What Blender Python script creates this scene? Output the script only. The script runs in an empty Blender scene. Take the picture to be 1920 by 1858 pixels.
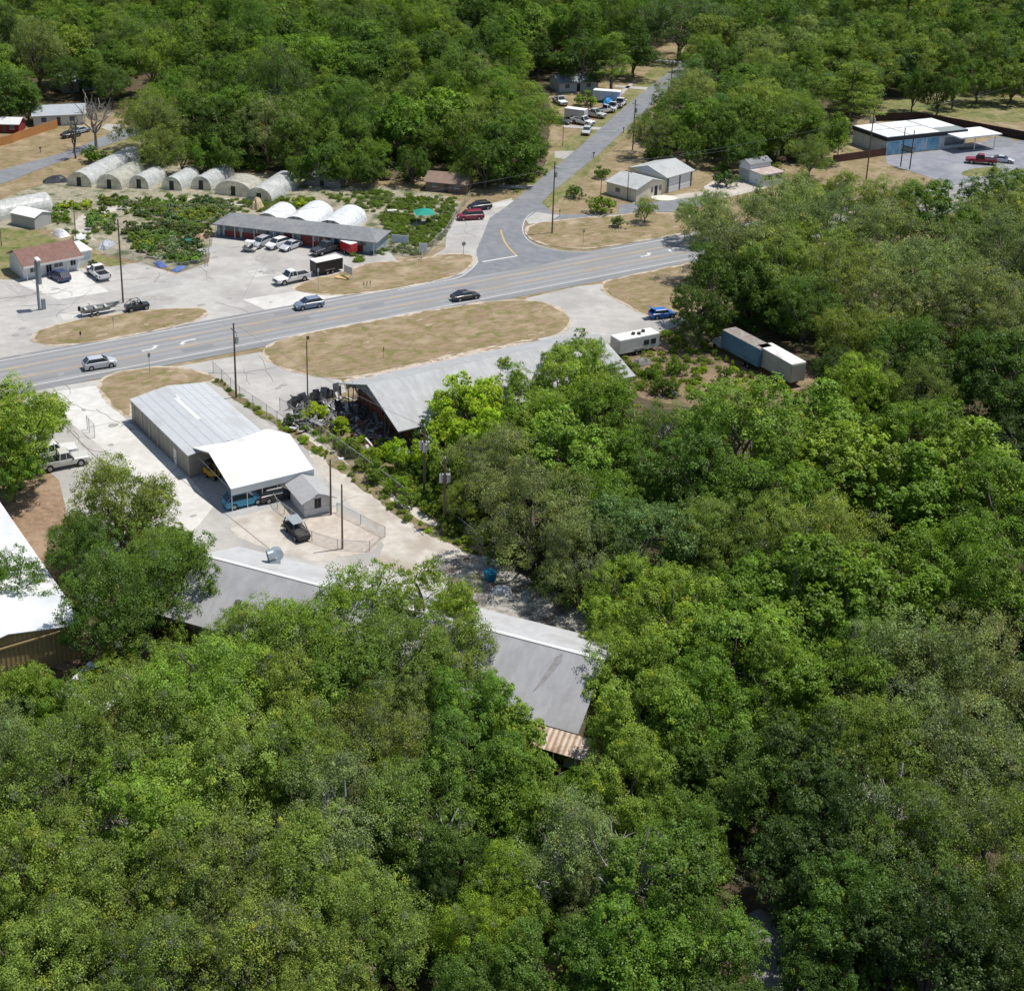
import bpy, bmesh, math, random
import numpy as np
from mathutils import Vector, Matrix
random.seed(7); rng = np.random.default_rng(7)
R = math.radians
# ------------------------------------------------------------------ camera, sky, sun, exposure
F, U0, V0, CH = 2676.0, 720.0, 520.0, 80.0          # focal (px of the 1920 px photo), principal point, height
PIT = math.atan(951 / 2676.0)
CP, SP = math.cos(PIT), math.sin(PIT)
sc = bpy.context.scene
cam = bpy.data.cameras.new('camera'); cam_o = bpy.data.objects.new('camera', cam)
sc.collection.objects.link(cam_o); sc.camera = cam_o
cam.sensor_width = 36; cam.lens = F / 1920 * 36
cam.shift_x = 240 / 1920; cam.shift_y = -409 / 1920
cam.clip_start = 1; cam.clip_end = 6000
cam_o.location = (0, 0, CH); cam_o.rotation_euler = (R(90) - PIT, 0, 0)
W = bpy.data.worlds.new('World'); sc.world = W; W.use_nodes = True
nt = W.node_tree; bg = nt.nodes['Background']
sky = nt.nodes.new('ShaderNodeTexSky'); sky.sky_type = 'NISHITA'; sky.sun_disc = False
SUN = Vector((0.36, 0.10, 0.93)).normalized()
sky.sun_elevation = math.asin(SUN.z); sky.sun_rotation = math.atan2(SUN.x, SUN.y)
nt.links.new(sky.outputs[0], bg.inputs[0]); bg.inputs[1].default_value = 0.105
sl = bpy.data.lights.new('sun', 'SUN'); sl.energy = 4.4; sl.angle = R(0.5); sl.color = (1, .955, .88)
so = bpy.data.objects.new('sun', sl); sc.collection.objects.link(so)
so.rotation_euler = SUN.to_track_quat('Z', 'Y').to_euler(); so.location = (40, 60, 150)
sc.view_settings.view_transform = 'Standard'; sc.view_settings.look = 'None'
sc.view_settings.exposure = 0.0; sc.view_settings.gamma = 1
sc.cycles.max_bounces = 6; sc.cycles.diffuse_bounces = 3; sc.cycles.transparent_max_bounces = 8
# ------------------------------------------------------------------ helpers
COL = sc.collection
def G(u, v, z=0.0):
    """world point at height z seen at photo pixel (u, v)"""
    a = (u - U0) / F; b = (v - V0) / F
    dy = CP - b * SP; dz = -SP - b * CP
    t = (z - CH) / dz
    return Vector((a * t, dy * t, z))
def PX(x, y, z=0.0):
    dz = z - CH; d = y * CP - dz * SP
    return (U0 + F * x / d, V0 + F * (-(dz * CP) - y * SP) / d)
def hgt(u, vb, vt):
    p = G(u, vb); lo, hi = 0, 60
    for _ in range(40):
        m = (lo + hi) / 2
        if PX(p.x, p.y, m)[1] > vt: lo = m
        else: hi = m
    return lo
def scale_at(v): return (v + 431) * CP / CH          # px per metre across, ground seen at row v
def inside(p, poly):
    x, y = p[0], p[1]; c = False; n = len(poly); j = n - 1
    for i in range(n):
        xi, yi = poly[i]; xj, yj = poly[j]
        if (yi > y) != (yj > y) and x < (xj - xi) * (y - yi) / (yj - yi) + xi: c = not c
        j = i
    return c
def tag(o, label=None, cat=None, group=None, kind=None):
    if label: o['label'] = label
    if cat: o['category'] = cat
    if group: o['group'] = group
    if kind: o['kind'] = kind
    return o
def empty(name, loc, rz=0.0, label=None, cat=None, group=None):
    o = bpy.data.objects.new(name, None); COL.objects.link(o)
    o.location = loc; o.rotation_euler = (0, 0, rz); o.empty_display_size = .3
    return tag(o, label, cat, group)
class MB:
    def __init__(s): s.v = []; s.f = []; s.m = []
    def add(s, vs, fs, mi=0):
        b = len(s.v); s.v += [tuple(v) for v in vs]
        s.f += [tuple(b + i for i in f) for f in fs]; s.m += [mi] * len(fs); return s
    def box(s, c, d, rz=0, mi=0, tilt=0):
        x, y, z = d[0] / 2, d[1] / 2, d[2] / 2
        M = Matrix.Rotation(rz, 3, 'Z') @ Matrix.Rotation(tilt, 3, 'Y')
        vs = [M @ Vector(q) + Vector(c) for q in ((-x,-y,-z),(x,-y,-z),(x,y,-z),(-x,y,-z),(-x,-y,z),(x,-y,z),(x,y,z),(-x,y,z))]
        return s.add(vs, [(0,3,2,1),(4,5,6,7),(0,1,5,4),(1,2,6,5),(2,3,7,6),(3,0,4,7)], mi)
    def prism(s, poly, z0, z1, mi=0):
        n = len(poly); vs = [(p[0], p[1], z0) for p in poly] + [(p[0], p[1], z1) for p in poly]
        return s.add(vs, [tuple(range(n))[::-1], tuple(range(n, 2*n))] + [(i, (i+1) % n, n + (i+1) % n, n + i) for i in range(n)], mi)
    def slab(s, pts, t, mi=0):
        """thick sheet through 3-D points (polygon), thickness t downwards"""
        n = len(pts); vs = [tuple(p) for p in pts] + [(p[0], p[1], p[2] - t) for p in pts]
        return s.add(vs, [tuple(range(n)), tuple(range(n, 2*n))[::-1]] + [(i, n + i, n + (i+1) % n, (i+1) % n) for i in range(n)], mi)
    def tube(s, a, b, r0, r1=None, n=8, mi=0, cap=True):
        a = Vector(a); b = Vector(b); r1 = r0 if r1 is None else r1
        d = (b - a).normalized(); u = d.orthogonal().normalized(); w = d.cross(u)
        vs = []
        for c, r in ((a, r0), (b, r1)):
            for i in range(n):
                t = 2 * math.pi * i / n; vs.append(c + (u * math.cos(t) + w * math.sin(t)) * r)
        fs = [(i, (i+1) % n, n + (i+1) % n, n + i) for i in range(n)]
        if cap: fs += [tuple(range(n))[::-1], tuple(range(n, 2*n))]
        return s.add(vs, fs, mi)
    def build(s, name, mats, parent=None, smooth=False, bevel=0):
        me = bpy.data.meshes.new(name); me.from_pydata(s.v, [], s.f)
        for m in (mats if isinstance(mats, (list, tuple)) else [mats]): me.materials.append(m)
        me.polygons.foreach_set('material_index', s.m)
        bm = bmesh.new(); bm.from_mesh(me); bmesh.ops.recalc_face_normals(bm, faces=bm.faces)
        if bevel: bmesh.ops.bevel(bm, geom=list(bm.edges), offset=bevel, segments=1, affect='EDGES', clamp_overlap=True)
        bm.to_mesh(me); bm.free()
        if smooth: me.polygons.foreach_set('use_smooth', [True] * len(me.polygons))
        o = bpy.data.objects.new(name, me); COL.objects.link(o); o.parent = parent
        return o
MATS = {}
def mat(name, c, rough=.8, metal=0, spec=.3, c2=None, scale=3., detail=4, c3=None, bump=0, bscale=None, stretch=None, ang=0, dirt=None, dscale=.15, coord='pos', thresh=(.35, .65), trans=0):
    """procedural material: c/c2(/c3) mixed by noise, optional large dirt patches, optional bump"""
    if name in MATS: return MATS[name]
    m = bpy.data.materials.new(name); m.use_nodes = True; N = m.node_tree.nodes; L = m.node_tree.links
    b = N['Principled BSDF']; b.inputs['Roughness'].default_value = rough; b.inputs['Metallic'].default_value = metal
    b.inputs['Specular IOR Level'].default_value = spec
    if trans: b.inputs['Alpha'].default_value = 1 - trans
    if coord == 'pos':
        src = N.new('ShaderNodeNewGeometry').outputs['Position']
    else:
        src = N.new('ShaderNodeTexCoord').outputs['Object']
    if stretch:
        mp = N.new('ShaderNodeMapping'); mp.inputs['Rotation'].default_value = (0, 0, -ang); mp.vector_type = 'POINT'
        mp2 = N.new('ShaderNodeMapping'); mp2.inputs['Scale'].default_value = stretch
        L.new(src, mp.inputs[0]); L.new(mp.outputs[0], mp2.inputs[0]); src2 = mp2.outputs[0]
    else: src2 = src
    def noise(sc_, s, det=detail, seed=0.0):
        n = N.new('ShaderNodeTexNoise'); n.inputs['Scale'].default_value = sc_; n.inputs['Detail'].default_value = det
        n.inputs['Roughness'].default_value = .62
        L.new(s, n.inputs['Vector']); return n.outputs['Fac']
    def ramp(f, a, b_, lo=thresh[0], hi=thresh[1]):
        r = N.new('ShaderNodeValToRGB'); r.color_ramp.elements[0].position = lo; r.color_ramp.elements[1].position = hi
        r.color_ramp.elements[0].color = (*a, 1); r.color_ramp.elements[1].color = (*b_, 1); L.new(f, r.inputs[0]); return r.outputs[0]
    col = None
    if c2 is not None:
        col = ramp(noise(scale, src2), c, c2)
        if c3 is not None:
            mx = N.new('ShaderNodeMix'); mx.data_type = 'RGBA'; L.new(ramp(noise(scale * .23, src), (0,0,0), (1,1,1), .48, .62), mx.inputs[0])
            L.new(col, mx.inputs[6]); mx.inputs[7].default_value = (*c3, 1); col = mx.outputs[2]
    if dirt is not None:
        mx = N.new('ShaderNodeMix'); mx.data_type = 'RGBA'; L.new(ramp(noise(dscale, src, 6), (0,0,0), (.8,.8,.8), .5, .72), mx.inputs[0])
        if col is None: mx.inputs[6].default_value = (*c, 1)
        else: L.new(col, mx.inputs[6])
        mx.inputs[7].default_value = (*dirt, 1); col = mx.outputs[2]
    if col is None: b.inputs['Base Color'].default_value = (*c, 1)
    else: L.new(col, b.inputs['Base Color'])
    if bump:
        bp = N.new('ShaderNodeBump'); bp.inputs['Strength'].default_value = bump; bp.inputs['Distance'].default_value = .05
        L.new(noise(bscale or scale * 4, src), bp.inputs['Height']); L.new(bp.outputs[0], b.inputs['Normal'])
    MATS[name] = m; return m
def ribs(name, c, c2, ang, pitch, rough=.5, metal=0, dirt=None, dscale=.2, bump=.8, spec=.4, cross=0):
    """ribbed sheet: bump bands (and faint tone bands) across direction ang, optional dirt patches"""
    if name in MATS: return MATS[name]
    m = bpy.data.materials.new(name); m.use_nodes = True; N = m.node_tree.nodes; L = m.node_tree.links
    b = N['Principled BSDF']; b.inputs['Roughness'].default_value = rough; b.inputs['Metallic'].default_value = metal
    b.inputs['Specular IOR Level'].default_value = spec
    g = N.new('ShaderNodeNewGeometry').outputs['Position']
    mp = N.new('ShaderNodeVectorRotate'); mp.rotation_type = 'Z_AXIS'; mp.inputs['Angle'].default_value = -ang; L.new(g, mp.inputs['Vector'])
    w = N.new('ShaderNodeTexWave'); w.wave_type = 'BANDS'; w.bands_direction = 'X'; w.inputs['Scale'].default_value = .31416 / pitch
    w.inputs['Distortion'].default_value = 0; L.new(mp.outputs[0], w.inputs['Vector'])
    n = N.new('ShaderNodeTexNoise'); n.inputs['Scale'].default_value = 1.2; n.inputs['Detail'].default_value = 5; L.new(g, n.inputs['Vector'])
    r = N.new('ShaderNodeValToRGB'); r.color_ramp.elements[0].color = (*c, 1); r.color_ramp.elements[1].color = (*c2, 1)
    r.color_ramp.elements[0].position = .3; r.color_ramp.elements[1].position = .7
    ad = N.new('ShaderNodeMath'); ad.operation = 'MULTIPLY_ADD'; ad.inputs[1].default_value = .45; L.new(w.outputs['Fac'], ad.inputs[0])
    ml = N.new('ShaderNodeMath'); ml.operation = 'MULTIPLY'; ml.inputs[1].default_value = .6; L.new(n.outputs['Fac'], ml.inputs[0]); L.new(ml.outputs[0], ad.inputs[2])
    L.new(ad.outputs[0], r.inputs[0]); col = r.outputs[0]
    if cross:
        w2 = N.new('ShaderNodeTexWave'); w2.wave_type = 'BANDS'; w2.bands_direction = 'Y'; w2.inputs['Scale'].default_value = .31416 / cross
        L.new(mp.outputs[0], w2.inputs['Vector'])
        r3 = N.new('ShaderNodeValToRGB'); r3.color_ramp.elements[0].position = .9; r3.color_ramp.elements[1].position = .98
        r3.color_ramp.elements[1].color = (.7,.7,.7,1); L.new(w2.outputs['Fac'], r3.inputs[0])
        mx = N.new('ShaderNodeMix'); mx.data_type = 'RGBA'; L.new(r3.outputs[0], mx.inputs[0]); L.new(col, mx.inputs[6])
        mx.inputs[7].default_value = (c[0]*.8, c[1]*.8, c[2]*.8, 1); col = mx.outputs[2]
    if dirt is not None:
        n2 = N.new('ShaderNodeTexNoise'); n2.inputs['Scale'].default_value = dscale; n2.inputs['Detail'].default_value = 8; L.new(g, n2.inputs['Vector'])
        r2 = N.new('ShaderNodeValToRGB'); r2.color_ramp.elements[0].position = .5; r2.color_ramp.elements[1].position = .68; L.new(n2.outputs['Fac'], r2.inputs[0])
        mx = N.new('ShaderNodeMix'); mx.data_type = 'RGBA'; L.new(r2.outputs[0], mx.inputs[0]); L.new(col, mx.inputs[6]); mx.inputs[7].default_value = (*dirt, 1); col = mx.outputs[2]
    L.new(col, b.inputs['Base Color'])
    bp = N.new('ShaderNodeBump'); bp.inputs['Strength'].default_value = bump; bp.inputs['Distance'].default_value = .04
    L.new(w.outputs['Fac'], bp.inputs['Height']); L.new(bp.outputs[0], b.inputs['Normal'])
    MATS[name] = m; return m
HW = R(28.0)                                        # bearing of the highway
# ------------------------------------------------------------------ ground materials
m_floor = mat('forest_floor', (.06,.042,.024), c2=(.13,.095,.055), scale=.9, c3=(.045,.055,.02), dirt=(.20,.15,.10), dscale=.07, bump=.6)
m_grass = mat('dry_grass', (.215,.155,.085), c2=(.33,.255,.155), scale=2.2, stretch=(.22,1,1), ang=HW, c3=(.185,.165,.06), dirt=(.45,.355,.245), dscale=.19, bump=.6, bscale=9)
m_green = mat('green_grass', (.13,.145,.04), c2=(.26,.23,.10), scale=1.1, c3=(.10,.135,.03), dirt=(.36,.29,.18), dscale=.12, bump=.6, bscale=9)
m_brown = mat('brown_brush', (.16,.105,.065), c2=(.30,.215,.14), scale=1.8, c3=(.12,.115,.045), dirt=(.33,.23,.15), dscale=.2, bump=.8)
m_sand = mat('pale_sand', (.44,.37,.28), c2=(.58,.51,.41), scale=2.2, c3=(.36,.28,.19), bump=.5)
m_conc = mat('worn_concrete', (.415,.402,.375), c2=(.50,.485,.45), scale=.5, c3=(.375,.36,.34), dirt=(.325,.312,.292), dscale=.09, bump=.15)
m_conc2 = mat('white_concrete', (.56,.55,.51), c2=(.66,.65,.61), scale=.8, dirt=(.47,.46,.43), dscale=.14, bump=.1)
m_conc3 = mat('sandy_concrete', (.48,.44,.385), c2=(.57,.535,.475), scale=.8, c3=(.40,.355,.30), dirt=(.36,.31,.25), dscale=.13, bump=.2)
m_asph = ribs('highway_asphalt', (.25,.253,.262), (.305,.308,.312), HW + R(90), 1.78, rough=.85, bump=0, spec=.2, dirt=(.265,.26,.255), dscale=.12)
m_should = mat('shoulder_asphalt', (.20,.205,.21), c2=(.26,.265,.27), scale=2., stretch=(.05,.9,1), ang=HW)
m_asph2 = mat('street_asphalt', (.175,.185,.20), c2=(.235,.245,.26), scale=.6, dirt=(.27,.275,.28), dscale=.12, bump=.1)
m_lotb = mat('blue_grey_asphalt', (.22,.23,.26), c2=(.30,.31,.34), scale=.5, c3=(.20,.21,.24), dirt=(.36,.36,.37), dscale=.1)
m_white = mat('road_white', (.68,.68,.66), c2=(.52,.52,.51), scale=3)
m_yell = mat('road_yellow', (.62,.42,.15), c2=(.50,.38,.20), scale=2)
m_weed = mat('weedy_strip', (.16,.13,.06), c2=(.27,.22,.12), scale=2.5, c3=(.11,.12,.035), dirt=(.40,.34,.25), dscale=.4, bump=.8)
m_nurs = mat('nursery_ground', (.24,.22,.15), c2=(.40,.36,.27), scale=1.2, c3=(.10,.12,.05), dirt=(.40,.35,.27), dscale=.12, bump=.5)
def chaikin(p, n=2):
    for _ in range(n):
        q = []
        for i in range(len(p)):
            a, b = p[i], p[(i+1) % len(p)]
            q += [(a[0]*.75+b[0]*.25, a[1]*.75+b[1]*.25), (a[0]*.25+b[0]*.75, a[1]*.25+b[1]*.75)]
        p = q
    return p
def ground(name, px, z, m, smooth=2, jit=0.0, grow=0.0, world=None, label=None):
    p = world or [tuple(G(u, v, z)[:2]) for u, v in px]
    if smooth: p = chaikin(p, smooth)
    if jit or grow:
        q = []
        for i in range(len(p)):
            a = Vector(p[i]); b = Vector(p[(i+1) % len(p)]); k = max(1, int((b - a).length / .8))
            for j in range(k): q.append(a.lerp(b, j / k))
        area = sum(q[i].x * q[(i+1) % len(q)].y - q[(i+1) % len(q)].x * q[i].y for i in range(len(q)))
        s = 1 if area > 0 else -1; r = []
        for i in range(len(q)):
            t = (q[(i+1) % len(q)] - q[i-1]); t = t.normalized() if t.length > 1e-6 else Vector((1,0))
            nn = Vector((t.y, -t.x)) * s
            w = grow + jit * (math.sin(i*.9 + len(name)) * .5 + random.uniform(-1, 1) * .7)
            r.append(q[i] + nn * w)
        p = [tuple(a) for a in r]
    bm = bmesh.new(); vs = [bm.verts.new((a[0], a[1], z)) for a in p]; f = bm.faces.new(vs)
    bmesh.ops.triangulate(bm, faces=[f]); bmesh.ops.recalc_face_normals(bm, faces=bm.faces)
    for f in bm.faces:
        if f.normal.z < 0: f.normal_flip()
    me = bpy.data.meshes.new(name); bm.to_mesh(me); bm.free(); me.materials.append(m)
    o = bpy.data.objects.new(name, me); COL.objects.link(o); tag(o, label, kind='structure'); return o
# base sheet
ground('ground', None, 0, m_floor, 0, world=[(-2500,-300),(2500,-300),(2500,4500),(-2500,4500)])
# dry open land of the middle distance
ground('dry_land', [(-300,180),(60,235),(240,200),(260,285),(640,340),(860,330),(1000,340),(1030,300),(1030,150),(1180,120),(1290,60),(1340,100),(1230,200),(1200,300),(1300,290),(1480,310),(1560,300),(1640,180),(1950,165),(2250,250),(2250,520),(1290,640),(1260,720),(640,720),(300,900),(-300,900)], .015, m_grass, 1, jit=.3)
ground('garden_lawn', [(160,305),(245,240),(280,250),(262,292),(215,300)], .03, m_green, 1, jit=.3)
ground('verge_grass', [(1000,345),(1055,260),(1110,240),(1200,150),(1230,120),(1290,100),(1310,112),(1230,175),(1190,235),(1050,380),(1010,400),(940,340),(990,300)], .03, m_green, 1, jit=.3)
ground('far_yard_grass', [(1640,185),(1900,175),(1960,215),(1900,235),(1760,215),(1650,215)], .03, m_green, 1, jit=.4)
ground('brush_field', [(1120,655),(1250,600),(1330,640),(1560,700),(1540,760),(1300,770),(1180,740),(1140,690)], .035, m_brown, 2, jit=.4)
ground('litter_ground', [(-60,860),(110,850),(135,900),(150,1000),(175,1150),(160,1260),(60,1250),(-60,1240)], .02, mat('orange_litter', (.20,.135,.085), c2=(.34,.23,.15), scale=1.1, dirt=(.42,.31,.22), dscale=.2, bump=.6), 1, jit=.3)
# nursery, lots
ground('nursery_ground', [(-60,400),(60,350),(150,330),(240,300),(560,335),(720,350),(870,370),(855,410),(830,470),(700,490),(395,440),(390,490),(340,508),(290,498),(170,470),(130,430),(-60,430)], .03, m_nurs, 1, jit=.25)
ground('nursery_path', [(150,440),(138,420),(150,403),(185,392),(240,378),(330,372),(470,372),(560,395),(470,385),(330,384),(250,388),(200,400),(172,415),(170,440),(185,455)], .04, m_conc3, 1, jit=.15)
ground('store_lawn', [(-60,425),(60,430),(125,455),(160,470),(250,497),(225,505),(165,485),(0,520),(-60,525)], .04, m_green, 1, jit=.2)
LOT = [(-70,520),(20,525),(150,503),(210,500),(262,492),(330,514),(392,492),(400,441),(708,478),(726,466),(745,490),(800,488),(835,465),(838,430),(860,400),(905,385),(960,372),(962,400),(925,470),(870,517),(810,529),(615,568),(0,679),(-70,692)]
ground('parking_lot', LOT, .05, m_conc, 0)
ground('concrete_apron', [(35,530),(145,505),(165,520),(205,547),(110,562),(40,535)], .062, m_conc2, 0)
ground('concrete_panel', [(455,562),(560,545),(655,555),(500,582)], .062, m_conc2, 0)
# highway (straight strip laid in its own frame)
HA = G(0, 678); hd = Vector((math.cos(HW), math.sin(HW), 0)); hn = Vector((-hd.y, hd.x, 0))
def hstrip(name, off0, off1, z, m, t0=-90, t1=260):
    ps = [HA + hd*t0 + hn*off0, HA + hd*t1 + hn*off0, HA + hd*t1 + hn*off1, HA + hd*t0 + hn*off1]
    return ground(name, None, z, m, 0, world=[(p.x, p.y) for p in ps])
hstrip('south_verge', -16.5, 1.5, .035, m_grass, 60, 260)
hstrip('road_shoulder', -12.7, 1.1, .066, m_should)
hstrip('highway', -11.3, .35, .074, m_asph)
hstrip('edge_line', -.09, .09, .082, m_white, -90, 72); 
hstrip('edge_line', -.09, .09, .082, m_white, 108, 260)
hstrip('edge_line', -10.86, -10.68, .082, m_white)
for o_ in (-3.35, -7.35):
    hstrip('yellow_line', o_-.07, o_+.07, .082, m_yell)
    d_ = .32 if o_ < -5 else -.32
    for k in range(-8, 24): hstrip('yellow_dash', o_+d_-.06, o_+d_+.06, .082, m_yell, k*12.2, k*12.2+3.2)
def arrow(u, v, flip):
    c = G(u, v, .082); s = -1 if flip else 1
    L_ = [(-1.9,.1),(-.3,.1),(.35,.35),(.75,.8),(.35,.85),(1.1,1.45),(1.75,.65),(1.3,.7),(.85,-.05),(.1,-.38),(-1.9,-.42)]
    ps = [c + hd*(a*s*.82) + hn*((b-.35)*s*.8) for a, b in L_]
    ground('turn_arrow', None, .084, m_white, 0, world=[(p.x, p.y) for p in ps])
for u, v, fl in ((283,653,False),(350,641,True),(1212,478,False),(1261,468,True)): arrow(u, v, fl)
for u, v in ((64,655),(1105,528)): pass
# side street and junction
ground('side_street', [(857,523),(880,506),(897,490),(893,470),(906,440),(918,409),(945,391),(975,367),(1000,347),(1057,300),(1077,284),(1125,242),(1147,222),(1200,177),(1240,146),(1280,118),(1330,90),(1400,70),(1440,80),(1360,102),(1305,134),(1265,159),(1214,205),(1187,230),(1122,290),(1030,365),(1000,397),(986,410),(982,430),(990,448),(1012,461),(1050,470),(1112,473),(1000,500)], .088, m_asph2, 0)
def line(name, pts, w, z, m):
    P = [G(u, v, z) for u, v in pts]
    mb = MB()
    for i in range(len(P)-1):
        a, b = P[i], P[i+1]; t = (b-a).normalized(); n = Vector((-t.y, t.x, 0)) * w/2
        a2 = a - t*.03; b2 = b + t*.03
        mb.add([a2-n, b2-n, b2+n, a2+n], [(0,1,2,3)])
    o = mb.build(name, m); tag(o, kind='structure'); return o
def curve_px(pts, k=6):
    out = []
    for i in range(len(pts)-1):
        p0 = pts[max(i-1,0)]; p1 = pts[i]; p2 = pts[i+1]; p3 = pts[min(i+2, len(pts)-1)]
        for j in range(k):
            t = j/k
            out.append(tuple(.5*((2*p1[q]) + (-p0[q]+p2[q])*t + (2*p0[q]-5*p1[q]+4*p2[q]-p3[q])*t*t + (-p0[q]+3*p1[q]-3*p2[q]+p3[q])*t**3) for q in (0,1)))
    return out + [pts[-1]]
line('stop_line', [(905,491),(970,480)], .45, .098, m_white)
line('yellow_line', curve_px([(939,431),(943,446),(952,462),(968,479)]), .32, .098, m_yell)
line('edge_line', curve_px([(745,544),(800,533),(855,522),(880,508),(896,491)]), .22, .098, m_white)
line('edge_line', curve_px([(1000,398),(985,411),(980,430),(988,448),(1010,461),(1050,470),(1109,473)]), .16, .098, m_white)
# driveways of the side street
ground('driveway', [(1005,372),(1040,402),(1160,402),(1160,384),(1250,376),(1330,366),(1330,384),(1255,398),(1200,396),(1160,408),(1050,414),(1000,420),(985,412)], .06, m_asph2, 0)
ground('pale_drive', [(985,412),(1005,398),(1050,404),(1030,415),(992,421)], .07, m_conc, 0)
ground('garage_drive', [(1320,350),(1345,335),(1385,338),(1440,352),(1360,372),(1250,378),(1250,368),(1322,358)], .055, m_conc3, 0)
for n_, pp in (('driveway_slab', [(1040,284),(1078,283),(1058,299),(1040,296)]), ('driveway_slab', [(935,347),(1000,348),(985,354),(935,352)]), ('driveway_slab', [(1055,234),(1128,239),(1124,244),(1055,239)]), ('footpath', [(1155,178),(1190,150),(1193,152),(1164,180)]), ('footpath', [(1153,160),(1215,164),(1212,169),(1153,164)]), ('footpath', [(1230,111),(1278,116),(1276,120),(1228,115)])):
    ground(n_, pp, .07, m_conc, 0)
ground('back_road', [(-80,338),(0,320),(60,303),(125,285),(180,262),(230,240),(262,238),(262,252),(225,264),(150,290),(80,315),(0,347),(-80,372)], .06, m_asph2, 1)
ground('driveway_slab', [(190,240),(200,232),(232,236),(215,250)], .065, m_conc, 0)
# blue garage lot, far right
ground('garage_lot', [(1660,293),(1762,282),(1830,268),(1960,262),(2080,300),(1900,318),(1850,342),(1778,372),(1762,368),(1770,342),(1722,326),(1663,308)], .055, m_lotb, 0)
ground('lot_grass', [(1800,322),(1850,312),(1890,318),(1860,330),(1805,332)], .07, m_green, 2, jit=.15)
ground('dark_asphalt', [(1835,270),(1870,255),(1905,262),(1900,276),(1850,278)], .065, m_asph2, 1)
ground('access_road', [(1778,362),(1850,340),(2080,320),(2080,350),(1860,362),(1790,385)], .06, m_conc, 0)
# south side yard of pale concrete with its grass islands
ground('yard_concrete', [(60,733),(490,660),(560,700),(640,712),(650,735),(545,772),(620,850),(760,985),(905,1040),(1130,1175),(1000,1260),(300,1080),(150,1060),(110,900),(50,850),(40,760)], .05, m_conc, 0)
ground('east_driveway', [(940,570),(1126,527),(1135,548),(1170,572),(1215,594),(1280,590),(1285,606),(1240,622),(1120,650),(1000,645)], .055, m_conc, 1)
ground('white_slab', [(100,735),(188,722),(200,752),(243,792),(352,890),(400,950),(360,1000),(230,870),(90,760)], .058, m_conc2, 0)
ground('canopy_slab', [(352,890),(400,945),(425,972),(515,948),(600,910),(560,850),(420,860)], .064, mat('grey_slab', (.37,.37,.37), c2=(.44,.44,.44), scale=1.5), 0)
ground('dirt_yard', [(440,972),(520,950),(640,1032),(620,1060),(500,1030),(430,1000)], .064, m_conc3, 1)
ground('sand_yard', [(515,950),(625,955),(655,965),(722,1008),(695,1035),(640,1045),(575,1020)], .068, mat('yard_sand', (.47,.41,.35), c2=(.57,.51,.44), scale=1.5, dirt=(.38,.33,.28), dscale=.3), 0)
ground('track', [(545,790),(575,790),(640,860),(700,905),(790,960),(900,1030),(880,1060),(800,1080),(700,1060),(725,1010),(640,930),(590,870)], .066, m_conc3, 1, jit=.2)
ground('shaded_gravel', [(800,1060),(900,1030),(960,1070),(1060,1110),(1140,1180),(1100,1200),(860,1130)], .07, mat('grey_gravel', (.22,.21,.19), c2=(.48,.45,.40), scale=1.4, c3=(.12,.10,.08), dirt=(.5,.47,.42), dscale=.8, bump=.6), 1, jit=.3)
WEED = [(385,705),(405,706),(450,742),(500,772),(560,812),(620,850),(690,890),(760,960),(850,1005),(905,1035),(900,1045),(840,1020),(770,985),(700,935),(640,885),(560,830),(480,775),(420,735)]
ground('weed_strip', WEED, .074, m_weed, 1, jit=.35)
ground('overgrown_lot', [(540,772),(640,735),(770,800),(900,850),(960,1000),(900,1020),(830,990),(750,940),(640,860)], .060, m_weed, 1, jit=.3)
ISL = {
 'grass_island': [(60,633),(75,620),(110,607),(180,594),(260,584),(340,577),(385,579),(388,586),(375,598),(330,611),(250,627),(180,640),(110,648),(70,643)],
 'grass_verge': [(545,543),(570,528),(640,512),(690,492),(760,490),(830,478),(878,475),(890,486),(878,503),(840,521),(745,541),(660,552),(600,553)],
 'grass_median': [(495,655),(520,640),(560,628),(700,602),(850,575),(960,561),(1010,565),(1050,578),(1071,600),(1058,622),(1010,634),(930,648),(800,675),(740,691),(680,704),(620,709),(570,701),(515,684),(500,670)],
 'front_lawn': [(187,722),(195,707),(230,696),(290,688),(335,689),(370,696),(410,708),(385,716),(243,745),(246,790),(213,760),(193,742)],
 'east_lawn': [(1125,530),(1180,517),(1310,491),(1420,470),(1440,560),(1320,585),(1250,600),(1215,592),(1170,570),(1132,546)],
 'corner_lawn': [(986,430),(1000,420),(1050,413),(1100,408),(1160,405),(1200,398),(1255,400),(1300,405),(1310,430),(1250,443),(1109,467),(1050,464),(1012,455),(992,446)]}
for k, px in ISL.items():
    ground('sand_edge', px, .092 if k == 'corner_lawn' else .08, m_sand, 2, jit=.25, grow=.35)
    ground(k, px, .104 if k == 'corner_lawn' else .094, m_grass, 2, jit=.3, grow=-.1)
ground('rubble_strip', [(640,712),(700,700),(800,676),(930,650),(1010,638),(1000,648),(890,668),(760,695),(660,722)], .1, mat('rubble', (.42,.34,.26), c2=(.62,.56,.48), scale=3.5, c3=(.30,.22,.15), bump=.8), 1, jit=.3)
ground('pink_walk', [(760,690),(890,664),(1000,645),(1060,640),(1050,650),(900,675),(770,700)], .104, mat('pink_concrete', (.50,.36,.33), c2=(.58,.46,.43), scale=1.5), 0)
for k, (pts, w) in enumerate((([(0,560),(120,548)], .06), ([(500,470),(455,560)], .05), ([(60,735),(330,1010)], .06), ([(170,800),(330,770)], .05), ([(330,890),(520,1040)], .05), ([(560,800),(640,775)], .05))):
    line('pavement_joint', pts, w, .112, mat('joint_dark', (.25,.245,.235)))
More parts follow.
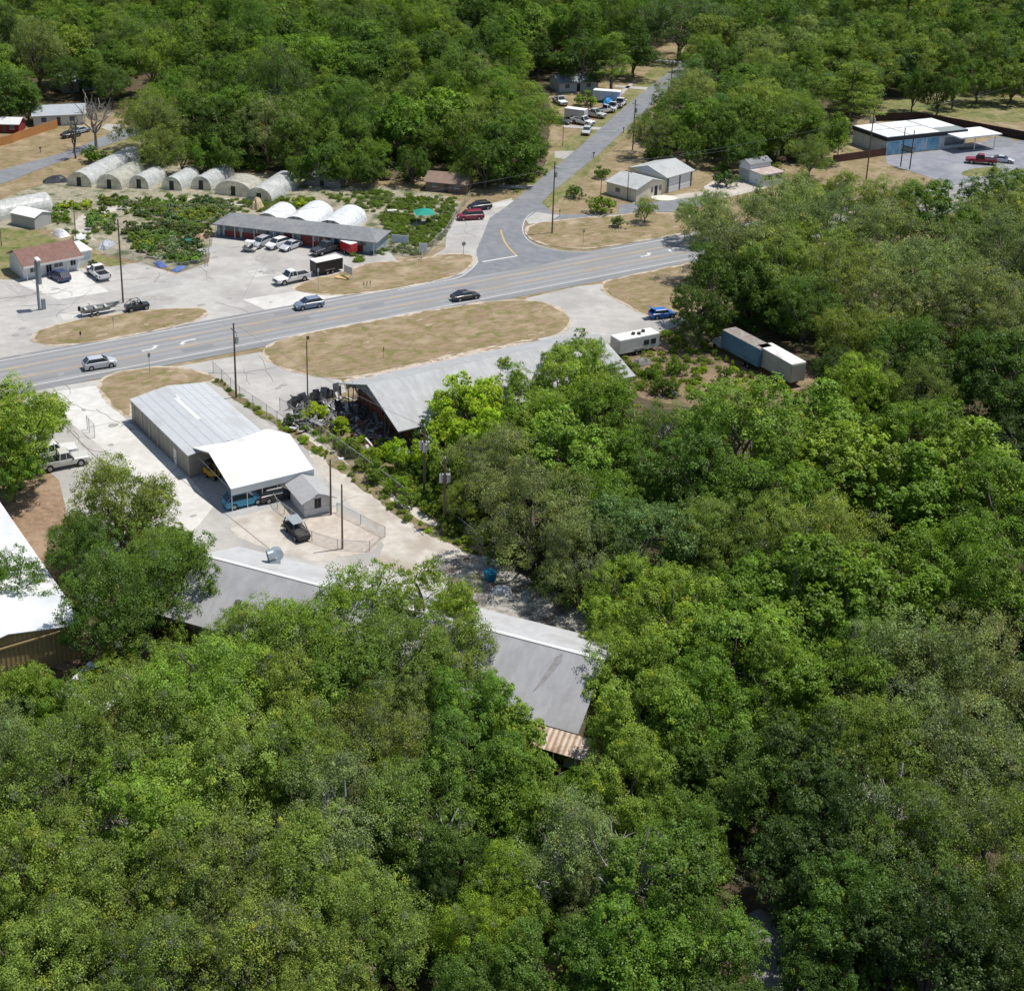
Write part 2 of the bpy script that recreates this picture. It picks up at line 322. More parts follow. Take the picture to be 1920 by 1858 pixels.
ground('shaded_drive', [(1405,1690),(1480,1730),(1530,1800),(1560,1920),(1430,1920),(1400,1780)], .05, mat('leafy_drive', (.20,.20,.215), c2=(.30,.30,.31), scale=1.2, dirt=(.16,.10,.07), dscale=.5), 1, jit=.2)
m_tar = mat('tar_stain', (.30,.285,.26), c2=(.42,.405,.375), scale=1.5)
def blob(name, x, y, a, b, z, m, rot=0.0, n=11, jit=.25):
    pts = []
    for t in np.linspace(0, 6.283, n + 1)[:-1]:
        k = random.uniform(1 - jit, 1 + jit); px_, py_ = a*k*math.cos(t), b*k*math.sin(t)
        pts.append((x + px_*math.cos(rot) - py_*math.sin(rot), y + px_*math.sin(rot) + py_*math.cos(rot)))
    ground(name, None, z, m, 2, world=pts)
for u, v, a, b in ((500,486,2.2,2.2),(505,512,1.2,1.2),(300,560,3,1.0)):
    c = G(u, v); blob('stain', c.x, c.y, a, b, .066, m_tar)
# wear of the paved lots: oil spots, tyre marks, cracks, patched slabs, and bare / green spots of the verges
m_oil = mat('oil_spot', (.27,.265,.25), c2=(.36,.355,.335), scale=2); m_patch = mat('patched_slab', (.50,.49,.46), c2=(.56,.55,.52), scale=.8)
m_patchd = mat('dark_patch', (.36,.355,.34), c2=(.42,.415,.395), scale=.8); m_crack = mat('crack', (.24,.235,.22)); m_bare = mat('bare_sand', (.33,.255,.165), c2=(.42,.34,.24), scale=3); m_tuft = mat('green_patch', (.14,.145,.05), c2=(.22,.20,.09), scale=3)
LOTW = [tuple(G(*q)[:2]) for q in LOT]; YARD = [tuple(G(*q)[:2]) for q in [(100,740),(230,730),(245,790),(350,890),(420,975),(560,1010),(650,1050),(480,1020),(300,1000),(180,860)]]
SLAB = [tuple(G(*q)[:2]) for q in [(450,690),(500,700),(620,720),(560,760),(470,740)]]
ISW = [[tuple(G(*q)[:2]) for q in v_] for v_ in ISL.values()]
def rin(P):
    for _ in range(200):
        x, y = random.uniform(min(q[0] for q in P), max(q[0] for q in P)), random.uniform(min(q[1] for q in P), max(q[1] for q in P))
        if inside((x, y), P) and not any(inside((x, y), I) for I in ISW if I is not P): return x, y
    return P[0]
for P, zb, n in ((LOTW, .0705, 26), (YARD, .0705, 9), (SLAB, .0705, 4)):
    for k in range(n):
        x, y = rin(P); blob('oil_stain', x, y, random.uniform(.25,.9), random.uniform(.2,.5), zb + k*.0003, m_oil, HW)
    for k in range(n):
        x, y = rin(P); pts = [Vector((x, y, 0))]; a = random.choice((HW, HW + 1.57)) + random.uniform(-.5, .5)
        for _ in range(random.randint(4, 9)): a += random.uniform(-.6, .6); pts.append(pts[-1] + Vector((math.cos(a), math.sin(a), 0))*random.uniform(.8, 2))
        mb = MB()
        for i in range(len(pts)-1):
            t = (pts[i+1]-pts[i]).normalized(); q = Vector((-t.y, t.x, 0))*.035; mb.add([pts[i]-q, pts[i+1]-q, pts[i+1]+q, pts[i]+q], [(0,1,2,3)])
        o = mb.build('pavement_crack', m_crack); o.location.z = zb + .009 + k*.0002; tag(o, kind='structure')
for k in range(12):
    x, y = rin(LOTW); a, b = random.uniform(1.5, 5), random.uniform(1.2, 2.6); t = Vector((math.cos(HW), math.sin(HW))); q = Vector((-t.y, t.x))
    ground('slab_patch', None, .052 + k*.0008, random.choice((m_patch, m_patchd)), 0, world=[tuple(Vector((x, y)) + t*i*a + q*j*b) for i, j in ((-1,-1),(1,-1),(1,1),(-1,1))])
for k in range(9):                                   # crack seal and patches on the highway
    x = random.uniform(-20, 110); o_ = random.choice((-9, -5.3, -1.6)); c = HA + hd*x + hn*o_
    ground('road_patch', None, .0765 + k*.0004, m_should, 0, world=[tuple((c + hd*i*random.uniform(1,3) + hn*j*.8)[:2]) for i, j in ((-1,-1),(1,-1),(1,1),(-1,1))])
for I in ISW:
    for k in range(12 if len(I) > 12 else 6):
        x, y = rin(I); zz = .107 + k*.0009
        blob('worn_patch', x, y, random.uniform(.3, 1.1), random.uniform(.2, .5), zz, random.choice((m_bare, m_bare, m_tuft)), HW + random.uniform(-.2,.2), 14, .45)
#PART2
# ------------------------------------------------------------------ foliage
def foliage_mat(name, inst=False):
    m = bpy.data.materials.new(name); m.use_nodes = True; N = m.node_tree.nodes; L = m.node_tree.links
    out = N['Material Output']; N.remove(N['Principled BSDF'])
    if inst:
        tint = N.new('ShaderNodeAttribute'); tint.attribute_type = 'INSTANCER'; tint.attribute_name = 'tint'; tc = tint.outputs['Color']
    else:
        tint = N.new('ShaderNodeObjectInfo'); tc = tint.outputs['Color']
    va = N.new('ShaderNodeAttribute'); va.attribute_name = 'var'
    sep = N.new('ShaderNodeSeparateColor'); L.new(va.outputs['Color'], sep.inputs[0])
    # red channel: leaf brightness, green channel: moss, blue channel: yellowing
    k = N.new('ShaderNodeMapRange'); k.inputs[3].default_value = .55; k.inputs[4].default_value = 1.5; L.new(sep.outputs[0], k.inputs[0])
    mul = N.new('ShaderNodeVectorMath'); mul.operation = 'SCALE'; L.new(tc, mul.inputs[0]); L.new(k.outputs[0], mul.inputs['Scale'])
    mx = N.new('ShaderNodeMix'); mx.data_type = 'RGBA'; L.new(sep.outputs[1], mx.inputs[0]); L.new(mul.outputs[0], mx.inputs[6]); mx.inputs[7].default_value = (.175, .195, .135, 1)
    my = N.new('ShaderNodeMix'); my.data_type = 'RGBA'; L.new(sep.outputs[2], my.inputs[0]); L.new(mx.outputs[2], my.inputs[6])
    ye = N.new('ShaderNodeVectorMath'); ye.operation = 'MULTIPLY'; ye.inputs[1].default_value = (1.9, 1.45, .9); L.new(mx.outputs[2], ye.inputs[0]); L.new(ye.outputs[0], my.inputs[7])
    col = my.outputs[2]
    d = N.new('ShaderNodeBsdfDiffuse'); t = N.new('ShaderNodeBsdfTranslucent'); g = N.new('ShaderNodeBsdfGlossy')
    g.inputs['Roughness'].default_value = .45; g.inputs['Color'].default_value = (.5,.55,.45,1)
    L.new(col, d.inputs[0])
    tb = N.new('ShaderNodeVectorMath'); tb.operation = 'MULTIPLY'; tb.inputs[1].default_value = (1.25, 1.35, .5); L.new(col, tb.inputs[0]); L.new(tb.outputs[0], t.inputs[0])
    m1 = N.new('ShaderNodeMixShader'); m1.inputs[0].default_value = .42; L.new(d.outputs[0], m1.inputs[1]); L.new(t.outputs[0], m1.inputs[2])
    m2 = N.new('ShaderNodeMixShader'); m2.inputs[0].default_value = .035; L.new(m1.outputs[0], m2.inputs[1]); L.new(g.outputs[0], m2.inputs[2])
    L.new(m2.outputs[0], out.inputs[0]); return m
FOL = foliage_mat('leaves'); FOLI = foliage_mat('wood_leaves', True)
m_bark = mat('bark', (.10,.085,.07), c2=(.19,.165,.14), scale=4, coord='obj', bump=.6)
m_grey = mat('grey_bark', (.24,.22,.20), c2=(.36,.34,.31), scale=4, coord='obj')
def rdirs(n, zmin=-1.0):
    z = rng.uniform(zmin, 1, n); a = rng.uniform(0, 2*np.pi, n); r = np.sqrt(1 - z*z)
    return np.stack([r*np.cos(a), r*np.sin(a), z], 1)
def leaf_mesh(name, P, Nrm, size, var, aspect=.55, m=None, droop=None):
    """one mesh of leaf sprays: a folded kite at every point of P, facing roughly Nrm"""
    n = len(P); a = rdirs(n); Nrm = Nrm / np.maximum(np.linalg.norm(Nrm, axis=1, keepdims=True), 1e-6)
    t = np.cross(Nrm, a); t /= np.maximum(np.linalg.norm(t, axis=1, keepdims=True), 1e-6)
    if droop is not None:
        t[droop] = np.array([0, 0, -1.0]) + .25*a[droop]; Nrm[droop] = np.cross(t[droop], rdirs(int(droop.sum())))
    b = np.cross(Nrm, t); b /= np.maximum(np.linalg.norm(b, axis=1, keepdims=True), 1e-6)
    s = (size * rng.uniform(.65, 1.35, n))[:, None]; w = s * aspect
    if droop is not None: s[droop] *= 1.9; w[droop] *= .45
    V = np.stack([P - t*s*.5, P + b*w*.5 + Nrm*s*.06, P + t*s*.5, P - b*w*.5 + Nrm*s*.06], 1).reshape(-1, 3).astype(np.float32)
    me = bpy.data.meshes.new(name); me.vertices.add(4*n); me.loops.add(4*n); me.polygons.add(n)
    me.vertices.foreach_set('co', V.ravel()); me.loops.foreach_set('vertex_index', np.arange(4*n, dtype=np.int32))
    me.polygons.foreach_set('loop_start', np.arange(0, 4*n, 4, dtype=np.int32))
    at = me.attributes.new('var', 'FLOAT_COLOR', 'FACE')
    c = np.concatenate([var, np.ones((n, 1))], 1).astype(np.float32); at.data.foreach_set('color', c.ravel())
    me.update(); me.validate(); me.materials.append(m or FOL); return me
def crown_mesh(name, Rr=6.0, zc=7.5, zr=4.2, lobes=26, clumps=15, leaves=34, leaf=.34, lr=(.24,.40), cs=.30, moss=0., yellow=.05, low=-.35, gap=0., aspect=.6, up=.6, shape='dome', jitter=.75, cvar=.5):
    Pl, Nl, Vl, Dr = [], [], [], []
    if shape == 'dome':
        dirs = rdirs(lobes, low)
        rad = rng.uniform(.42, 1.02, lobes) ** .75
        C = dirs * rad[:, None] * np.array([Rr, Rr, zr]) + np.array([0, 0, zc])
        C[:, :2] *= (1 + .12*np.sin(3*np.arctan2(C[:, 1], C[:, 0]) + rng.uniform(0, 6)))[:, None]
        LR = rng.uniform(lr[0], lr[1], lobes) * Rr
    elif shape == 'column':                              # pine / tall irregular
        z = rng.uniform(-1, 1, lobes); wz = (1 - .75*np.abs(z*.5 + .5)**1.6)
        a = rng.uniform(0, 2*np.pi, lobes); r = Rr * wz * rng.uniform(.35, 1, lobes)
        C = np.stack([r*np.cos(a), r*np.sin(a), zc + z*zr], 1); LR = rng.uniform(lr[0], lr[1], lobes) * Rr
    for c, r in zip(C, LR):
        if rng.random() < gap: continue
        d = rdirs(clumps, -.55); CC = c + d * r * rng.uniform(.7, 1.05, (clumps, 1)) * np.array([1, 1, .8])
        base = rng.uniform(.3, .7)
        for q, dd in zip(CC, d):
            if rng.random() < gap*.6: continue
            n = int(leaves * rng.uniform(.5, 1.4)); e = rdirs(n, -.5)
            p = q + e * (r*cs*rng.uniform(.4, 1.15)) * rng.uniform(.3, 1, (n, 1))
            v = np.zeros((n, 3)); bb = np.clip(base + rng.normal(0, .22*cvar*2), 0, 1)
            v[:, 0] = np.clip(bb + rng.normal(0, .07, n), 0, 1)
            if rng.random() < moss: v[:, 1] = rng.uniform(.55, 1)
            if rng.random() < yellow: v[:, 2] = rng.uniform(.2, .8)
            Pl.append(p); Vl.append(v)
            Nl.append(e*.5 + dd*.5 + np.array([0, 0, up]) + rng.normal(0, jitter, (n, 3)))
            Dr.append((rng.random(n) < moss*.6))
    P = np.concatenate(Pl); Nn = np.concatenate(Nl); V = np.concatenate(Vl); D = np.concatenate(Dr)
    V[D, 1] = 1.0
    return leaf_mesh(name, P, Nn, leaf, V, aspect, droop=D if D.any() else None)
def trunk_mesh(name, Rr=6., zc=7.5, zr=4.2, r0=.38, limbs=6, m=None, forks=2, lean=.25, tall=False, bare=False, reach=.8):
    mb = MB()
    def limb(a, b, ra, rb, seg=4, wob=.25, n=7):
        pts = [Vector(a)]; L_ = (Vector(b)-Vector(a)).length
        for i in range(1, seg+1):
            p = Vector(a).lerp(Vector(b), i/seg)
            if i < seg: p += Vector((random.gauss(0, wob), random.gauss(0, wob), random.gauss(0, wob*.6))) * L_*.12
            pts.append(p)
        for i in range(seg): mb.tube(pts[i], pts[i+1], ra + (rb-ra)*i/seg, ra + (rb-ra)*(i+1)/seg, n, cap=False)
        return pts
    if tall:
        limb((0,0,-.3), (random.uniform(-.4,.4), random.uniform(-.4,.4), zc+zr*.95), r0, .06, 6, .05)
        for i in range(limbs):
            z = zc - zr*.9 + zr*1.8*i/limbs; a = random.uniform(0, 6.28); rr = Rr*(1-.6*i/limbs)*.8
            limb((0,0,z), (rr*math.cos(a), rr*math.sin(a), z+rr*.25), .09, .03, 2, n=5)
    else:
        h0 = (zc-zr)*.75 + .6
        limb((0,0,-.3), (random.uniform(-.3,.3), random.uniform(-.3,.3), h0), r0*1.25, r0*.85, 3, .1, 9)
        for i in range(limbs):
            a = 6.28*i/limbs + random.uniform(-.4,.4); el = random.uniform(.25, 1.1)
            e = Vector((Rr*reach*math.cos(a)*math.cos(el), Rr*reach*math.sin(a)*math.cos(el), zc - zr*.1 + zr*.9*math.sin(el)))
            ps = limb((0,0,h0-.3), e, r0*.6, .07, 5, .35)
            for j in range(forks):
                s = ps[random.choice((2,3))]; q = s + Vector((random.gauss(0,1), random.gauss(0,1), abs(random.gauss(.4,.5)))).normalized()*Rr*.38
                pp = limb(s, q, r0*.26, .04, 3, .35, 5)
                if bare:
                    for w in range(5):
                        s2 = pp[random.choice((1,2,3))]; q2 = s2 + Vector((random.gauss(0,1), random.gauss(0,1), abs(random.gauss(.5,.5)))).normalized()*Rr*.22
                        limb(s2, q2, .045, .015, 2, .3, 4)
    ob = mb.build(name, m or m_bark, None, smooth=True); me = ob.data; bpy.data.objects.remove(ob); return me
KINDS = {   # crown height centre zc, half height zr, radius Rr at scale 1
 'oak':   dict(Rr=6., zc=6.6, zr=4.7, low=-.75, lobes=34, lr=(.22,.42), clumps=24, leaves=56, leaf=.165, cs=.42, jitter=.5, moss=.05, yellow=.07, aspect=.7),
 'moss':  dict(Rr=6., zc=6.9, zr=4.8, low=-.7, lobes=36, clumps=22, leaves=54, leaf=.165, cs=.44, jitter=.55, moss=.24, yellow=.05, gap=.05, aspect=.7),
 'leafy': dict(Rr=5.5, zc=6.8, zr=5.0, low=-.8, lobes=34, clumps=20, leaves=34, leaf=.28, cs=.36, moss=0., yellow=.05, aspect=.8, up=.9, jitter=.5),
 'lush':  dict(Rr=5.5, zc=6.6, zr=5.2, low=-.85, lobes=36, clumps=24, leaves=48, leaf=.19, cs=.40, lr=(.24,.40), moss=0., yellow=.08, aspect=.75, up=.75, jitter=.45),
 'pine':  dict(Rr=3.6, zc=11., zr=5.5, lobes=40, clumps=14, leaves=36, leaf=.22, cs=.5, lr=(.25,.42), shape='column', yellow=.12, aspect=.35, up=.3),
 'sparse':dict(Rr=4.5, zc=6.2, zr=4.4, low=-.6, lobes=40, clumps=18, leaves=34, leaf=.19, cs=.5, gap=.13, lr=(.2,.36), yellow=.1, aspect=.55),
 'shrub': dict(Rr=2., zc=1.2, zr=1.3, lobes=20, clumps=12, leaves=30, leaf=.17, cs=.42, yellow=.08, low=-.6),
}
NV = {'oak':4,'moss':4,'leafy':3,'lush':4,'pine':2,'sparse':2,'shrub':3}
CROWN = {k: [crown_mesh('crown', **KINDS[k]) for _ in range(NV[k])] for k in KINDS}
TRUNK = {k: [trunk_mesh('trunk', KINDS[k]['Rr'], KINDS[k]['zc'], KINDS[k]['zr'], tall=(k == 'pine'), r0=.12 if k == 'shrub' else .2 if k == 'sparse' else .3, limbs=14 if k == 'pine' else 6) for _ in range(NV[k] if k != 'shrub' else 1)] for k in KINDS}
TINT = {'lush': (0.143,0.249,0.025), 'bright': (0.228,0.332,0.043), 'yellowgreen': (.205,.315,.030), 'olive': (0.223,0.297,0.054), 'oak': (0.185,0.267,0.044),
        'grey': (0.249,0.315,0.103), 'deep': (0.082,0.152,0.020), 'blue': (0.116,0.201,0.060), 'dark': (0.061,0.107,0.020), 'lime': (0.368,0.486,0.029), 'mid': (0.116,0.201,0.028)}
TWORD = {'lush':'fresh green','bright':'bright green','yellowgreen':'yellow-green','olive':'olive green','oak':'mid olive-green','grey':'grey-green','deep':'deep green','blue':'blue-green','dark':'dark green','lime':'lime green','mid':'mid green'}
KWORD = {'oak':'oak','moss':'mossy oak','leafy':'leafy tree','lush':'broadleaf tree','pine':'pine','sparse':'thin-crowned tree','shrub':'shrub'}
NAMES = {'oak':'oak_tree','moss':'mossy_oak_tree','leafy':'leafy_tree','lush':'broadleaf_tree','pine':'pine_tree','sparse':'thin_tree','shrub':'shrub'}
TREES = []
def vtint(t):
    c = TINT[t]; k = random.uniform(.88, 1.14); h = random.uniform(-.07, .07)
    return (c[0]*k*(1+h), c[1]*k, c[2]*k*(1-h), 1)
def tree(x, y, r, kind, tint, label=None, zs=None, group=None, auto=False, rotz=None):
    K = KINDS[kind]; s = r / K['Rr']; zs = zs if zs else s**.75 * random.uniform(.9, 1.12)
    e = empty(NAMES[kind], (x, y, 0), random.uniform(0, 6.28) if rotz is None else rotz, label, {'pine':'pine','shrub':'shrub'}.get(kind, 'tree'), group)
    e.scale = (s, s, zs)
    i = random.randrange(NV[kind])
    t = bpy.data.objects.new('trunk', TRUNK[kind][min(i, len(TRUNK[kind])-1)]); COL.objects.link(t); t.parent = e
    c = bpy.data.objects.new('crown', CROWN[kind][i]); COL.objects.link(c); c.parent = e; c.color = vtint(tint)
    TREES.append(dict(o=e, x=x, y=y, r=r, kind=kind, tint=tint, h=(K['zc']+K['zr'])*zs, label=label)); return e
def tree_px(u, v, rp, kind, tint, label=None, H=None, group=None):
    """tree whose crown centre shows at photo pixel (u, v) with radius rp px"""
    K = KINDS[kind]; z = 4.
    for _ in range(5):
        p = G(u, v, z); d = p.y*CP - (z-CH)*SP; r = rp * d / F
        s = r / K['Rr']; zs = (H / (K['zc']+K['zr'])) if H else s**.75
        z = K['zc'] * zs
    return tree(p.x, p.y, r, kind, tint, label, zs, group)
# ------------------------------------------------------------------ woods: individually placed trees, (u, v, radius px, kind, tint)
NEARW = [ # wood in the foreground, left of the long grey roof
 (15,1325,80,'lush','bright'),(120,1345,62,'lush','lush'),(70,1330,50,'lush','bright'),(235,1370,115,'oak','olive'),(385,1300,130,'oak','bright'),(520,1330,115,'oak','olive'),(110,1480,125,'moss','oak'),(265,1530,125,'lush','bright'),
 (20,1420,90,'moss','grey'),(410,1470,125,'oak','olive'),(40,1640,130,'oak','oak'),(215,1690,125,'oak','olive'),(420,1640,125,'moss','olive'),(560,1440,110,'oak','oak'),(640,1530,115,'moss','grey'),
 (590,1650,120,'oak','olive'),(90,1810,130,'oak','olive'),(290,1840,125,'moss','oak'),(480,1800,130,'moss','olive'),(700,1400,105,'moss','olive'),(790,1530,110,'oak','oak'),(700,1750,115,'oak','olive'),
 (600,1880,110,'oak','olive'),(560,1210,110,'oak','bright'),(680,1150,95,'sparse','bright'),(790,1130,90,'sparse','bright'),(740,1250,110,'oak','oak'),(860,1230,88,'oak','olive'),(850,1165,55,'sparse','bright'),(880,1340,80,'lush','lush'),
 (640,1290,100,'lush','mid'),(470,1190,80,'oak','olive'),(960,1385,62,'leafy','bright'),(880,1450,100,'lush','mid'),(1000,1500,100,'lush','lush'),(1180,1500,90,'lush','bright'),
 (1085,1600,110,'moss','grey'),(1235,1650,115,'lush','mid'),(1190,1780,120,'lush','lush'),(1340,1800,95,'lush','mid'),(1280,1560,75,'lush','mid'),(965,1660,85,'oak','yellowgreen'),(890,1760,85,'oak','yellowgreen'),
 (1040,1830,95,'lush','mid'),(860,1620,70,'lush','deep'),(800,1660,60,'oak','dark'),(130,1570,60,'moss','grey'),(340,1400,70,'oak','bright'),(760,1340,70,'oak','grey'),
 (10,1760,90,'oak','olive'),(390,1730,80,'moss','grey'),(900,1870,90,'lush','mid'),(1120,1700,70,'moss','grey')]
RIGHTW = [ # tangled wood on the right, below the field with the box trucks
 (1085,720,75,'lush','bright'),(1010,790,70,'lush','bright'),(1130,790,80,'lush','lush'),(868,765,55,'leafy','lime'),(905,820,45,'leafy','lime'),(835,815,38,'leafy','lime'),(1060,860,85,'leafy','bright'),(935,880,85,'moss','grey'),(1000,960,105,'moss','grey'),
 (1150,880,75,'lush','lush'),(1200,1010,95,'lush','blue'),(1110,960,80,'lush','lush'),(1090,1050,85,'moss','grey'),(1380,810,110,'lush','bright'),(1300,900,90,'lush','mid'),(1440,930,100,'lush','lush'),
 (1530,800,80,'leafy','bright'),(1600,890,100,'leafy','bright'),(1720,820,90,'lush','lush'),(1690,930,95,'leafy','lush'),(1810,890,100,'leafy','bright'),(1890,970,110,'lush','lush'),
 (1460,1020,90,'oak','olive'),(1350,1010,85,'oak','olive'),(1560,1020,95,'oak','olive'),(1530,1130,115,'leafy','lush'),(1650,1120,100,'leafy','lush'),(1780,1060,100,'lush','lush'),(1890,1130,110,'lush','lush'),
 (1180,1130,75,'lush','bright'),(1270,1170,95,'lush','bright'),(1380,1210,110,'lush','bright'),(1175,1265,80,'lush','bright'),(1150,1215,55,'lush','bright'),(800,850,26,'leafy','lime'),(850,885,38,'leafy','bright'),(872,935,42,'oak','olive'),(910,755,42,'leafy','lime'),(965,835,55,'leafy','bright'),(945,715,34,'leafy','bright'),(990,735,48,'lush','bright'),(1035,690,42,'lush','bright'),(1085,672,46,'lush','bright'),(1128,715,45,'lush','lush'),(1000,690,26,'leafy','bright'),(745,850,22,'leafy','lime'),(1210,1370,95,'lush','bright'),(1330,1350,110,'lush','lush'),(1460,1310,105,'lush','lush'),
 (1570,1320,100,'lush','lush'),(1690,1270,125,'moss','grey'),(1830,1270,125,'moss','grey'),(1660,1420,110,'oak','olive'),(1810,1430,125,'moss','grey'),(1510,1440,105,'lush','deep'),(1390,1480,90,'lush','lush'),
 (1560,1560,110,'lush','deep'),(1700,1590,115,'moss','olive'),(1860,1590,125,'moss','olive'),(1480,1650,85,'lush','deep'),(1600,1730,110,'lush','mid'),(1750,1770,125,'lush','deep'),(1890,1780,120,'oak','deep'),
 (1545,1830,80,'lush','mid'),(1250,1280,70,'lush','lush'),(1190,940,55,'lush','mid'),(1240,830,70,'oak','mid'),(1740,960,60,'oak','deep'),(1600,1220,80,'lush','mid'),(1440,1120,80,'lush','lush'),(1300,1440,70,'lush','mid')]
UPW = [ # grove of mossy oaks between highway and field
 (1385,440,85,'moss','grey'),(1320,400,50,'oak','grey'),(1480,400,75,'oak','grey'),(1560,420,75,'moss','grey'),(1450,520,75,'lush','olive'),(1360,530,75,'lush','deep'),(1312,585,52,'lush','deep'),(1410,562,50,'lush','deep'),
 (1510,570,66,'oak','mid'),(1580,520,80,'moss','olive'),(1650,450,80,'moss','grey'),(1760,410,75,'lush','mid'),(1650,375,50,'oak','grey'),(1730,520,90,'moss','grey'),(1830,570,95,'moss','grey'),(1890,470,85,'moss','grey'),
 (1870,375,60,'lush','mid'),(1600,625,65,'oak','olive'),(1770,690,80,'lush','deep'),(1880,710,90,'lush','deep'),(1690,650,60,'lush','mid'),(1620,720,60,'lush','yellowgreen'),(1720,735,65,'moss','olive'),(1585,760,40,'sparse','yellowgreen'),
 (1540,480,60,'lush','olive'),(1660,570,75,'moss','grey'),(1900,620,80,'moss','grey'),(1460,450,55,'oak','olive'),(1800,480,60,'moss','grey'),(1510,350,30,'oak','grey'),(1580,350,30,'oak','olive'),(1710,375,40,'oak','grey'),(1830,430,60,'moss','grey')]
FARW = [ # wood behind the greenhouses up to the side street
 (290,240,62,'moss','olive'),(375,215,62,'lush','mid'),(430,245,60,'lush','deep'),(500,240,65,'moss','grey'),(560,265,50,'lush','mid'),(610,200,65,'lush','mid'),(650,270,50,'lush','mid'),(745,235,58,'leafy','lush'),(832,225,62,'leafy','bright'),
 (700,300,35,'lush','lush'),(900,230,60,'oak','oak'),(955,270,65,'lush','mid'),(1000,220,50,'oak','oak'),(940,190,55,'oak','oak'),(870,150,60,'moss','grey'),(780,120,75,'lush','deep'),(400,110,70,'lush','mid'),(560,120,80,'lush','lush'),
 (470,160,60,'lush','mid'),(680,130,60,'lush','mid'),(330,165,50,'lush','mid'),(385,290,30,'lush','lush'),(425,290,32,'lush','mid'),(340,290,30,'moss','olive'),(300,280,40,'moss','olive'),(995,285,35,'lush','mid'),(910,300,45,'lush','mid'),(603,303,36,'lush','mid'),(690,318,26,'lush','mid'),(772,308,30,'lush','deep'),(875,318,28,'oak','oak'),(645,318,24,'lush','lush'),(560,318,24,'lush','mid')]
SIDEW = [ # wood right of the side street
 (1225,245,42,'moss','oak'),(1265,215,45,'lush','mid'),(1310,230,50,'lush','lush'),(1360,250,50,'lush','mid'),(1420,235,60,'lush','mid'),(1490,230,62,'oak','oak'),(1545,250,45,'lush','lush'),(1480,170,55,'lush','mid'),(1405,180,55,'lush','mid'),
 (1322,105,48,'oak','oak'),(1430,100,50,'oak','grey'),(1290,275,30,'lush','mid'),(1400,285,35,'lush','mid'),(1520,290,38,'moss','oak'),(1600,165,62,'pine','oak',None,16),(1640,120,55,'pine','oak',None,16),(1095,110,52,'lush','deep'),(1010,100,38,'lush','deep'),(1150,105,40,'pine','oak',None,15),(1280,40,75,'moss','blue'),(1190,90,50,'lush','deep')]
ZONE = {}
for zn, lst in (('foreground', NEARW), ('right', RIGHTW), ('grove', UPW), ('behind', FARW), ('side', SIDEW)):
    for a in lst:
        if zn == 'right' and a[1] > 1380 and a[0] > 1350: a = a[:4] + ({'lush':'mid','mid':'deep','deep':'dark','olive':'oak'}.get(a[4], a[4]),)  # lower-right corner: shade put into the leaf colours by darker tints
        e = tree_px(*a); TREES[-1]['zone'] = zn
# special trees
def sp(u, v, rp, k, t, lab, **kw):
    tree_px(u, v, rp, k, t, lab, **kw); TREES[-1]['zone'] = None
sp(240,955,108,'oak','olive','tall broad oak with pale olive crown, between white roof and grey workshop')
sp(215,1130,112,'oak','mid','dark dense oak at the lower corner of the tan-walled white-roofed building')
sp(165,1045,72,'oak','mid','middle-left part of the tall tree mass beside the white roof')
sp(300,1050,72,'oak','oak','green tree filling the gap left of the long grey roof end')
sp(330,1080,85,'sparse','mid','loose green tree over the left end of the long grey roof')
sp(135,1010,50,'oak','mid','smaller green tree leaning out from the white roof corner side')
sp(30,815,98,'lush','bright','round bright green tree at the left edge beside the two parked pickups')
sp(82,785,50,'oak','bright','right-hand lobe tree joined to the round bright tree at left edge')
sp(20,870,60,'lush','lush','low leafy tree beneath the round bright tree at the left edge')
sp(28,1090,62,'sparse','mid','thin tree standing in front of the white metal roof at left edge')
sp(1210,392,22,'oak','oak','small round tree with bare trunk on lawn before the cream garage', H=4.6)
sp(1160,418,15,'shrub','grey','small grey-green bush on corner lawn left of the small round tree')
sp(1128,386,24,'shrub','yellowgreen','large yellow-green palm-like bush beside the driveway of the cream garage')
sp(1078,362,16,'shrub','mid','green bush on the street verge above the yellow-green bush')
sp(1130,325,16,'shrub','lush','bright shrub at rear left corner of cream garage')
sp(905,335,22,'shrub','oak','rounded bush near side street corner behind dark parked car')
sp(1100,188,22,'shrub','olive','wide rusty-olive bush among the parked trucks of the side street')
sp(1362,338,22,'shrub','blue','bush leaning against the small white outbuilding')
sp(1452,318,16,'shrub','olive','round bush at right end of small white outbuilding')
sp(1352,318,14,'shrub','lush','green bush between cream garage and small white outbuilding')
sp(173,495,9,'shrub','deep','clipped dark hedge at right wall of the red-roofed shop')
sp(170,292,22,'shrub','lush','bright leafy shrub beside back road left of the greenhouses')
sp(195,300,18,'shrub','mid','green shrub between the back road and the first greenhouse')
sp(50,195,26,'lush','mid','slim tree with bare trunk in front of the grey-roofed far house', H=9)
sp(15,170,55,'lush','mid','big dark tree over the red-walled shed at far left', )
for i, (u, v, rp, t, lab) in enumerate(((1715,165,26,'deep','first leaning trunked tree behind the blue garage, leftmost of five'),(1762,170,28,'deep','second tree behind the blue garage with crown over dark fence'),(1790,160,24,'mid','slim third tree behind the blue garage'),(1835,150,36,'mid','fourth tree behind blue garage, wide crown and bare trunk'),(1900,150,45,'oak','fifth tree behind blue garage at the right picture edge'))):
    sp(u, v, rp, 'lush', t, lab, H=11)
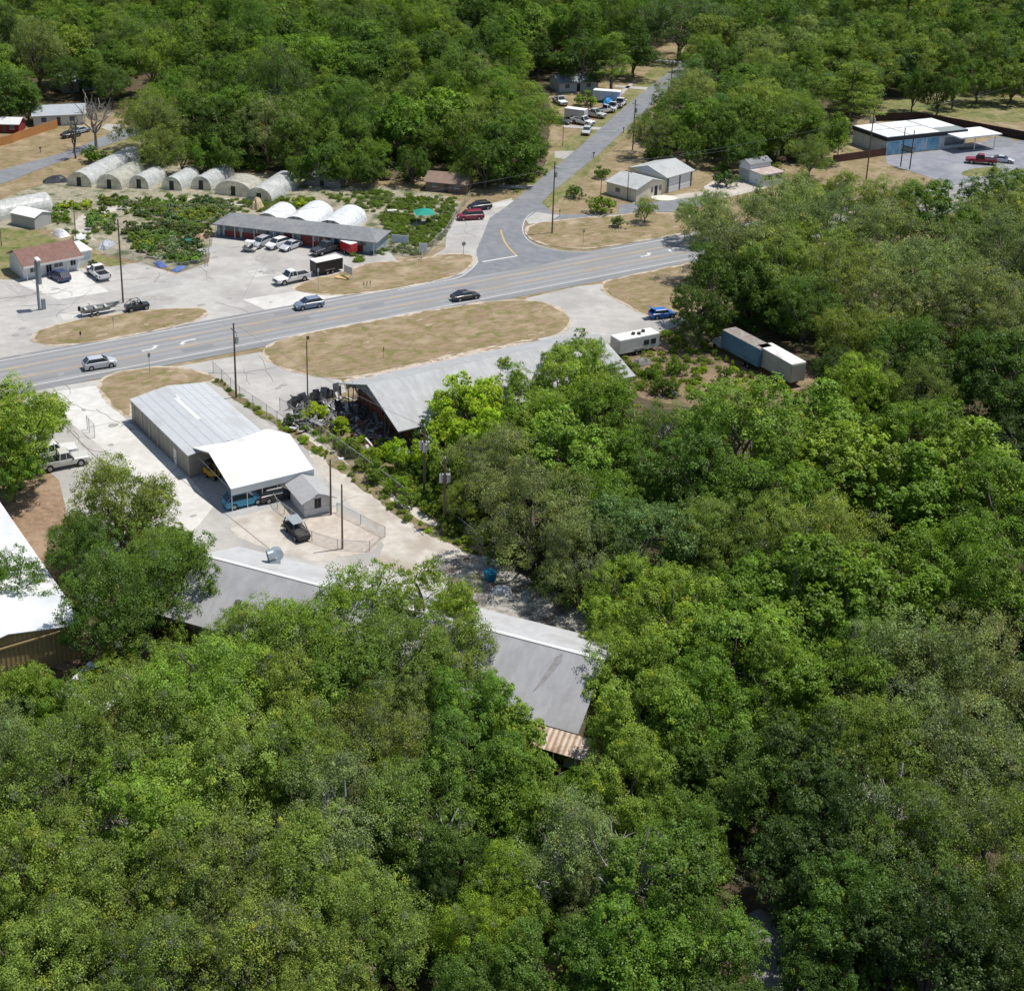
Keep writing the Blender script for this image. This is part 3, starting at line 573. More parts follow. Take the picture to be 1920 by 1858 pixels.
for (u, v, rp, k, t, lab) in ((590,775,24,'shrub','lime','lime-green bush rooted in debris left of the ruined gable'),(640,800,22,'shrub','lime','lime-green bush in front of the broken red wall'),(655,840,22,'shrub','olive','dull bush between chain fence and ruined gable'),(720,850,20,'shrub','lime','lime bush below the ruined gable corner'),
    (705,885,26,'shrub','bright','spiky palm-like bush along the chain fence'),(740,910,22,'shrub','yellowgreen','yellowing palmetto next to spiky bush at the fence'),(768,935,22,'shrub','bright','green shrub along the fence below transformer pole'),(815,950,24,'shrub','yellowgreen','yellow-green shrub at the foot of fence pole'),(850,990,20,'shrub','olive','olive shrub where fence meets the big grey oak'),
    (1180,692,18,'shrub','olive','weedy bush in front of the camper behind the ruin'),(1222,700,16,'shrub','lush','green bush right of the weedy bush by the camper'),(1150,680,14,'shrub','yellowgreen','yellow-green bush at the far corner of ruin'),(1270,690,20,'shrub','lush','lush green bush in brown field behind ruin'),(1245,725,24,'shrub','mid','dark green bush in field by pile of scrap'),(1360,700,12,'shrub','lush','small low green bush in the middle of the brown field'),(1340,725,13,'shrub','lush','small bush at lower edge of the brown field'),(1160,640,12,'shrub','lime','lime shrub behind far end of grey ruin roof'),
    (765,790,8,'shrub','lush','little sapling poking above the ruin roof eave'),(795,800,9,'shrub','lush','second little sapling right of the first by the ruin eave'),(545,790,14,'shrub','dark','dark blackened bush at left end of debris heap'),(680,870,18,'shrub','olive','weedy bush against the chain fence')):
    sp(u, v, rp, k, t, lab)
# bare trees
def bare_tree(u, vb, vt, lab, m=m_grey, r0=.3, Rr=4.5, reach=.85, name='dead_tree', forks=4):
    p = G(u, vb); h = hgt(u, vb, vt); zr = h*.36; zc = h - zr
    me = trunk_mesh('trunk', Rr, zc, zr, r0, 8, m, forks, bare=True, reach=reach)
    o = bpy.data.objects.new(name, me); COL.objects.link(o); o.location = p; tag(o, lab, 'tree'); return o
bare_tree(180, 280, 155, 'bare grey dead tree beside the back road at left', Rr=5.5, forks=6)
bare_tree(1215, 900, 755, 'white-barked dead tree with forked bare limbs in front of the grey ruin roof', m=mat('white_bark', (.42,.40,.37)), r0=.22, Rr=4.5, forks=1)
bare_tree(1115, 720, 640, 'thin bare tree poking up behind the bright trees at the ruin roof', Rr=3, r0=.12)
bare_tree(142, 298, 205, 'slim tall dark trunk with sparse top beside back road', m=m_bark, Rr=1.6, r0=.2, forks=3)
m_wb = mat('white_bark', (.42,.40,.37))
for u, vb, vt, lab, rr in ((1165,1760,1545,'pale bare limbs rising between green crowns in lower middle foreground',4.5),(1010,1740,1570,'pale bare branches beside the yellow-green tree at bottom centre',3.2),(1650,1600,1425,'white dead branches between dark crowns at lower right',3.6),
    (820,1660,1500,'grey bare twigs in foreground wood left of bottom centre',3),(215,1640,1470,'thin bare branches between bright crowns at lower left',3),(700,1320,1150,'bare limbs showing in pale crown over the long grey roof',3),(620,1640,1440,'grey dead trunk among olive oaks at lower left centre',2.5)):
    bare_tree(u, vb, vt, lab, m=m_wb, r0=.22, Rr=rr, forks=3)
# ---- automatic fill of the woods
CLEAR = [[(-80,250),(0,245),(60,205),(60,180),(130,180),(150,200),(235,205),(245,240),(225,285),(240,305),(560,330),(585,335),(650,340),(720,345),(800,350),(870,330),(930,350),(1000,345),(1040,300),(1045,240),(1030,215),(1015,180),(1030,160),(1090,165),(1150,145),(1170,120),(1240,105),(1290,90),(1315,112),(1290,150),(1210,180),(1198,205),(1190,300),(1215,320),(1300,298),(1330,315),(1380,298),(1450,300),(1475,322),(1556,312),(1556,290),(1590,235),(1640,205),(1690,180),(1960,180),(2100,270),(2100,325),(1900,325),(1850,340),(1765,368),(1700,355),(1560,345),(1480,350),(1360,375),(1290,410),(1285,450),(1330,478),(1320,520),(1280,560),(1265,610),(1290,640),(1340,636),(1440,636),(1520,680),(1525,725),(1420,712),(1330,700),(1260,745),(1200,700),(1165,672),(1120,640),(1045,650),(1000,700),(940,755),(880,740),(790,800),(765,840),(785,900),(820,960),(860,1000),(915,1060),(1000,1100),(1115,1165),(1105,1240),(1105,1310),(1140,1390),(1120,1415),(1010,1385),(960,1310),(930,1220),(860,1120),(800,1070),(650,1060),(560,1075),(470,1120),(400,1150),(395,1060),(370,960),(280,880),(200,870),(150,890),(125,960),(140,1060),(152,1165),(158,1225),(60,1235),(40,1190),(-80,1170)],
 [(1375,1640),(1500,1740),(1560,1858),(1500,1900),(1430,1858),(1400,1760)], [(275,95),(315,98),(318,122),(275,120)], [(152,1235),(212,1255),(205,1300),(155,1295)]]
def clear_hit(x, y, r, h):
    for dx, z in ((0, 0), (-r*.8, h*.6), (r*.8, h*.6), (0, h*.95), (0, h*.35), (-r*.6, .5), (r*.6, .5)):
        q = PX(x + dx, y, z)
        if any(inside(q, c) for c in CLEAR): return True
    return False
SPOT = [(t['x'], t['y'], t['r']) for t in TREES if t['kind'] != 'shrub']
cand = []
y = 62.0
while y < 760:
    far = y > 232; sp_ = 10.6 if far else 8.2
    xl, xr = -.33*y - 12, .50*y + 14
    x = xl
    while x < xr:
        a = x + random.uniform(-.32, .32)*sp_; b = y + random.uniform(-.32, .32)*sp_
        r = random.uniform(4.2, 8.2) if far else random.uniform(3.6, 5.2)
        h = (9.0 + (r-4)*1.25) * (random.choice((.85,1,1,1.2,1.45)) if far else random.uniform(.85,1.2))
        if not clear_hit(a, b, r, h) and not any((a-q[0])**2 + (b-q[1])**2 < ((r+q[2])*.62)**2 for q in SPOT):
            u, v = PX(a, b, h*.6); k = random.random()
            nz = math.sin(a*.021 + 1.3)*math.cos(b*.017) + random.uniform(-.5, .5)
            if far:
                kind = 'lush' if k < .42 else 'oak' if k < .68 else 'leafy' if k < .8 else 'moss' if k < .92 else 'pine'
                if u > 1500 and k > .6: kind = 'pine'
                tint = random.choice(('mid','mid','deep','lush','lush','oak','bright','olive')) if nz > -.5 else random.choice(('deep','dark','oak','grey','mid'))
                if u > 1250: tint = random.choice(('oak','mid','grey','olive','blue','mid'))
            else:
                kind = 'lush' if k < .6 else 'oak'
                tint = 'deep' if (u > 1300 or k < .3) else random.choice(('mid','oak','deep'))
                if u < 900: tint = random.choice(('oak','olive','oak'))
                h *= .62; tint = {'mid':'deep','oak':'mid','olive':'oak','deep':'dark'}.get(tint, tint)  # filler kept low, its tints darkened to paint the shade between crowns
            if kind == 'pine': r *= .75
            cand.append((a, b, r, kind, tint, h, u, v)); SPOT.append((a, b, r*.55))
        x += sp_
    y += sp_*.86
vis = [c for c in cand if -40 < c[6] < 1960 and -30 < c[7] < 1900]
vis.sort(key=lambda c: -c[2] / c[1])
nman = sum(1 for t in TREES if t['kind'] != 'shrub')
NIND = max(0, 296 - nman - 3)
ind, rest = vis[:NIND], vis[NIND:] + [c for c in cand if not (-40 < c[6] < 1960 and -30 < c[7] < 1900)]
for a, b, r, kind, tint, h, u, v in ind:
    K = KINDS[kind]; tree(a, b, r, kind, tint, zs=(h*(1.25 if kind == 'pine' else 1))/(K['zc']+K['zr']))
    TREES[-1]['zone'] = 'foreground' if (v > 1060 and u < 1120) else 'right' if v > 640 else 'grove' if v > 335 else 'farleft' if u < 250 else 'behind' if u < 1150 else 'side'
print('TREES manual', nman, 'auto ind', len(ind), 'stuff', len(rest))
# unique labels: wood, row counted from the camera side, place in that row from the left
ZW = {'foreground':'in foreground wood','right':'in right-hand wood','grove':'in grove above box truck','behind':'in wood behind greenhouses','side':'in wood beside side street','farleft':'in far-left wood'}
ORD = ['first','second','third','fourth','fifth','sixth','seventh','eighth','ninth','tenth','eleventh','twelfth','thirteenth','fourteenth']
for zn in ZW:
    ts = [t for t in TREES if t.get('zone') == zn]; ts.sort(key=lambda t: -PX(t['x'], t['y'])[1])
    n = max(1, round(math.sqrt(len(ts)))); rows = [ts[i:i+n] for i in range(0, len(ts), n)]
    for ri, row in enumerate(rows):
        row.sort(key=lambda t: PX(t['x'], t['y'])[0])
        for ci, t in enumerate(row):
            t['o']['label'] = f"{TWORD[t['tint']]} {KWORD[t['kind']]} {ZW[zn]}, {'nearest' if ri == 0 else ORD[ri]} row, {ORD[ci]} from left"
            t['o']['group'] = 'trees ' + ZW[zn]
# the far-off rest of the wood: one object of instanced trees
def wood_stuff(name, items, label, cat='wood'):
    kinds = sorted({c[3] for c in items}); me = bpy.data.meshes.new(name); me.from_pydata([(c[0], c[1], 0) for c in items], [], [])
    variants = []
    for k in kinds:
        for i in range(NV[k]):
            mb = bpy.data.meshes.new('tree'); bm = bmesh.new(); bm.from_mesh(CROWN[k][i]); nf = len(bm.faces)
            bm.from_mesh(TRUNK[k][min(i, len(TRUNK[k])-1)])
            bm.faces.ensure_lookup_table()
            for f in bm.faces[nf:]: f.material_index = 1
            bm.to_mesh(mb); bm.free(); mb.materials.append(FOLI); mb.materials.append(m_bark); variants.append((k, mb))
    first = {}; 
    for q, (k, _) in enumerate(variants): first.setdefault(k, q)
    at = me.attributes.new('pick', 'INT', 'POINT'); at.data.foreach_set('value', [first[c[3]] + random.randrange(NV[c[3]]) for c in items])
    at = me.attributes.new('tint', 'FLOAT_COLOR', 'POINT'); at.data.foreach_set('color', [q for c in items for q in vtint(c[4])])
    at = me.attributes.new('scl', 'FLOAT_VECTOR', 'POINT'); at.data.foreach_set('vector', [q for c in items for q in (c[2]/KINDS[c[3]]['Rr'], c[2]/KINDS[c[3]]['Rr'], c[5]*(1.25 if c[3] == 'pine' else 1)/(KINDS[c[3]]['zc']+KINDS[c[3]]['zr']))])
    at = me.attributes.new('rot', 'FLOAT_VECTOR', 'POINT'); at.data.foreach_set('vector', [q for c in items for q in (0, 0, random.uniform(0, 6.28))])
    o = bpy.data.objects.new(name, me); COL.objects.link(o); tag(o, label, cat, kind='stuff')
    hidden = bpy.data.collections.new(name + '_sources')          # not linked to the scene: only a source for the instances
    for q, (k, mb) in enumerate(variants): hidden.objects.link(bpy.data.objects.new('src%02d' % q, mb))
    g = bpy.data.node_groups.new(name, 'GeometryNodeTree')
    g.interface.new_socket('Geometry', in_out='INPUT', socket_type='NodeSocketGeometry'); g.interface.new_socket('Geometry', in_out='OUTPUT', socket_type='NodeSocketGeometry')
    N = g.nodes; L = g.links; gi = N.new('NodeGroupInput'); go = N.new('NodeGroupOutput')
    ci = N.new('GeometryNodeCollectionInfo'); ci.inputs['Collection'].default_value = hidden; ci.inputs['Separate Children'].default_value = True; ci.inputs['Reset Children'].default_value = True
    ip = N.new('GeometryNodeInstanceOnPoints'); ip.inputs['Pick Instance'].default_value = True
    def attr(n_, ty):
        a = N.new('GeometryNodeInputNamedAttribute'); a.data_type = ty; a.inputs['Name'].default_value = n_; return a.outputs['Attribute']
    L.new(gi.outputs[0], ip.inputs['Points']); L.new(ci.outputs[0], ip.inputs['Instance'])
    L.new(attr('pick', 'INT'), ip.inputs['Instance Index']); L.new(attr('scl', 'FLOAT_VECTOR'), ip.inputs['Scale'])
    er = N.new('FunctionNodeEulerToRotation'); L.new(attr('rot', 'FLOAT_VECTOR'), er.inputs[0]); L.new(er.outputs[0], ip.inputs['Rotation'])
    L.new(ip.outputs[0], go.inputs[0])
    md = o.modifiers.new('scatter', 'NODES'); md.node_group = g
    return o
wood_stuff('far_wood', rest, 'mass of distant treetops filling the background to the horizon')
# undergrowth between the trunks
und = []
for c in SPOT:
    if c[1] > 330: continue
    for _ in range(4):
        a = c[0] + random.uniform(-5, 5); b = c[1] + random.uniform(-5, 5)
        if not clear_hit(a, b, 1.5, 2.5): und.append((a, b, random.uniform(1.3, 2.8), 'shrub', random.choice(('deep','mid','mid','olive')), random.uniform(1.8, 4.2)))
wood_stuff('undergrowth', und, 'low tangled undergrowth beneath the trees', 'undergrowth')
# ------------------------------------------------------------------ buildings
def P2(o, t, n, a, b, z): return Vector((o[0] + t.x*a + n.x*b, o[1] + t.y*a + n.y*b, z))
def unit(deg): return Vector((math.cos(R(deg)), math.sin(R(deg)), 0))
m_black = mat('black_paint', (.02,.02,.022), rough=.5)
m_glass = mat('dark_glass', (.03,.04,.05), rough=.12, spec=.6)
m_glass2 = mat('window_glass', (.10,.13,.16), rough=.15, spec=.6)
m_trimw = mat('white_trim', (.72,.72,.70), rough=.6)
m_pole = mat('pole_wood', (.12,.085,.06), c2=(.19,.14,.10), scale=2, coord='obj')
m_steel = mat('galvanised', (.42,.43,.44), rough=.45, metal=.4, c2=(.52,.53,.54), scale=3)
def wallbox(name, o, t, n, L_, D_, z0, z1, m, parent, thick=.2):
    """four walls as one hollow shell"""
    mb = MB()
    def w(a0, b0, a1, b1):
        p = [P2(o, t, n, a0, b0, z0), P2(o, t, n, a1, b0, z0), P2(o, t, n, a1, b1, z0), P2(o, t, n, a0, b1, z0)]
        mb.add(p + [Vector((q.x, q.y, z1)) for q in p], [(0,3,2,1),(4,5,6,7),(0,1,5,4),(1,2,6,5),(2,3,7,6),(3,0,4,7)])
    w(0, 0, L_, thick); w(0, D_-thick, L_, D_); w(0, thick, thick, D_-thick); w(L_-thick, thick, L_, D_-thick)
    return mb.build(name, m, parent)
def local(parent, *objs):
    """objects were built in world space: attach to parent keeping place"""
    M = Matrix.Translation(parent.location) @ Matrix.Rotation(parent.rotation_euler.z, 4, 'Z')
    for o in objs: o.parent = parent; o.matrix_parent_inverse = M.inverted()
def bld(name, loc, label, cat='building', group=None):
    e = empty(name, (loc[0], loc[1], 0), 0, label, cat, group)
    def part(nm, mb, m, par=None, smooth=False, lab=None, bevel=0):
        o = mb.build(nm, m, None, smooth, bevel)
        o.data.transform(Matrix.Translation((-loc[0], -loc[1], 0))); o.parent = par or e
        if lab: o['label'] = lab
        return o
    return e, part
def panel(mb, o, t, n, a0, a1, z0, z1, b=-.03, th=.04, mi=0):
    """rectangle on the face b of a wall that runs along t"""
    p = [P2(o, t, n, a0, b, z0), P2(o, t, n, a1, b, z0), P2(o, t, n, a1, b+th, z0), P2(o, t, n, a0, b+th, z0)]
    mb.add(p + [Vector((q.x, q.y, z1)) for q in p], [(0,3,2,1),(4,5,6,7),(0,1,5,4),(1,2,6,5),(2,3,7,6),(3,0,4,7)], mi); return mb
def shell(o, t, n, L_, D_, z0, z1, th=.2, sides='fblr'):
    mb = MB()
    if 'f' in sides: panel(mb, o, t, n, 0, L_, z0, z1, 0, th)
    if 'b' in sides: panel(mb, o, t, n, 0, L_, z0, z1, D_-th, th)
    if 'l' in sides: panel(mb, o, t, n, 0, th, z0, z1, th, D_-2*th)
    if 'r' in sides: panel(mb, o, t, n, L_-th, L_, z0, z1, th, D_-2*th)
    return mb
def gable_roof(o, t, n, L_, D_, ze, zr, ov=.3, th=.12, rpos=.5):
    """ridge along t"""
    mb = MB(); d = D_*rpos; dz = (zr-ze)/d * ov
    mb.slab([P2(o,t,n,-ov,-ov,ze-dz), P2(o,t,n,L_+ov,-ov,ze-dz), P2(o,t,n,L_+ov,d,zr), P2(o,t,n,-ov,d,zr)], th)
    dz2 = (zr-ze)/(D_-d)*ov
    mb.slab([P2(o,t,n,-ov,d+.001,zr), P2(o,t,n,L_+ov,d+.001,zr), P2(o,t,n,L_+ov,D_+ov,ze-dz2), P2(o,t,n,-ov,D_+ov,ze-dz2)], th)
    return mb
def gable_ends(o, t, n, L_, D_, ze, zr, th=.2, rpos=.5, which='lr'):
    mb = MB()
    for a0, k in ((0, 'l'), (L_-th, 'r')):
        if k not in which: continue
        A = [P2(o,t,n,a0,.02,ze), P2(o,t,n,a0,D_-.02,ze), P2(o,t,n,a0,D_*rpos,zr-.13)]; B = [p + t*th for p in A]
        mb.add(A+B, [(0,1,2),(5,4,3),(0,3,4,1),(1,4,5,2),(2,5,3,0)])
    return mb
def gab(part, m, *a):
    for w in 'lr': part('gable', gable_ends(*a, which=w), m)
# --- grey ribbed workshop
A = G(248, 790); tA = unit(-59.2); nA = unit(30.8); LA, DA = 18.6, 10.3
e, part = bld('metal_workshop', A, 'long grey ribbed metal workshop with low roof attached to the white carport')
a_w = R(-59.2)
m_wall = ribs('workshop_wall', (.20,.19,.165), (.27,.255,.225), a_w, 1.4, bump=.3, dirt=(.16,.15,.13))
m_roof = ribs('workshop_roof', (.53,.55,.56), (.62,.64,.65), a_w, .5, rough=.45, metal=.15, dirt=(.50,.51,.51), dscale=.25, cross=1.2)
part('wall', shell(A, tA, nA, LA, DA, 0, 3.1, .15), m_wall)
gab(part, m_wall, A, tA, nA, LA, DA, 3.1, 3.75, .15)
rf = part('roof', gable_roof(A, tA, nA, LA, DA, 3.15, 3.85, .15, .08), m_roof)
mb = MB(); s_ = (3.85-3.15)/(DA/2)
def roofpatch(a0, a1, b0, b1, z_): return [P2(A,tA,nA,a0,b0,3.15+s_*b0+z_), P2(A,tA,nA,a1,b0,3.15+s_*b0+z_), P2(A,tA,nA,a1,b1,3.15+s_*b1+z_), P2(A,tA,nA,a0,b1,3.15+s_*b1+z_)]
mb.slab(roofpatch(4.0, 11.4, 4.35, 4.85, .03), .02); mb.slab(roofpatch(3.2, 4.6, 4.86, 5.1, .03), .02)
part('roof_patch', mb, mat('clear_sheet', (.72,.73,.73), rough=.4), rf)
mb = MB(); panel(mb, A, tA, nA, 13.9, 14.8, .02, 2.15, -.04, .05); d_ = part('door', mb, m_trimw)
mb = MB(); mb.box(P2(A,tA,nA,14.65,-.07,1.05), (.1,.05,.1), a_w); part('handle', mb, m_black, d_)
mb = MB()
for k in range(7): panel(mb, A, tA, nA, 1+k*2.6, 1.12+k*2.6, 0, 3.05, -.06, .05)
part('downpipe', mb, m_steel)
# --- white carport
C = G(356, 837, 3.0); tC = unit(-60.3); nC = unit(28.3); C = C - nC*.1
LC, DC = 12.4, 10.4
e, part = bld('carport', C, 'bright white open carport on thin posts joined to the grey workshop', 'carport')
m_wr = ribs('carport_roof', (.80,.80,.80), (.86,.86,.855), a_w + R(90), .35, rough=.5, dirt=(.66,.64,.58), dscale=.25, bump=.25)
zE, zR = 3.0, 4.9
mb = MB(); h2 = LC/2
mb.slab([P2(C,tC,nC,0,0,zE), P2(C,tC,nC,h2,0,zR), P2(C,tC,nC,h2,DC,zR), P2(C,tC,nC,0,DC,zE)], .1)
mb.slab([P2(C,tC,nC,h2+.002,0,zR), P2(C,tC,nC,LC,0,zE), P2(C,tC,nC,LC,DC,zE), P2(C,tC,nC,h2+.002,DC,zR)], .1)
part('roof', mb, m_wr)
mb = MB(); p = [P2(C,tC,nC,LC+.0,0,zE-.02), P2(C,tC,nC,LC,DC,zE-.02)]
mb.slab([P2(C,tC,nC,LC+.005,-.03,zE), P2(C,tC,nC,LC+.09,-.03,zE), P2(C,tC,nC,LC+.09,DC+.03,zE), P2(C,tC,nC,LC+.005,DC+.03,zE)], .85)
part('fascia', mb, mat('pale_blue_metal', (.52,.56,.58), rough=.5))
for b in (.1, 2.0, 3.9, 5.8, 7.7, DC-.1):
    mb = MB(); q = P2(C,tC,nC,LC-.1,b,0); mb.tube(q, (q.x,q.y,zE-.8), .06, n=6); part('post', mb, m_trimw)
for a_ in (.2, 4.2, 8.2):
    for b in (.1, DC-.1):
        if b > 5 or a_ < 1:
            mb = MB(); q = P2(C,tC,nC,a_,b,0); mb.tube(q, (q.x,q.y,zE + (zR-zE)*(a_/h2 if a_ < h2 else (LC-a_)/h2) - .12), .06, n=6); part('post', mb, m_trimw)
mb = MB()
for a0, z0, a1, z1 in ((0,zE-.15,h2,zR-.15),(h2,zR-.15,LC,zE-.15)):
    for b in (.12, 3.4, 6.8, DC-.15):
        mb.tube(P2(C,tC,nC,a0,b,z0), P2(C,tC,nC,a1,b,z1), .06, n=5)
for b in (.12, 3.4, 6.8, DC-.15): mb.tube(P2(C,tC,nC,0.1,b,zE-.35), P2(C,tC,nC,LC,b,zE-.3), .05, n=5)
part('roof_frame', mb, m_steel)
# --- small white shed beside the carport
S = G(571, 971); tS = unit(20); S2 = G(621, 960); tS = (S2 - S).normalized(); nS = Vector((-tS.y, tS.x, 0)); LS = (S2-S).length
e, part = bld('garden_shed', S, 'little white shed with grey gable roof standing beside two dark poles', 'shed')
m_shw = mat('shed_white', (.62,.63,.64), c2=(.70,.71,.71), scale=1.5, dirt=(.5,.5,.48), dscale=.6)
part('wall', shell(S, tS, nS, LS, 4.4, 0, 2.1, .12), m_shw)
# gable faces the viewer: ridge runs along nS
mb = MB(); zz = 2.9
for s0, s1 in ((-.5, LS/2), (LS/2+.002, LS+.5)):
    za, zb = (2.0, zz) if s0 < 0 else (zz, 2.0)
    mb.slab([P2(S,tS,nS,s0,-.5,za), P2(S,tS,nS,s1,-.5,zb), P2(S,tS,nS,s1,4.9,zb), P2(S,tS,nS,s0,4.9,za)], .1)
part('roof', mb, mat('shed_roof', (.36,.36,.36), c2=(.43,.43,.43), scale=2))
for b in (.02, 4.26):
    mb = MB(); A_ = [P2(S,tS,nS,.02,b,2.1), P2(S,tS,nS,LS-.02,b,2.1), P2(S,tS,nS,LS/2,b,2.76)]; B_ = [q + nS*.12 for q in A_]
    mb.add(A_+B_, [(0,1,2),(5,4,3),(0,3,4,1),(1,4,5,2),(2,5,3,0)]); part('gable', mb, m_shw)
mb = MB(); panel(mb, S, tS, nS, 1.25, 2.0, .9, 2.1, -.03, .04); w_ = part('window', mb, m_black)
for a_ in (.65, 1.25-.02, 2.0): 
    mb = MB(); panel(mb, S, tS, nS, a_ if a_ > 1 else 1.6, (a_ if a_ > 1 else 1.6)+.05, .88, 2.12, -.05, .03); part('shutter', mb, mat('shutter_grey', (.2,.2,.21)), w_)
mb = MB(); panel(mb, S, tS, nS, -.02, LS+.02, .0, .1, -.05, .04); panel(mb, S, tS, nS, 0, LS, .95, 1.0, -.02, .03); part('trim', mb, m_steel)
# --- long grey roof in the foreground
rdir = unit(-25.4); rn = unit(64.6)
O = G(382, 1040, 6.2); O = Vector((O.x, O.y, 0)) - rn*6.9
e, part = bld('long_grey_building', O, 'very long low building, plain grey gable roof with white ridge cap, half under trees')
LF, DF = 41.2, 13.8
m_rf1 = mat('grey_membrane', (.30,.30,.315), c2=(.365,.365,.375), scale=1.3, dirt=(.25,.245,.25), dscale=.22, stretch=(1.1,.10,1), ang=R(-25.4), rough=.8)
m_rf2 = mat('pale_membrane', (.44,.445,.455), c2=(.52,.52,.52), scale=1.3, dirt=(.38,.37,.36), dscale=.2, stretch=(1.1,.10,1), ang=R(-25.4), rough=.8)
mb = MB(); zE, zR = 3.4, 6.2; ov = .3; dz = .12
mb.slab([P2(O,rdir,rn,-ov,-ov,zE-dz), P2(O,rdir,rn,LF+ov,-ov,zE-dz), P2(O,rdir,rn,LF+ov,DF/2,zR), P2(O,rdir,rn,-ov,DF/2,zR)], .15, 0)
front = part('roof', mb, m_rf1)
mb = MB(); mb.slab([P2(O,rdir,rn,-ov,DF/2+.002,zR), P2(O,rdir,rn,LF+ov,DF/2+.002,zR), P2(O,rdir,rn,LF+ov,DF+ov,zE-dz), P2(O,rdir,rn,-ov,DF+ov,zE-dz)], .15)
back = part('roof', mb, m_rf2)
mb = MB(); mb.slab([P2(O,rdir,rn,-ov,DF/2-.2,zR-.0), P2(O,rdir,rn,LF+ov,DF/2-.2,zR-.0), P2(O,rdir,rn,LF+ov,DF/2,zR+.08), P2(O,rdir,rn,-ov,DF/2,zR+.08)], .05)
mb.slab([P2(O,rdir,rn,-ov,DF/2+.001,zR+.08), P2(O,rdir,rn,LF+ov,DF/2+.001,zR+.08), P2(O,rdir,rn,LF+ov,DF/2+.2,zR), P2(O,rdir,rn,-ov,DF/2+.2,zR)], .05)
part('ridge_cap', mb, m_trimw)
m_fw = ribs('tan_siding', (.30,.25,.18), (.36,.30,.22), R(-25.4), .6)
part('wall', shell(O, rdir, rn, LF, DF, 0, zE-.02, .2), m_fw); gab(part, m_fw, O, rdir, rn, LF, DF, zE-.02, zR-.05, .2)
mb = MB(); sl_ = (zR-zE)/(DF/2)
def onroof(a, b, lift=0): return P2(O, rdir, rn, a, b, zE + sl_*(b if b < DF/2 else DF-b) + lift)
c = G(1045, 1240, 5.6); ca = (c - O).dot(rdir); cb = (c - O).dot(rn)
pts = [(-.3,.3),(-.05,.55),(.15,1.0),(.3,.5),(.38,.0),(.0,-1.4),(-.5,-2.9),(-.95,-4.0),(-1.05,-4.0),(-.75,-2.6),(-.45,-1.0)]
mb.slab([onroof(ca+x, cb+y_*.85, .012) for x, y_ in pts], .008); part('roof_stain', mb, mat('roof_stain', (.215,.205,.205), c2=(.28,.27,.27), scale=2), front)
# steel blower elbow on the back slope
c = G(512, 1057, 4.4); q = Vector((c.x, c.y, 0)); zb = onroof(0, (q - O).dot(rn)).z
vt = empty('roof_blower', (q.x, q.y, zb - .05), R(20), 'grey steel blower elbow standing on the back slope of the long grey roof', 'vent')
def cyl(r, h, axis='Z', n=16, c=(0,0,0), r1=None):
    mb = MB(); v = {'X': (h/2,0,0), 'Y': (0,h/2,0), 'Z': (0,0,h/2)}[axis]
    mb.tube(Vector(c)-Vector(v), Vector(c)+Vector(v), r, r1, n); return mb
m_duct = mat('duct_steel', (.36,.42,.46), rough=.35, metal=.5, c2=(.45,.5,.53), scale=3)
mb = MB(); mb.box((.1,0,.25), (1.1,1.0,.5)); mb.build('base', m_duct, vt)
cyl(.68, .75, 'Y', 20, (.35,0,.95)).build('fan_housing', m_duct, vt, smooth=False)
mb = MB(); mb.tube((.3,0,1.1), (-.55,0,.95), .55, .6, 16); mb.build('outlet', m_duct, vt); mb = MB(); mb.tube((-.5,0,.96), (-.57,0,.95), .5, .5, 16); mb.build('opening', m_black, vt)
c = G(446, 1133, 5.0); q = Vector((c.x, c.y, 0)); zb = onroof(0, (q - O).dot(rn)).z
vt = empty('vent_pipe', (q.x, q.y, zb - .05), 0, 'dark capped vent pipe on the front slope of the long grey roof', 'vent')
cyl(.22, .9, 'Z', 12, (0,0,.45)).build('pipe', m_steel, vt); cyl(.34, .35, 'Z', 12, (0,0,.95), .30).build('cap', mat('vent_dark', (.08,.08,.08)), vt)
# rusty porch at its front eave
a0 = (G(1005,1375,2.6) - O).dot(rdir); a1 = (G(1140,1400,2.6) - O).dot(rdir)
PO = P2(O, rdir, rn, a0, -2.5, 0)
e, part = bld('porch', PO, 'lean-to porch with rust-streaked ribbed metal roof under the eave of the long grey roof', 'porch')
mb = MB(); mb.slab([P2(O,rdir,rn,a0,-2.5,2.55), P2(O,rdir,rn,a1,-2.5,2.55), P2(O,rdir,rn,a1,-.35,3.2), P2(O,rdir,rn,a0,-.35,3.2)], .06)
part('roof', mb, ribs('rust_roof', (.36,.22,.13), (.58,.50,.42), R(-25.4), .5, dirt=(.20,.11,.06), dscale=.7))
for k in range(4):
    mb = MB(); q = P2(O,rdir,rn,a0+.15+(a1-a0-.3)*k/3,-2.35,0); mb.tube(q, (q.x,q.y,2.55), .06, n=6); part('post', mb, m_trimw)
mb = MB(); mb.box(P2(O,rdir,rn,a0+3.4,-.7,1), (1.6,.7,1.6), R(-25.4)); tag_ = mb.build('appliance', mat('old_white', (.5,.52,.5))); tag(tag_, 'pale boxy appliance standing in shade beneath the rusty porch roof', 'appliance')
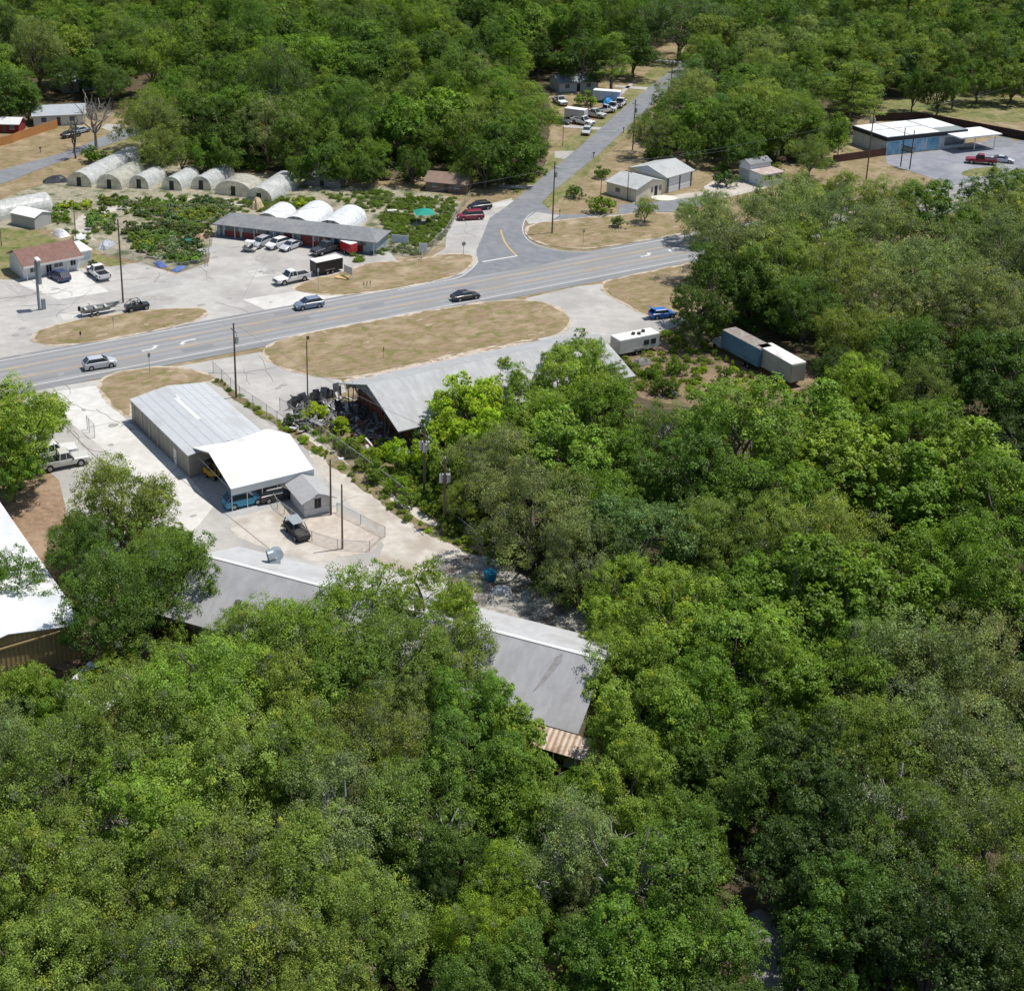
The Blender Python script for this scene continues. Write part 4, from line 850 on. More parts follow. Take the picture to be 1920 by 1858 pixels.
# --- ruined building with collapsed west gable
rd = unit(28.2); rm = unit(118.2)
Rg = G(694, 720, 6.4); S0 = Vector((Rg.x, Rg.y, 0)) - rm*7.85
e, part = bld('ruined_building', S0, 'derelict long building with plain grey roof and its near end burnt open')
LR_, DR_ = 35.5, 15.7
m_rr = mat('ruin_roof', (.37,.38,.38), c2=(.46,.47,.47), scale=1.4, dirt=(.33,.33,.32), dscale=.2, stretch=(1.,.12,1), ang=R(28.2))
m_brick = mat('burnt_brick', (.24,.06,.04), c2=(.36,.10,.06), scale=2.5, dirt=(.07,.05,.045), dscale=.35)
m_char = mat('charred', (.03,.03,.032), c2=(.10,.10,.105), scale=2.2, c3=(.20,.19,.18))
part('roof', gable_roof(S0, rd, rm, LR_, DR_, 3.5, 6.4, .45, .14), m_rr)
part('wall', shell(S0 + rd*2.2, rd, rm, LR_-2.3, DR_, 0, 3.45, .25, 'fbr'), mat('ruin_wall', (.34,.34,.32), c2=(.42,.41,.38), scale=1, dirt=(.2,.18,.16), dscale=.5))
mb = MB()   # broken brick end wall, ragged top
random.seed(3); x = 0
while x < DR_-.3:
    w_ = random.uniform(.5, 1.1); mid = 1 - abs(x/DR_-.5)*2
    h_ = min(3.3 + mid*2.2, random.uniform(1.2, 3.4) + (1.2 if x > 9 or x < 3 else -.3)); p0 = P2(S0, rd, rm, 2.4, x, 0)
    panel(mb, S0, rm, -rd, x, min(x+w_, DR_-.3), 0, h_, -2.6, .25); x += w_
part('broken_wall', mb, m_brick)
mb = MB()   # drooping gable cladding and rafters
for k in range(15):
    f = random.uniform(.03, .97); zt = 3.4 + (1-abs(f-.5)*2)*2.7
    a_ = P2(S0, rd, rm, random.uniform(.0, .5), DR_*f, zt); b_ = P2(S0, rd, rm, random.uniform(-.4, 1.2), DR_*min(1,max(0,f+random.uniform(-.08,.08))), zt - random.uniform(.5, 1.5))
    mb.slab([a_, a_ + rm*random.uniform(.3,.9), b_ + rm*random.uniform(.2,.8), b_], .05)
part('hanging_cladding', mb, mat('grey_cladding', (.13,.14,.15), c2=(.28,.29,.30), scale=1.5))
mb = MB()
mb.add([P2(S0,rd,rm,.02,1.2,3.5), P2(S0,rd,rm,.02,DR_-1,3.5), P2(S0,rd,rm,.02,DR_/2,6.1), P2(S0,rd,rm,.02,DR_*.66,4.6), P2(S0,rd,rm,.02,DR_*.4,4.3)], [(1,2,3),(3,2,4),(0,4,2)])
part('gable', mb, mat('grey_cladding', (.13,.14,.15)))
for k in range(9):
    f = .06 + .11*k; mb = MB(); zt = 3.4 + (1-abs(f-.5)*2)*2.7
    mb.tube(P2(S0,rd,rm,.3,DR_*f,zt), P2(S0,rd,rm,random.uniform(-.5,1.5),DR_*f+random.uniform(-1,1),.1), .07, n=5); part('fallen_rafter', mb, m_char)
mb = MB()   # debris heap in and before the open end
heapm = [m_char, mat('debris_pale', (.55,.55,.53)), m_brick, mat('debris_grey', (.26,.26,.27))]
for k in range(240):
    a_ = random.gauss(-.6, 1.8); b_ = random.uniform(-1, DR_+1); z_ = max(.1, .8 - abs(a_)*.18)*random.uniform(0, 1)
    q = P2(S0, rd, rm, a_, b_, z_ + .1); L_ = random.uniform(.3, 2.2)
    mb.box(q, (L_, random.uniform(.08,.5), random.uniform(.05,.12)), random.uniform(0, 6.28), random.choices((0,1,2,3), (5,2,1.5,3))[0], random.uniform(-.8, .8))
o = mb.build('debris_heap', heapm); tag(o, 'heap of charred boards and rubble spilling from the burnt end of the ruin', 'debris', kind='stuff')
mb = MB()
for k in range(150):
    q = G(random.uniform(545, 640), random.uniform(752, 812)); mb.box((q.x, q.y, random.uniform(.1, .9)), (random.uniform(.3,2.6), random.uniform(.1,.6), .08), random.uniform(0, 6.28), random.choices((0,1,3), (6,1.3,3))[0], random.uniform(-1, 1))
for k in range(16):
    q = G(545 + 6*k + random.uniform(-2,2), 768 - k*1.6); mb.box((q.x, q.y, random.uniform(.6,1.2)), (.9,.06,random.uniform(1.2,2.6)), HW + random.uniform(-.3,.3), random.choice((0,0,3)), random.uniform(-.35,.35))
o = mb.build('scrap_fence', heapm); tag(o, 'ragged row of blackened boards and scrap left of the ruin', 'debris', kind='stuff')
random.seed(11)
# --- white-roofed building at left edge
tL = unit(-59.5); nL = unit(30.5)
c2_ = G(152, 1163, 4.0); wdt = 14.0; Lb = 34
O2 = Vector((c2_.x, c2_.y, 0)) - tL*Lb - nL*wdt
e, part = bld('white_roof_building', O2, 'big building at left edge with bright white metal roof and tan ribbed walls')
m_tan = ribs('tan_ribbed_wall', (.40,.29,.14), (.50,.37,.19), R(30.5), .45, dirt=(.33,.24,.12))
part('wall', shell(O2, tL, nL, Lb, wdt, 0, 3.6, .15), m_tan)
part('roof', gable_roof(O2, tL, nL, Lb, wdt, 3.7, 5.0, .25, .1), ribs('white_metal_roof', (.80,.81,.82), (.88,.89,.89), R(30.5)+R(90), .4, rough=.35, metal=.1, dirt=(.62,.66,.70), dscale=.18))
gab(part, m_tan, O2, tL, nL, Lb, wdt, 3.6, 4.8, .15)
mb = MB(); mb.slab([P2(O2,tL,nL,Lb+.26,-.2,3.75), P2(O2,tL,nL,Lb+.36,-.2,3.75), P2(O2,tL,nL,Lb+.36,wdt+.2,3.75), P2(O2,tL,nL,Lb+.26,wdt+.2,3.75)], .18); part('gutter', mb, mat('rusty_trim', (.45,.33,.16)))
q = G(182, 1290, 2.4); O3 = Vector((q.x, q.y, 0))
e, part = bld('small_outbuilding', O3, 'small flat white roof glimpsed through gap in trees below the tan wall', 'shed')
part('wall', shell(O3 - rdir*2.5 - rn*2.4, rdir, rn, 5, 4.8, 0, 2.4, .15), m_tan)
mb = MB(); b0 = O3 - rdir*2.8 - rn*2.7; mb.slab([P2(b0,rdir,rn,0,0,2.5), P2(b0,rdir,rn,5.6,0,2.5), P2(b0,rdir,rn,5.6,5.4,2.7), P2(b0,rdir,rn,0,5.4,2.7)], .1); part('roof', mb, mat('white_patch', (.8,.8,.79)))
# --- red-roofed shop
B0 = G(45, 525); B1 = G(147, 505); tB = (B1-B0).normalized(); nB = Vector((-tB.y, tB.x, 0)); LB = (B1-B0).length + .3
e, part = bld('red_roofed_shop', B0, 'small white shop with brown-red shingle roof and shaded front, behind tall sign mast', 'shop')
m_wh = mat('shop_white', (.74,.745,.74), c2=(.80,.80,.79), scale=1)
part('wall', shell(B0, tB, nB, LB, 6.5, 0, 2.7, .2), m_wh)
mb = MB(); ov = .35
mb.slab([P2(B0,tB,nB,-ov,-1.2,2.45), P2(B0,tB,nB,LB+ov,-1.2,2.45), P2(B0,tB,nB,LB+ov,3.4,4.35), P2(B0,tB,nB,-ov,3.4,4.35)], .12)
mb.slab([P2(B0,tB,nB,-ov,3.402,4.35), P2(B0,tB,nB,LB+ov,3.402,4.35), P2(B0,tB,nB,LB+ov,7.0,2.8), P2(B0,tB,nB,-ov,7.0,2.8)], .12)
part('roof', mb, mat('red_shingle', (.19,.105,.085), c2=(.245,.14,.115), scale=1.4, dirt=(.22,.16,.135), dscale=.4))
mb = MB(); mb.slab([P2(B0,tB,nB,-ov,-1.30,2.62), P2(B0,tB,nB,LB+ov,-1.30,2.62), P2(B0,tB,nB,LB+ov,-1.21,2.62), P2(B0,tB,nB,-ov,-1.21,2.62)], .35); part('fascia', mb, m_trimw)
mb = MB(); A_ = [P2(B0,tB,nB,0,.02,2.7), P2(B0,tB,nB,0,6.48,2.7), P2(B0,tB,nB,0,3.4,4.2)]; B_ = [q + tB*.15 for q in A_]; mb.add(A_+B_, [(0,1,2),(5,4,3),(0,3,4,1),(1,4,5,2),(2,5,3,0)]); part('gable', mb, m_wh)
for a0_, a1_, z0_, z1_ in ((1.2,2.4,1.0,2.1),(4.0,4.9,.05,2.1),(5.4,6.9,1.1,2.1),(8.3,9.2,.9,2.2)):
    if a1_ < LB:
        mb = MB(); panel(mb, B0, tB, nB, a0_, a1_, z0_, z1_); w_ = part('door' if z0_ < .5 else 'window', mb, m_glass); 
        mb = MB(); panel(mb, B0, tB, nB, (a0_+a1_)/2-.03, (a0_+a1_)/2+.03, z0_, z1_, -.05, .03); part('mullion', mb, m_trimw, w_)
mb = MB(); panel(mb, B0, tB, nB, 1.0, 2.7, 2.15, 2.4, -.06, .05); panel(mb, B0, tB, nB, 5.5, 7, 2.15, 2.4, -.06, .05); part('signboard', mb, mat('dark_red', (.3,.03,.03)))
mb = MB()
for k in range(5): q = P2(B0,tB,nB,.2+(LB-.4)*k/4,-1.1,0); mb.tube(q, (q.x,q.y,2.4), .05, n=6)
part('porch_posts', mb, m_trimw)
X0 = P2(B0,tB,nB,LB,.9,0)
part('annex_wall', shell(X0, tB, nB, 2.6, 5.6, 0, 2.6, .15, 'fbr'), m_wh)
mb = MB(); mb.slab([P2(X0,tB,nB,.4,-.2,2.75), P2(X0,tB,nB,2.8,-.2,2.75), P2(X0,tB,nB,2.8,5.8,2.75), P2(X0,tB,nB,.4,5.8,2.75)], .12); part('annex_roof', mb, mat('white_patch', (.8,.8,.79)))
# --- small grey-white storage shed
q0 = G(22, 421); q1 = G(66, 431); tq = (q1-q0).normalized(); nq = Vector((-tq.y, tq.x, 0)); Lq = (q1-q0).length; Dq = 4.2
e, part = bld('storage_shed', q0, 'plain pale metal shed with low white gable roof near the left greenhouse', 'shed')
m_sg = ribs('shed_siding', (.42,.43,.42), (.48,.49,.48), math.atan2(tq.y, tq.x), .4)
part('wall', shell(q0, tq, nq, Lq, Dq, 0, 2.3, .1), m_sg); part('roof', gable_roof(q0, tq, nq, Lq, Dq, 2.35, 3.0, .15, .08), mat('white_patch', (.8,.8,.79))); gab(part, m_sg, q0, tq, nq, Lq, Dq, 2.3, 2.95, .1)
# --- long hip-roofed nursery shop
M0 = G(407, 442); M1 = G(706, 477); tM = (M1-M0).normalized(); nM = Vector((-tM.y, tM.x, 0)); LM = (M1-M0).length; DM = 6.0
e, part = bld('nursery_shop', M0, 'long low shop with grey hip roof and red brick panels before three greenhouses', 'shop')
m_bg = mat('blue_grey_wall', (.36,.43,.47), c2=(.43,.50,.54), scale=1.2, dirt=(.3,.36,.4), dscale=.5)
part('wall', shell(M0, tM, nM, LM, DM, 0, 2.5, .2), m_bg)
ov = .45; zE, zR = 2.45, 3.75; hip = 2.6
E_ = [P2(M0,tM,nM,-ov,-ov-.5,zE), P2(M0,tM,nM,LM+ov,-ov-.5,zE), P2(M0,tM,nM,LM+ov,DM+ov,zE), P2(M0,tM,nM,-ov,DM+ov,zE)]; Rr_ = [P2(M0,tM,nM,hip,DM/2,zR), P2(M0,tM,nM,LM-hip,DM/2,zR)]
mb = MB(); lo = [Vector((p.x,p.y,p.z-.12)) for p in E_]
mb.add(E_ + Rr_ + lo, [(0,1,5,4),(1,2,5),(2,3,4,5),(3,0,4),(0,6,7,1),(1,7,8,2),(2,8,9,3),(3,9,6,0),(9,8,7,6)])
part('roof', mb, mat('grey_shingle', (.19,.20,.21), c2=(.25,.26,.27), scale=1.3, dirt=(.30,.30,.29), dscale=.35))
m_rb = mat('red_brick', (.19,.045,.04), c2=(.26,.07,.055), scale=3)
for a0_, a1_, z1_ in ((1.6,4.6,1.25),(5.1,10.6,1.25),(13.4,14.9,2.2),(16.6,20.8,2.2),(21.3,22.3,2.2),(25.8,28.5,1.3)):
    mb = MB(); panel(mb, M0, tM, nM, a0_, min(a1_, LM-.3), .12, z1_, -.05, .05); part('brick_panel', mb, m_rb)
for a0_, a1_, z0_, z1_ in ((.6,1.3,.1,2.1),(1.7,4.5,1.3,2.2),(5.2,8,1.3,2.2),(8.1,10.5,1.3,2.2),(11.8,12.7,.1,2.1),(15.0,15.9,1.0,2.1),(19.2,20.1,1.1,2.1),(23.0,24.0,.1,2.1),(24.6,27.5,1.35,2.2),(28.0,29.2,1.35,2.2)):
    mb = MB(); panel(mb, M0, tM, nM, a0_, min(a1_, LM-.2), z0_, z1_, -.07, .06); w_ = part('door' if z0_ < .5 else 'window', mb, m_glass2)
    mb = MB(); panel(mb, M0, tM, nM, a0_-.04, a0_+.04, z0_, z1_, -.09, .04); panel(mb, M0, tM, nM, min(a1_, LM-.2)-.04, min(a1_, LM-.2)+.04, z0_, z1_, -.09, .04); part('frame', mb, m_trimw, w_)
for k in range(9):
    mb = MB(); q = P2(M0,tM,nM,.2+(LM-.4)*k/8,-.85,0); mb.tube(q, (q.x,q.y,zE-.1), .06, n=6); part('post', mb, m_trimw)
mb = MB(); panel(mb, M0, tM, nM, -.3, LM+.3, 0, .1, -1.1, 1.05); part('walkway', mb, mat('green_walk', (.16,.21,.21)))
# --- cream garage in two parts
Y0 = G(1137, 364); Y1 = G(1192, 379); Y2 = G(1260, 367)
n1 = (Y0-Y1).normalized(); t1 = Vector((n1.y, -n1.x, 0)); D1 = (Y0-Y1).length; L1 = (Y2-Y1).length
e, part = bld('cream_garage', Y1, 'cream walled low house joined to taller garage with two white doors and pale grey roofs', 'garage')
m_cream = mat('cream_wall', (.66,.61,.48), c2=(.74,.69,.56), scale=1, dirt=(.60,.56,.46), dscale=.4)
m_rg = mat('pale_shingle', (.40,.42,.42), c2=(.47,.48,.47), scale=1.2, dirt=(.34,.35,.34), dscale=.4)
part('wall', shell(Y1, t1, n1, L1, D1, 0, 2.7, .2), m_cream)
# ridge along n1 (gable roof falling left/right as seen), left wing
mb = MB(); zr_ = 3.9
mb.slab([P2(Y1,t1,n1,-.3,-.3,2.6), P2(Y1,t1,n1,L1*.5,-.3,zr_), P2(Y1,t1,n1,L1*.5,D1+.3,zr_), P2(Y1,t1,n1,-.3,D1+.3,2.6)], .12)
mb.slab([P2(Y1,t1,n1,L1*.5+.002,-.3,zr_), P2(Y1,t1,n1,L1+.2,-.3,2.6), P2(Y1,t1,n1,L1+.2,D1+.3,2.6), P2(Y1,t1,n1,L1*.5+.002,D1+.3,zr_)], .12)
part('roof', mb, m_rg)
for b_ in (.0, D1-.2):
    mb = MB(); A_ = [P2(Y1,t1,n1,.02,b_,2.7), P2(Y1,t1,n1,L1-.02,b_,2.7), P2(Y1,t1,n1,L1/2,b_,zr_-.15)]; B_ = [q + n1*.2 for q in A_]; mb.add(A_+B_, [(0,1,2),(5,4,3),(0,3,4,1),(1,4,5,2),(2,5,3,0)]); part('gable', mb, m_cream)
mb = MB(); panel(mb, Y1, t1, n1, L1*.62, L1*.72, .05, 2.1, -.04, .05); d_ = part('door', mb, m_black)
for f0, f1 in ((.5,.58),(.78,.86)):
    mb = MB(); panel(mb, Y1, t1, n1, L1*f0, L1*f1, 1.0, 2.0, -.04, .05); part('window', mb, m_glass2)
mb = MB(); panel(mb, Y1, n1, -t1, D1*.55, D1*.7, 1.0, 1.9, -.04, .05); part('window', mb, m_glass2)
G0 = P2(Y1,t1,n1,L1+.1,-.2,0); Lg = 8.2; Dg = 9.5
part('garage_wall', shell(G0, t1, n1, Lg, Dg, 0, 3.5, .2), m_cream)
mb = MB(); zr_ = 4.9; 
mb.slab([P2(G0,t1,n1,-.4,-.4,3.35), P2(G0,t1,n1,Lg+.4,-.4,3.35), P2(G0,t1,n1,Lg+.4,Dg/2,zr_), P2(G0,t1,n1,-.4,Dg/2,zr_)], .12)
mb.slab([P2(G0,t1,n1,-.4,Dg/2+.002,zr_), P2(G0,t1,n1,Lg+.4,Dg/2+.002,zr_), P2(G0,t1,n1,Lg+.4,Dg+.4,3.35), P2(G0,t1,n1,-.4,Dg+.4,3.35)], .12)
part('roof', mb, m_rg)
gab(part, mat('pale_blue_siding', (.46,.52,.56)), G0, t1, n1, Lg, Dg, 3.5, 4.8, .2)
for a0_ in (.7, 4.4):
    mb = MB(); panel(mb, G0, t1, n1, a0_, a0_+3.2, .05, 3.0, -.05, .06); d_ = part('garage_door', mb, mat('door_white', (.78,.81,.84)))
    mb = MB(); [panel(mb, G0, t1, n1, a0_, a0_+3.2, z_, z_+.04, -.07, .03) for z_ in (.75,1.5,2.25)]; part('panel_seams', mb, m_steel, d_)
mb = MB(); panel(mb, G0, t1, n1, .05, .6, .05, 3.2, -.04, .05); panel(mb, G0, t1, n1, 3.95, 4.35, .05, 3.2, -.04, .05); panel(mb, G0, t1, n1, 7.65, 8.15, .05, 3.2, -.04, .05); part('pillar', mb, mat('dark_grey', (.12,.12,.13)))
q = G(1226, 378); mb = MB(); q = P2(Y1,t1,n1,L1*.66,-2.2,.0); mb.prism([(q.x+2.6*math.cos(a), q.y+2.0*math.sin(a)) for a in np.linspace(0,6.28,14)[:-1]], .05, .16); o = mb.build('doorstep_slab', mat('white_slab_m', (.66,.63,.56))); tag(o, 'rounded pale slab in front of the black door of the cream garage', 'slab')
# --- small white outbuilding with rusty roof
H0 = G(1430, 352); H1 = G(1465, 344); H2 = G(1384, 336)
nh = (H2-H0).normalized(); th_ = Vector((nh.y, -nh.x, 0)); Lh = (H1-H0).length; Dh = (H2-H0).length
e, part = bld('white_outbuilding', H0, 'small white two-level outbuilding with rusty flat roof and two dark front windows', 'building')
m_hw = mat('cool_white', (.60,.64,.68), c2=(.66,.70,.73), scale=1)
part('wall', shell(H0, th_, nh, Lh, Dh, 0, 2.6, .2), m_hw)
mb = MB(); mb.slab([P2(H0,th_,nh,-.15,-.15,2.66), P2(H0,th_,nh,Lh+.15,-.15,2.66), P2(H0,th_,nh,Lh+.15,Dh*.55,2.8), P2(H0,th_,nh,-.15,Dh*.55,2.8)], .1); part('roof', mb, mat('rust_flat', (.40,.30,.27), c2=(.50,.42,.38), scale=1, dirt=(.62,.60,.58), dscale=.5))
H3 = P2(H0,th_,nh,0,Dh*.56,0)
part('upper_wall', shell(H3, th_, nh, Lh, Dh*.44, 0, 3.9, .2), m_hw); part('roof', gable_roof(H3, th_, nh, Lh, Dh*.44, 3.95, 4.7, .2, .1), mat('grey_shingle', (.19,.20,.21))); gab(part, m_hw, H3, th_, nh, Lh, Dh*.44, 3.9, 4.6, .2)
for a0_ in (.3, Lh*.55):
    mb = MB(); panel(mb, H0, th_, nh, a0_, a0_+Lh*.36, 1.3, 2.3, -.05, .06); w_ = part('window', mb, m_glass); mb = MB(); panel(mb, H0, th_, nh, a0_-.05, a0_+Lh*.36+.05, 1.22, 1.3, -.08, .08); part('sill', mb, m_trimw, w_)
# --- blue garage
K0 = G(1660, 292); K1 = G(1761, 281); K2 = G(1600, 277)
tk = (K1-K0).normalized(); nk = Vector((-tk.y, tk.x, 0)); Lk = (K1-K0).length; Dk = 11.5
e, part = bld('blue_garage', K0, 'flat-roofed car workshop with blue painted bay doors and white roof panels', 'garage')
m_bl = mat('blue_doors', (.16,.36,.52), c2=(.30,.50,.64), scale=.7, c3=(.08,.22,.38), dirt=(.5,.62,.70), dscale=.45)
part('wall', shell(K0, tk, nk, Lk+7, Dk, 0, 3.2, .25), mat('grey_white_wall', (.50,.54,.56), c2=(.58,.61,.62), scale=1, dirt=(.2,.3,.36), dscale=.5))
mb = MB(); panel(mb, K0, tk, nk, -.2, Lk+7.2, 3.2, 4.1, -.25, Dk+.5); r_ = part('parapet', mb, mat('dark_fascia', (.035,.04,.045)))
mb = MB()
for a0_, a1_, b0_, b1_ in ((.1,Lk*.40,.1,Dk*.52),(Lk*.43,Lk*.98,.1,Dk*.52),(.1,Lk*.40,Dk*.56,Dk-.1),(Lk*.43,Lk*.98,Dk*.56,Dk-.1),(Lk+.3,Lk+6.8,Dk*.3,Dk-.2)):
    mb.slab([P2(K0,tk,nk,a0_,b0_,4.16), P2(K0,tk,nk,a1_,b0_,4.16), P2(K0,tk,nk,a1_,b1_,4.16), P2(K0,tk,nk,a0_,b1_,4.16)], .05)
part('roof_panel', mb, mat('roof_white', (.74,.75,.76), c2=(.80,.80,.80), scale=.6, dirt=(.6,.62,.63), dscale=.3))
mb = MB(); panel(mb, K0, tk, nk, -.1, Lk+7.1, 4.1, 4.11, -.1, Dk+.2); part('roof', mb, mat('roof_grey', (.25,.28,.28)))
for k in range(4):
    a0_ = .4 + k*(Lk-.4)/4; mb = MB(); panel(mb, K0, tk, nk, a0_, a0_+(Lk-.4)/4-.45, .05, 2.9, -.06, .07); part('bay_door', mb, m_bl)
mb = MB(); panel(mb, K0, tk, nk, 0, Lk, 2.92, 3.18, -.05, .05); part('blue_band', mb, mat('pale_blue', (.35,.55,.68)))
mb = MB(); panel(mb, K0, tk, nk, Lk+1.2, Lk+6.6, .8, 2.6, -.06, .07); part('shop_window', mb, m_glass2)
K9 = P2(K0, tk, nk, Lk+1.5, -4.5, 0)
e, part = bld('filling_canopy', K9, 'flat pale canopy on two slim posts beside the blue garage', 'canopy')
mb = MB(); panel(mb, K9, tk, nk, 0, 11.5, 3.3, 3.6, 0, 7); part('roof', mb, mat('roof_white', (.74,.75,.76)))
for a_ in (5.2, 10.8):
    mb = MB(); q = P2(K9,tk,nk,a_,1.2,0); mb.tube(q, (q.x,q.y,3.3), .12, n=8); part('post', mb, m_trimw)
mb = MB(); panel(mb, K9, tk, nk, 2.5, 9.5, .06, .22, 2.2, 1.2); part('island', mb, mat('dark_grey', (.12,.12,.13)))
# --- houses among far trees
def house(name, u, v, L_, D_, h_, rot, wallc, roofc, lab, ridge=1.6, door=True):
    c = G(u, v); t = unit(rot); n = unit(rot+90); o = Vector((c.x, c.y, 0)) - t*L_/2
    e, part = bld(name, o, lab, 'house')
    mw = mat('wall_'+name+str(u), wallc, c2=tuple(x*1.12 for x in wallc), scale=1); mr = mat('roof_'+name+str(u), roofc, c2=tuple(x*1.15 for x in roofc), scale=1)
    part('wall', shell(o, t, n, L_, D_, 0, h_, .2), mw); part('roof', gable_roof(o, t, n, L_, D_, h_+.05, h_+ridge, .4, .12), mr); part('gable', gable_ends(o, t, n, L_, D_, h_, h_+ridge-.05, .2), mw)
    mb = MB(); panel(mb, o, t, n, L_*.45, L_*.45+.9, .05, 2.1, -.04, .05); part('door', mb, m_glass)
    for f in (.15, .7):
        mb = MB(); panel(mb, o, t, n, L_*f, L_*f+1.2, 1, 2.1, -.04, .05); w = part('window', mb, m_glass2); mb = MB(); panel(mb, o, t, n, L_*f-.05, L_*f+1.25, .92, 1.0, -.07, .07); part('sill', mb, m_trimw, w)
house('house', 112, 236, 12, 8, 2.7, 12, (.62,.62,.60), (.36,.39,.42), 'white house with grey-blue roof behind the orange board fence')
house('red_shed', 8, 250, 7, 5, 2.3, -5, (.22,.03,.03), (.62,.62,.62), 'dark red shed with white roof at far left edge behind orange fence', 1.0)
house('house', 152, 172, 9, 7, 2.7, 30, (.42,.45,.48), (.45,.55,.58), 'pale blue-roofed house almost hidden behind the bare dead tree', 1.8)
house('house', 603, 350, 7.5, 5, 2.1, -20, (.22,.22,.21), (.14,.15,.155), 'grey cottage in tree shade behind the last greenhouse', 1.4)  # roof colour darkened to carry the tree shade over it
house('house', 836, 361, 8.5, 5.5, 2.1, -18, (.20,.14,.11), (.24,.17,.13), 'low brown house under the two tall bright trees', 1.4)  # roof colour lowered too, for the shade of the trees above
house('house', 1085, 172, 11, 7, 2.6, 15, (.5,.5,.5), (.24,.26,.28), 'grey-roofed house half hidden by trees behind the parked trucks', 1.5)
house('house', 1688, 152, 9, 6, 2.5, 10, (.55,.60,.62), (.50,.55,.58), 'pale little house glimpsed between trees above the blue garage', 1.2)
house('house', 485, 75, 12, 8, 2.7, 10, (.4,.4,.4), (.42,.42,.42), 'grey roof glimpsed deep in the wood at top left', 1.5)
house('house', 1720, 28, 12, 8, 2.7, 10, (.5,.5,.5), (.5,.52,.54), 'far pale roof among the trees at top right', 1.5)
# ------------------------------------------------------------------ greenhouses
m_film = bpy.data.materials.new('greenhouse_film'); m_film.use_nodes = True
N = m_film.node_tree.nodes; L = m_film.node_tree.links; pb = N['Principled BSDF']
nz = N.new('ShaderNodeTexNoise'); nz.inputs['Scale'].default_value = .9; nz.inputs['Detail'].default_value = 5; gp = N.new('ShaderNodeNewGeometry'); L.new(gp.outputs['Position'], nz.inputs['Vector'])
cr = N.new('ShaderNodeValToRGB'); cr.color_ramp.elements[0].position = .35; cr.color_ramp.elements[1].position = .65; cr.color_ramp.elements[0].color = (.60,.63,.61,1); cr.color_ramp.elements[1].color = (.84,.86,.85,1)
L.new(nz.outputs['Fac'], cr.inputs[0]); L.new(cr.outputs[0], pb.inputs['Base Color']); pb.inputs['Roughness'].default_value = .35; pb.inputs['Alpha'].default_value = .62
m_film2 = m_film.copy(); m_film2.name = 'dirty_film'; m_film2.node_tree.nodes['Principled BSDF'].inputs['Alpha'].default_value = .58
for n_ in m_film2.node_tree.nodes:
    if n_.type == 'VALTORGB': n_.color_ramp.elements[0].color = (.50,.49,.40,1); n_.color_ramp.elements[1].color = (.72,.72,.64,1)
m_film3 = mat('white_film', (.64,.66,.68), c2=(.76,.78,.79), scale=.9, rough=.4, dirt=(.52,.55,.57), dscale=.5)
def greenhouse(cx, cy, w, L_, rot, h, lab, film):
    e = empty('greenhouse', (cx, cy, 0), R(rot), lab, 'greenhouse', 'plastic covered greenhouses of the nursery')
    nseg = 14; nst = int(L_/.55); mb = MB(); V = []
    for j in range(nst+1):
        sag = -.035 if j % 2 else .0; x = L_*j/nst
        for i in range(nseg+1):
            a = math.pi*i/nseg; rr = 1 + sag*(.6 if 0 < i < nseg else 0) + random.uniform(-.012, .012)
            V.append((x, -math.cos(a)*w/2*rr, .35*h*min(1, 1) * 0 + (math.sin(a)**.8)*h*rr))
    mb.add(V, [(j*(nseg+1)+i, (j+1)*(nseg+1)+i, (j+1)*(nseg+1)+i+1, j*(nseg+1)+i+1) for j in range(nst) for i in range(nseg)])
    mb.build('cover', film, e)
    for x in (0.0, L_):
        mb = MB(); pts = [(x, -math.cos(math.pi*i/nseg)*w/2*.985, (math.sin(math.pi*i/nseg)**.8)*h*.985) for i in range(nseg+1)]
        if x == 0: lft = [p for p in pts if p[1] <= -.5]; rgt = [p for p in pts if p[1] >= .5]; top = [p for p in pts if abs(p[1]) <= .6]; mb.add(lft + [(x,-.5,0)], [tuple(range(len(lft)+1))]); mb.add([(x,.5,0)] + rgt, [tuple(range(len(rgt)+1))]); mb.add([(x,-.5,1.9),(x,-.5,h*.93)] + top + [(x,.5,h*.93),(x,.5,1.9)], [tuple(range(len(top)+4))])
        else: mb.add(pts, [tuple(range(len(pts)))])
        mb.build('end_wall', m_film2, e)
    for k in range(int(L_/2.2)+1):
        mb = MB(); x = min(L_, k*2.2)
        for i in range(0, nseg, 2):
            a, b = math.pi*i/nseg, math.pi*(i+2)/nseg
            mb.tube((x, -math.cos(a)*w/2*1.01, math.sin(a)**.8*h*1.01), (x, -math.cos(b)*w/2*1.01, math.sin(b)**.8*h*1.01), .022, n=4, cap=False)
        mb.build('hoop', m_trimw, e)
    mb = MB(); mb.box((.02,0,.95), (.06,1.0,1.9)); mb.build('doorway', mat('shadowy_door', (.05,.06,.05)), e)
    return e
GH = [((125,347),(172,352),302-20,300,'milky greenhouse at left end of the back row, longest of the seven'),((180,352),(230,356),275,315,'greenhouse second from left in back row with brownish front wall'),((244,351),(277,356),313,320,'narrow greenhouse third from left in back row'),((302,355),(342,358),376,320,'greenhouse fourth from left in back row, whitish with door'),
      ((357,355),(397,356),440,322,'bluish greenhouse fifth from left in back row'),((410,360),(465,374),492,340,'wide greenhouse sixth in back row with two people-size openings'),((466,375),(505,385),560,350,'greenhouse at right end of the back row')]
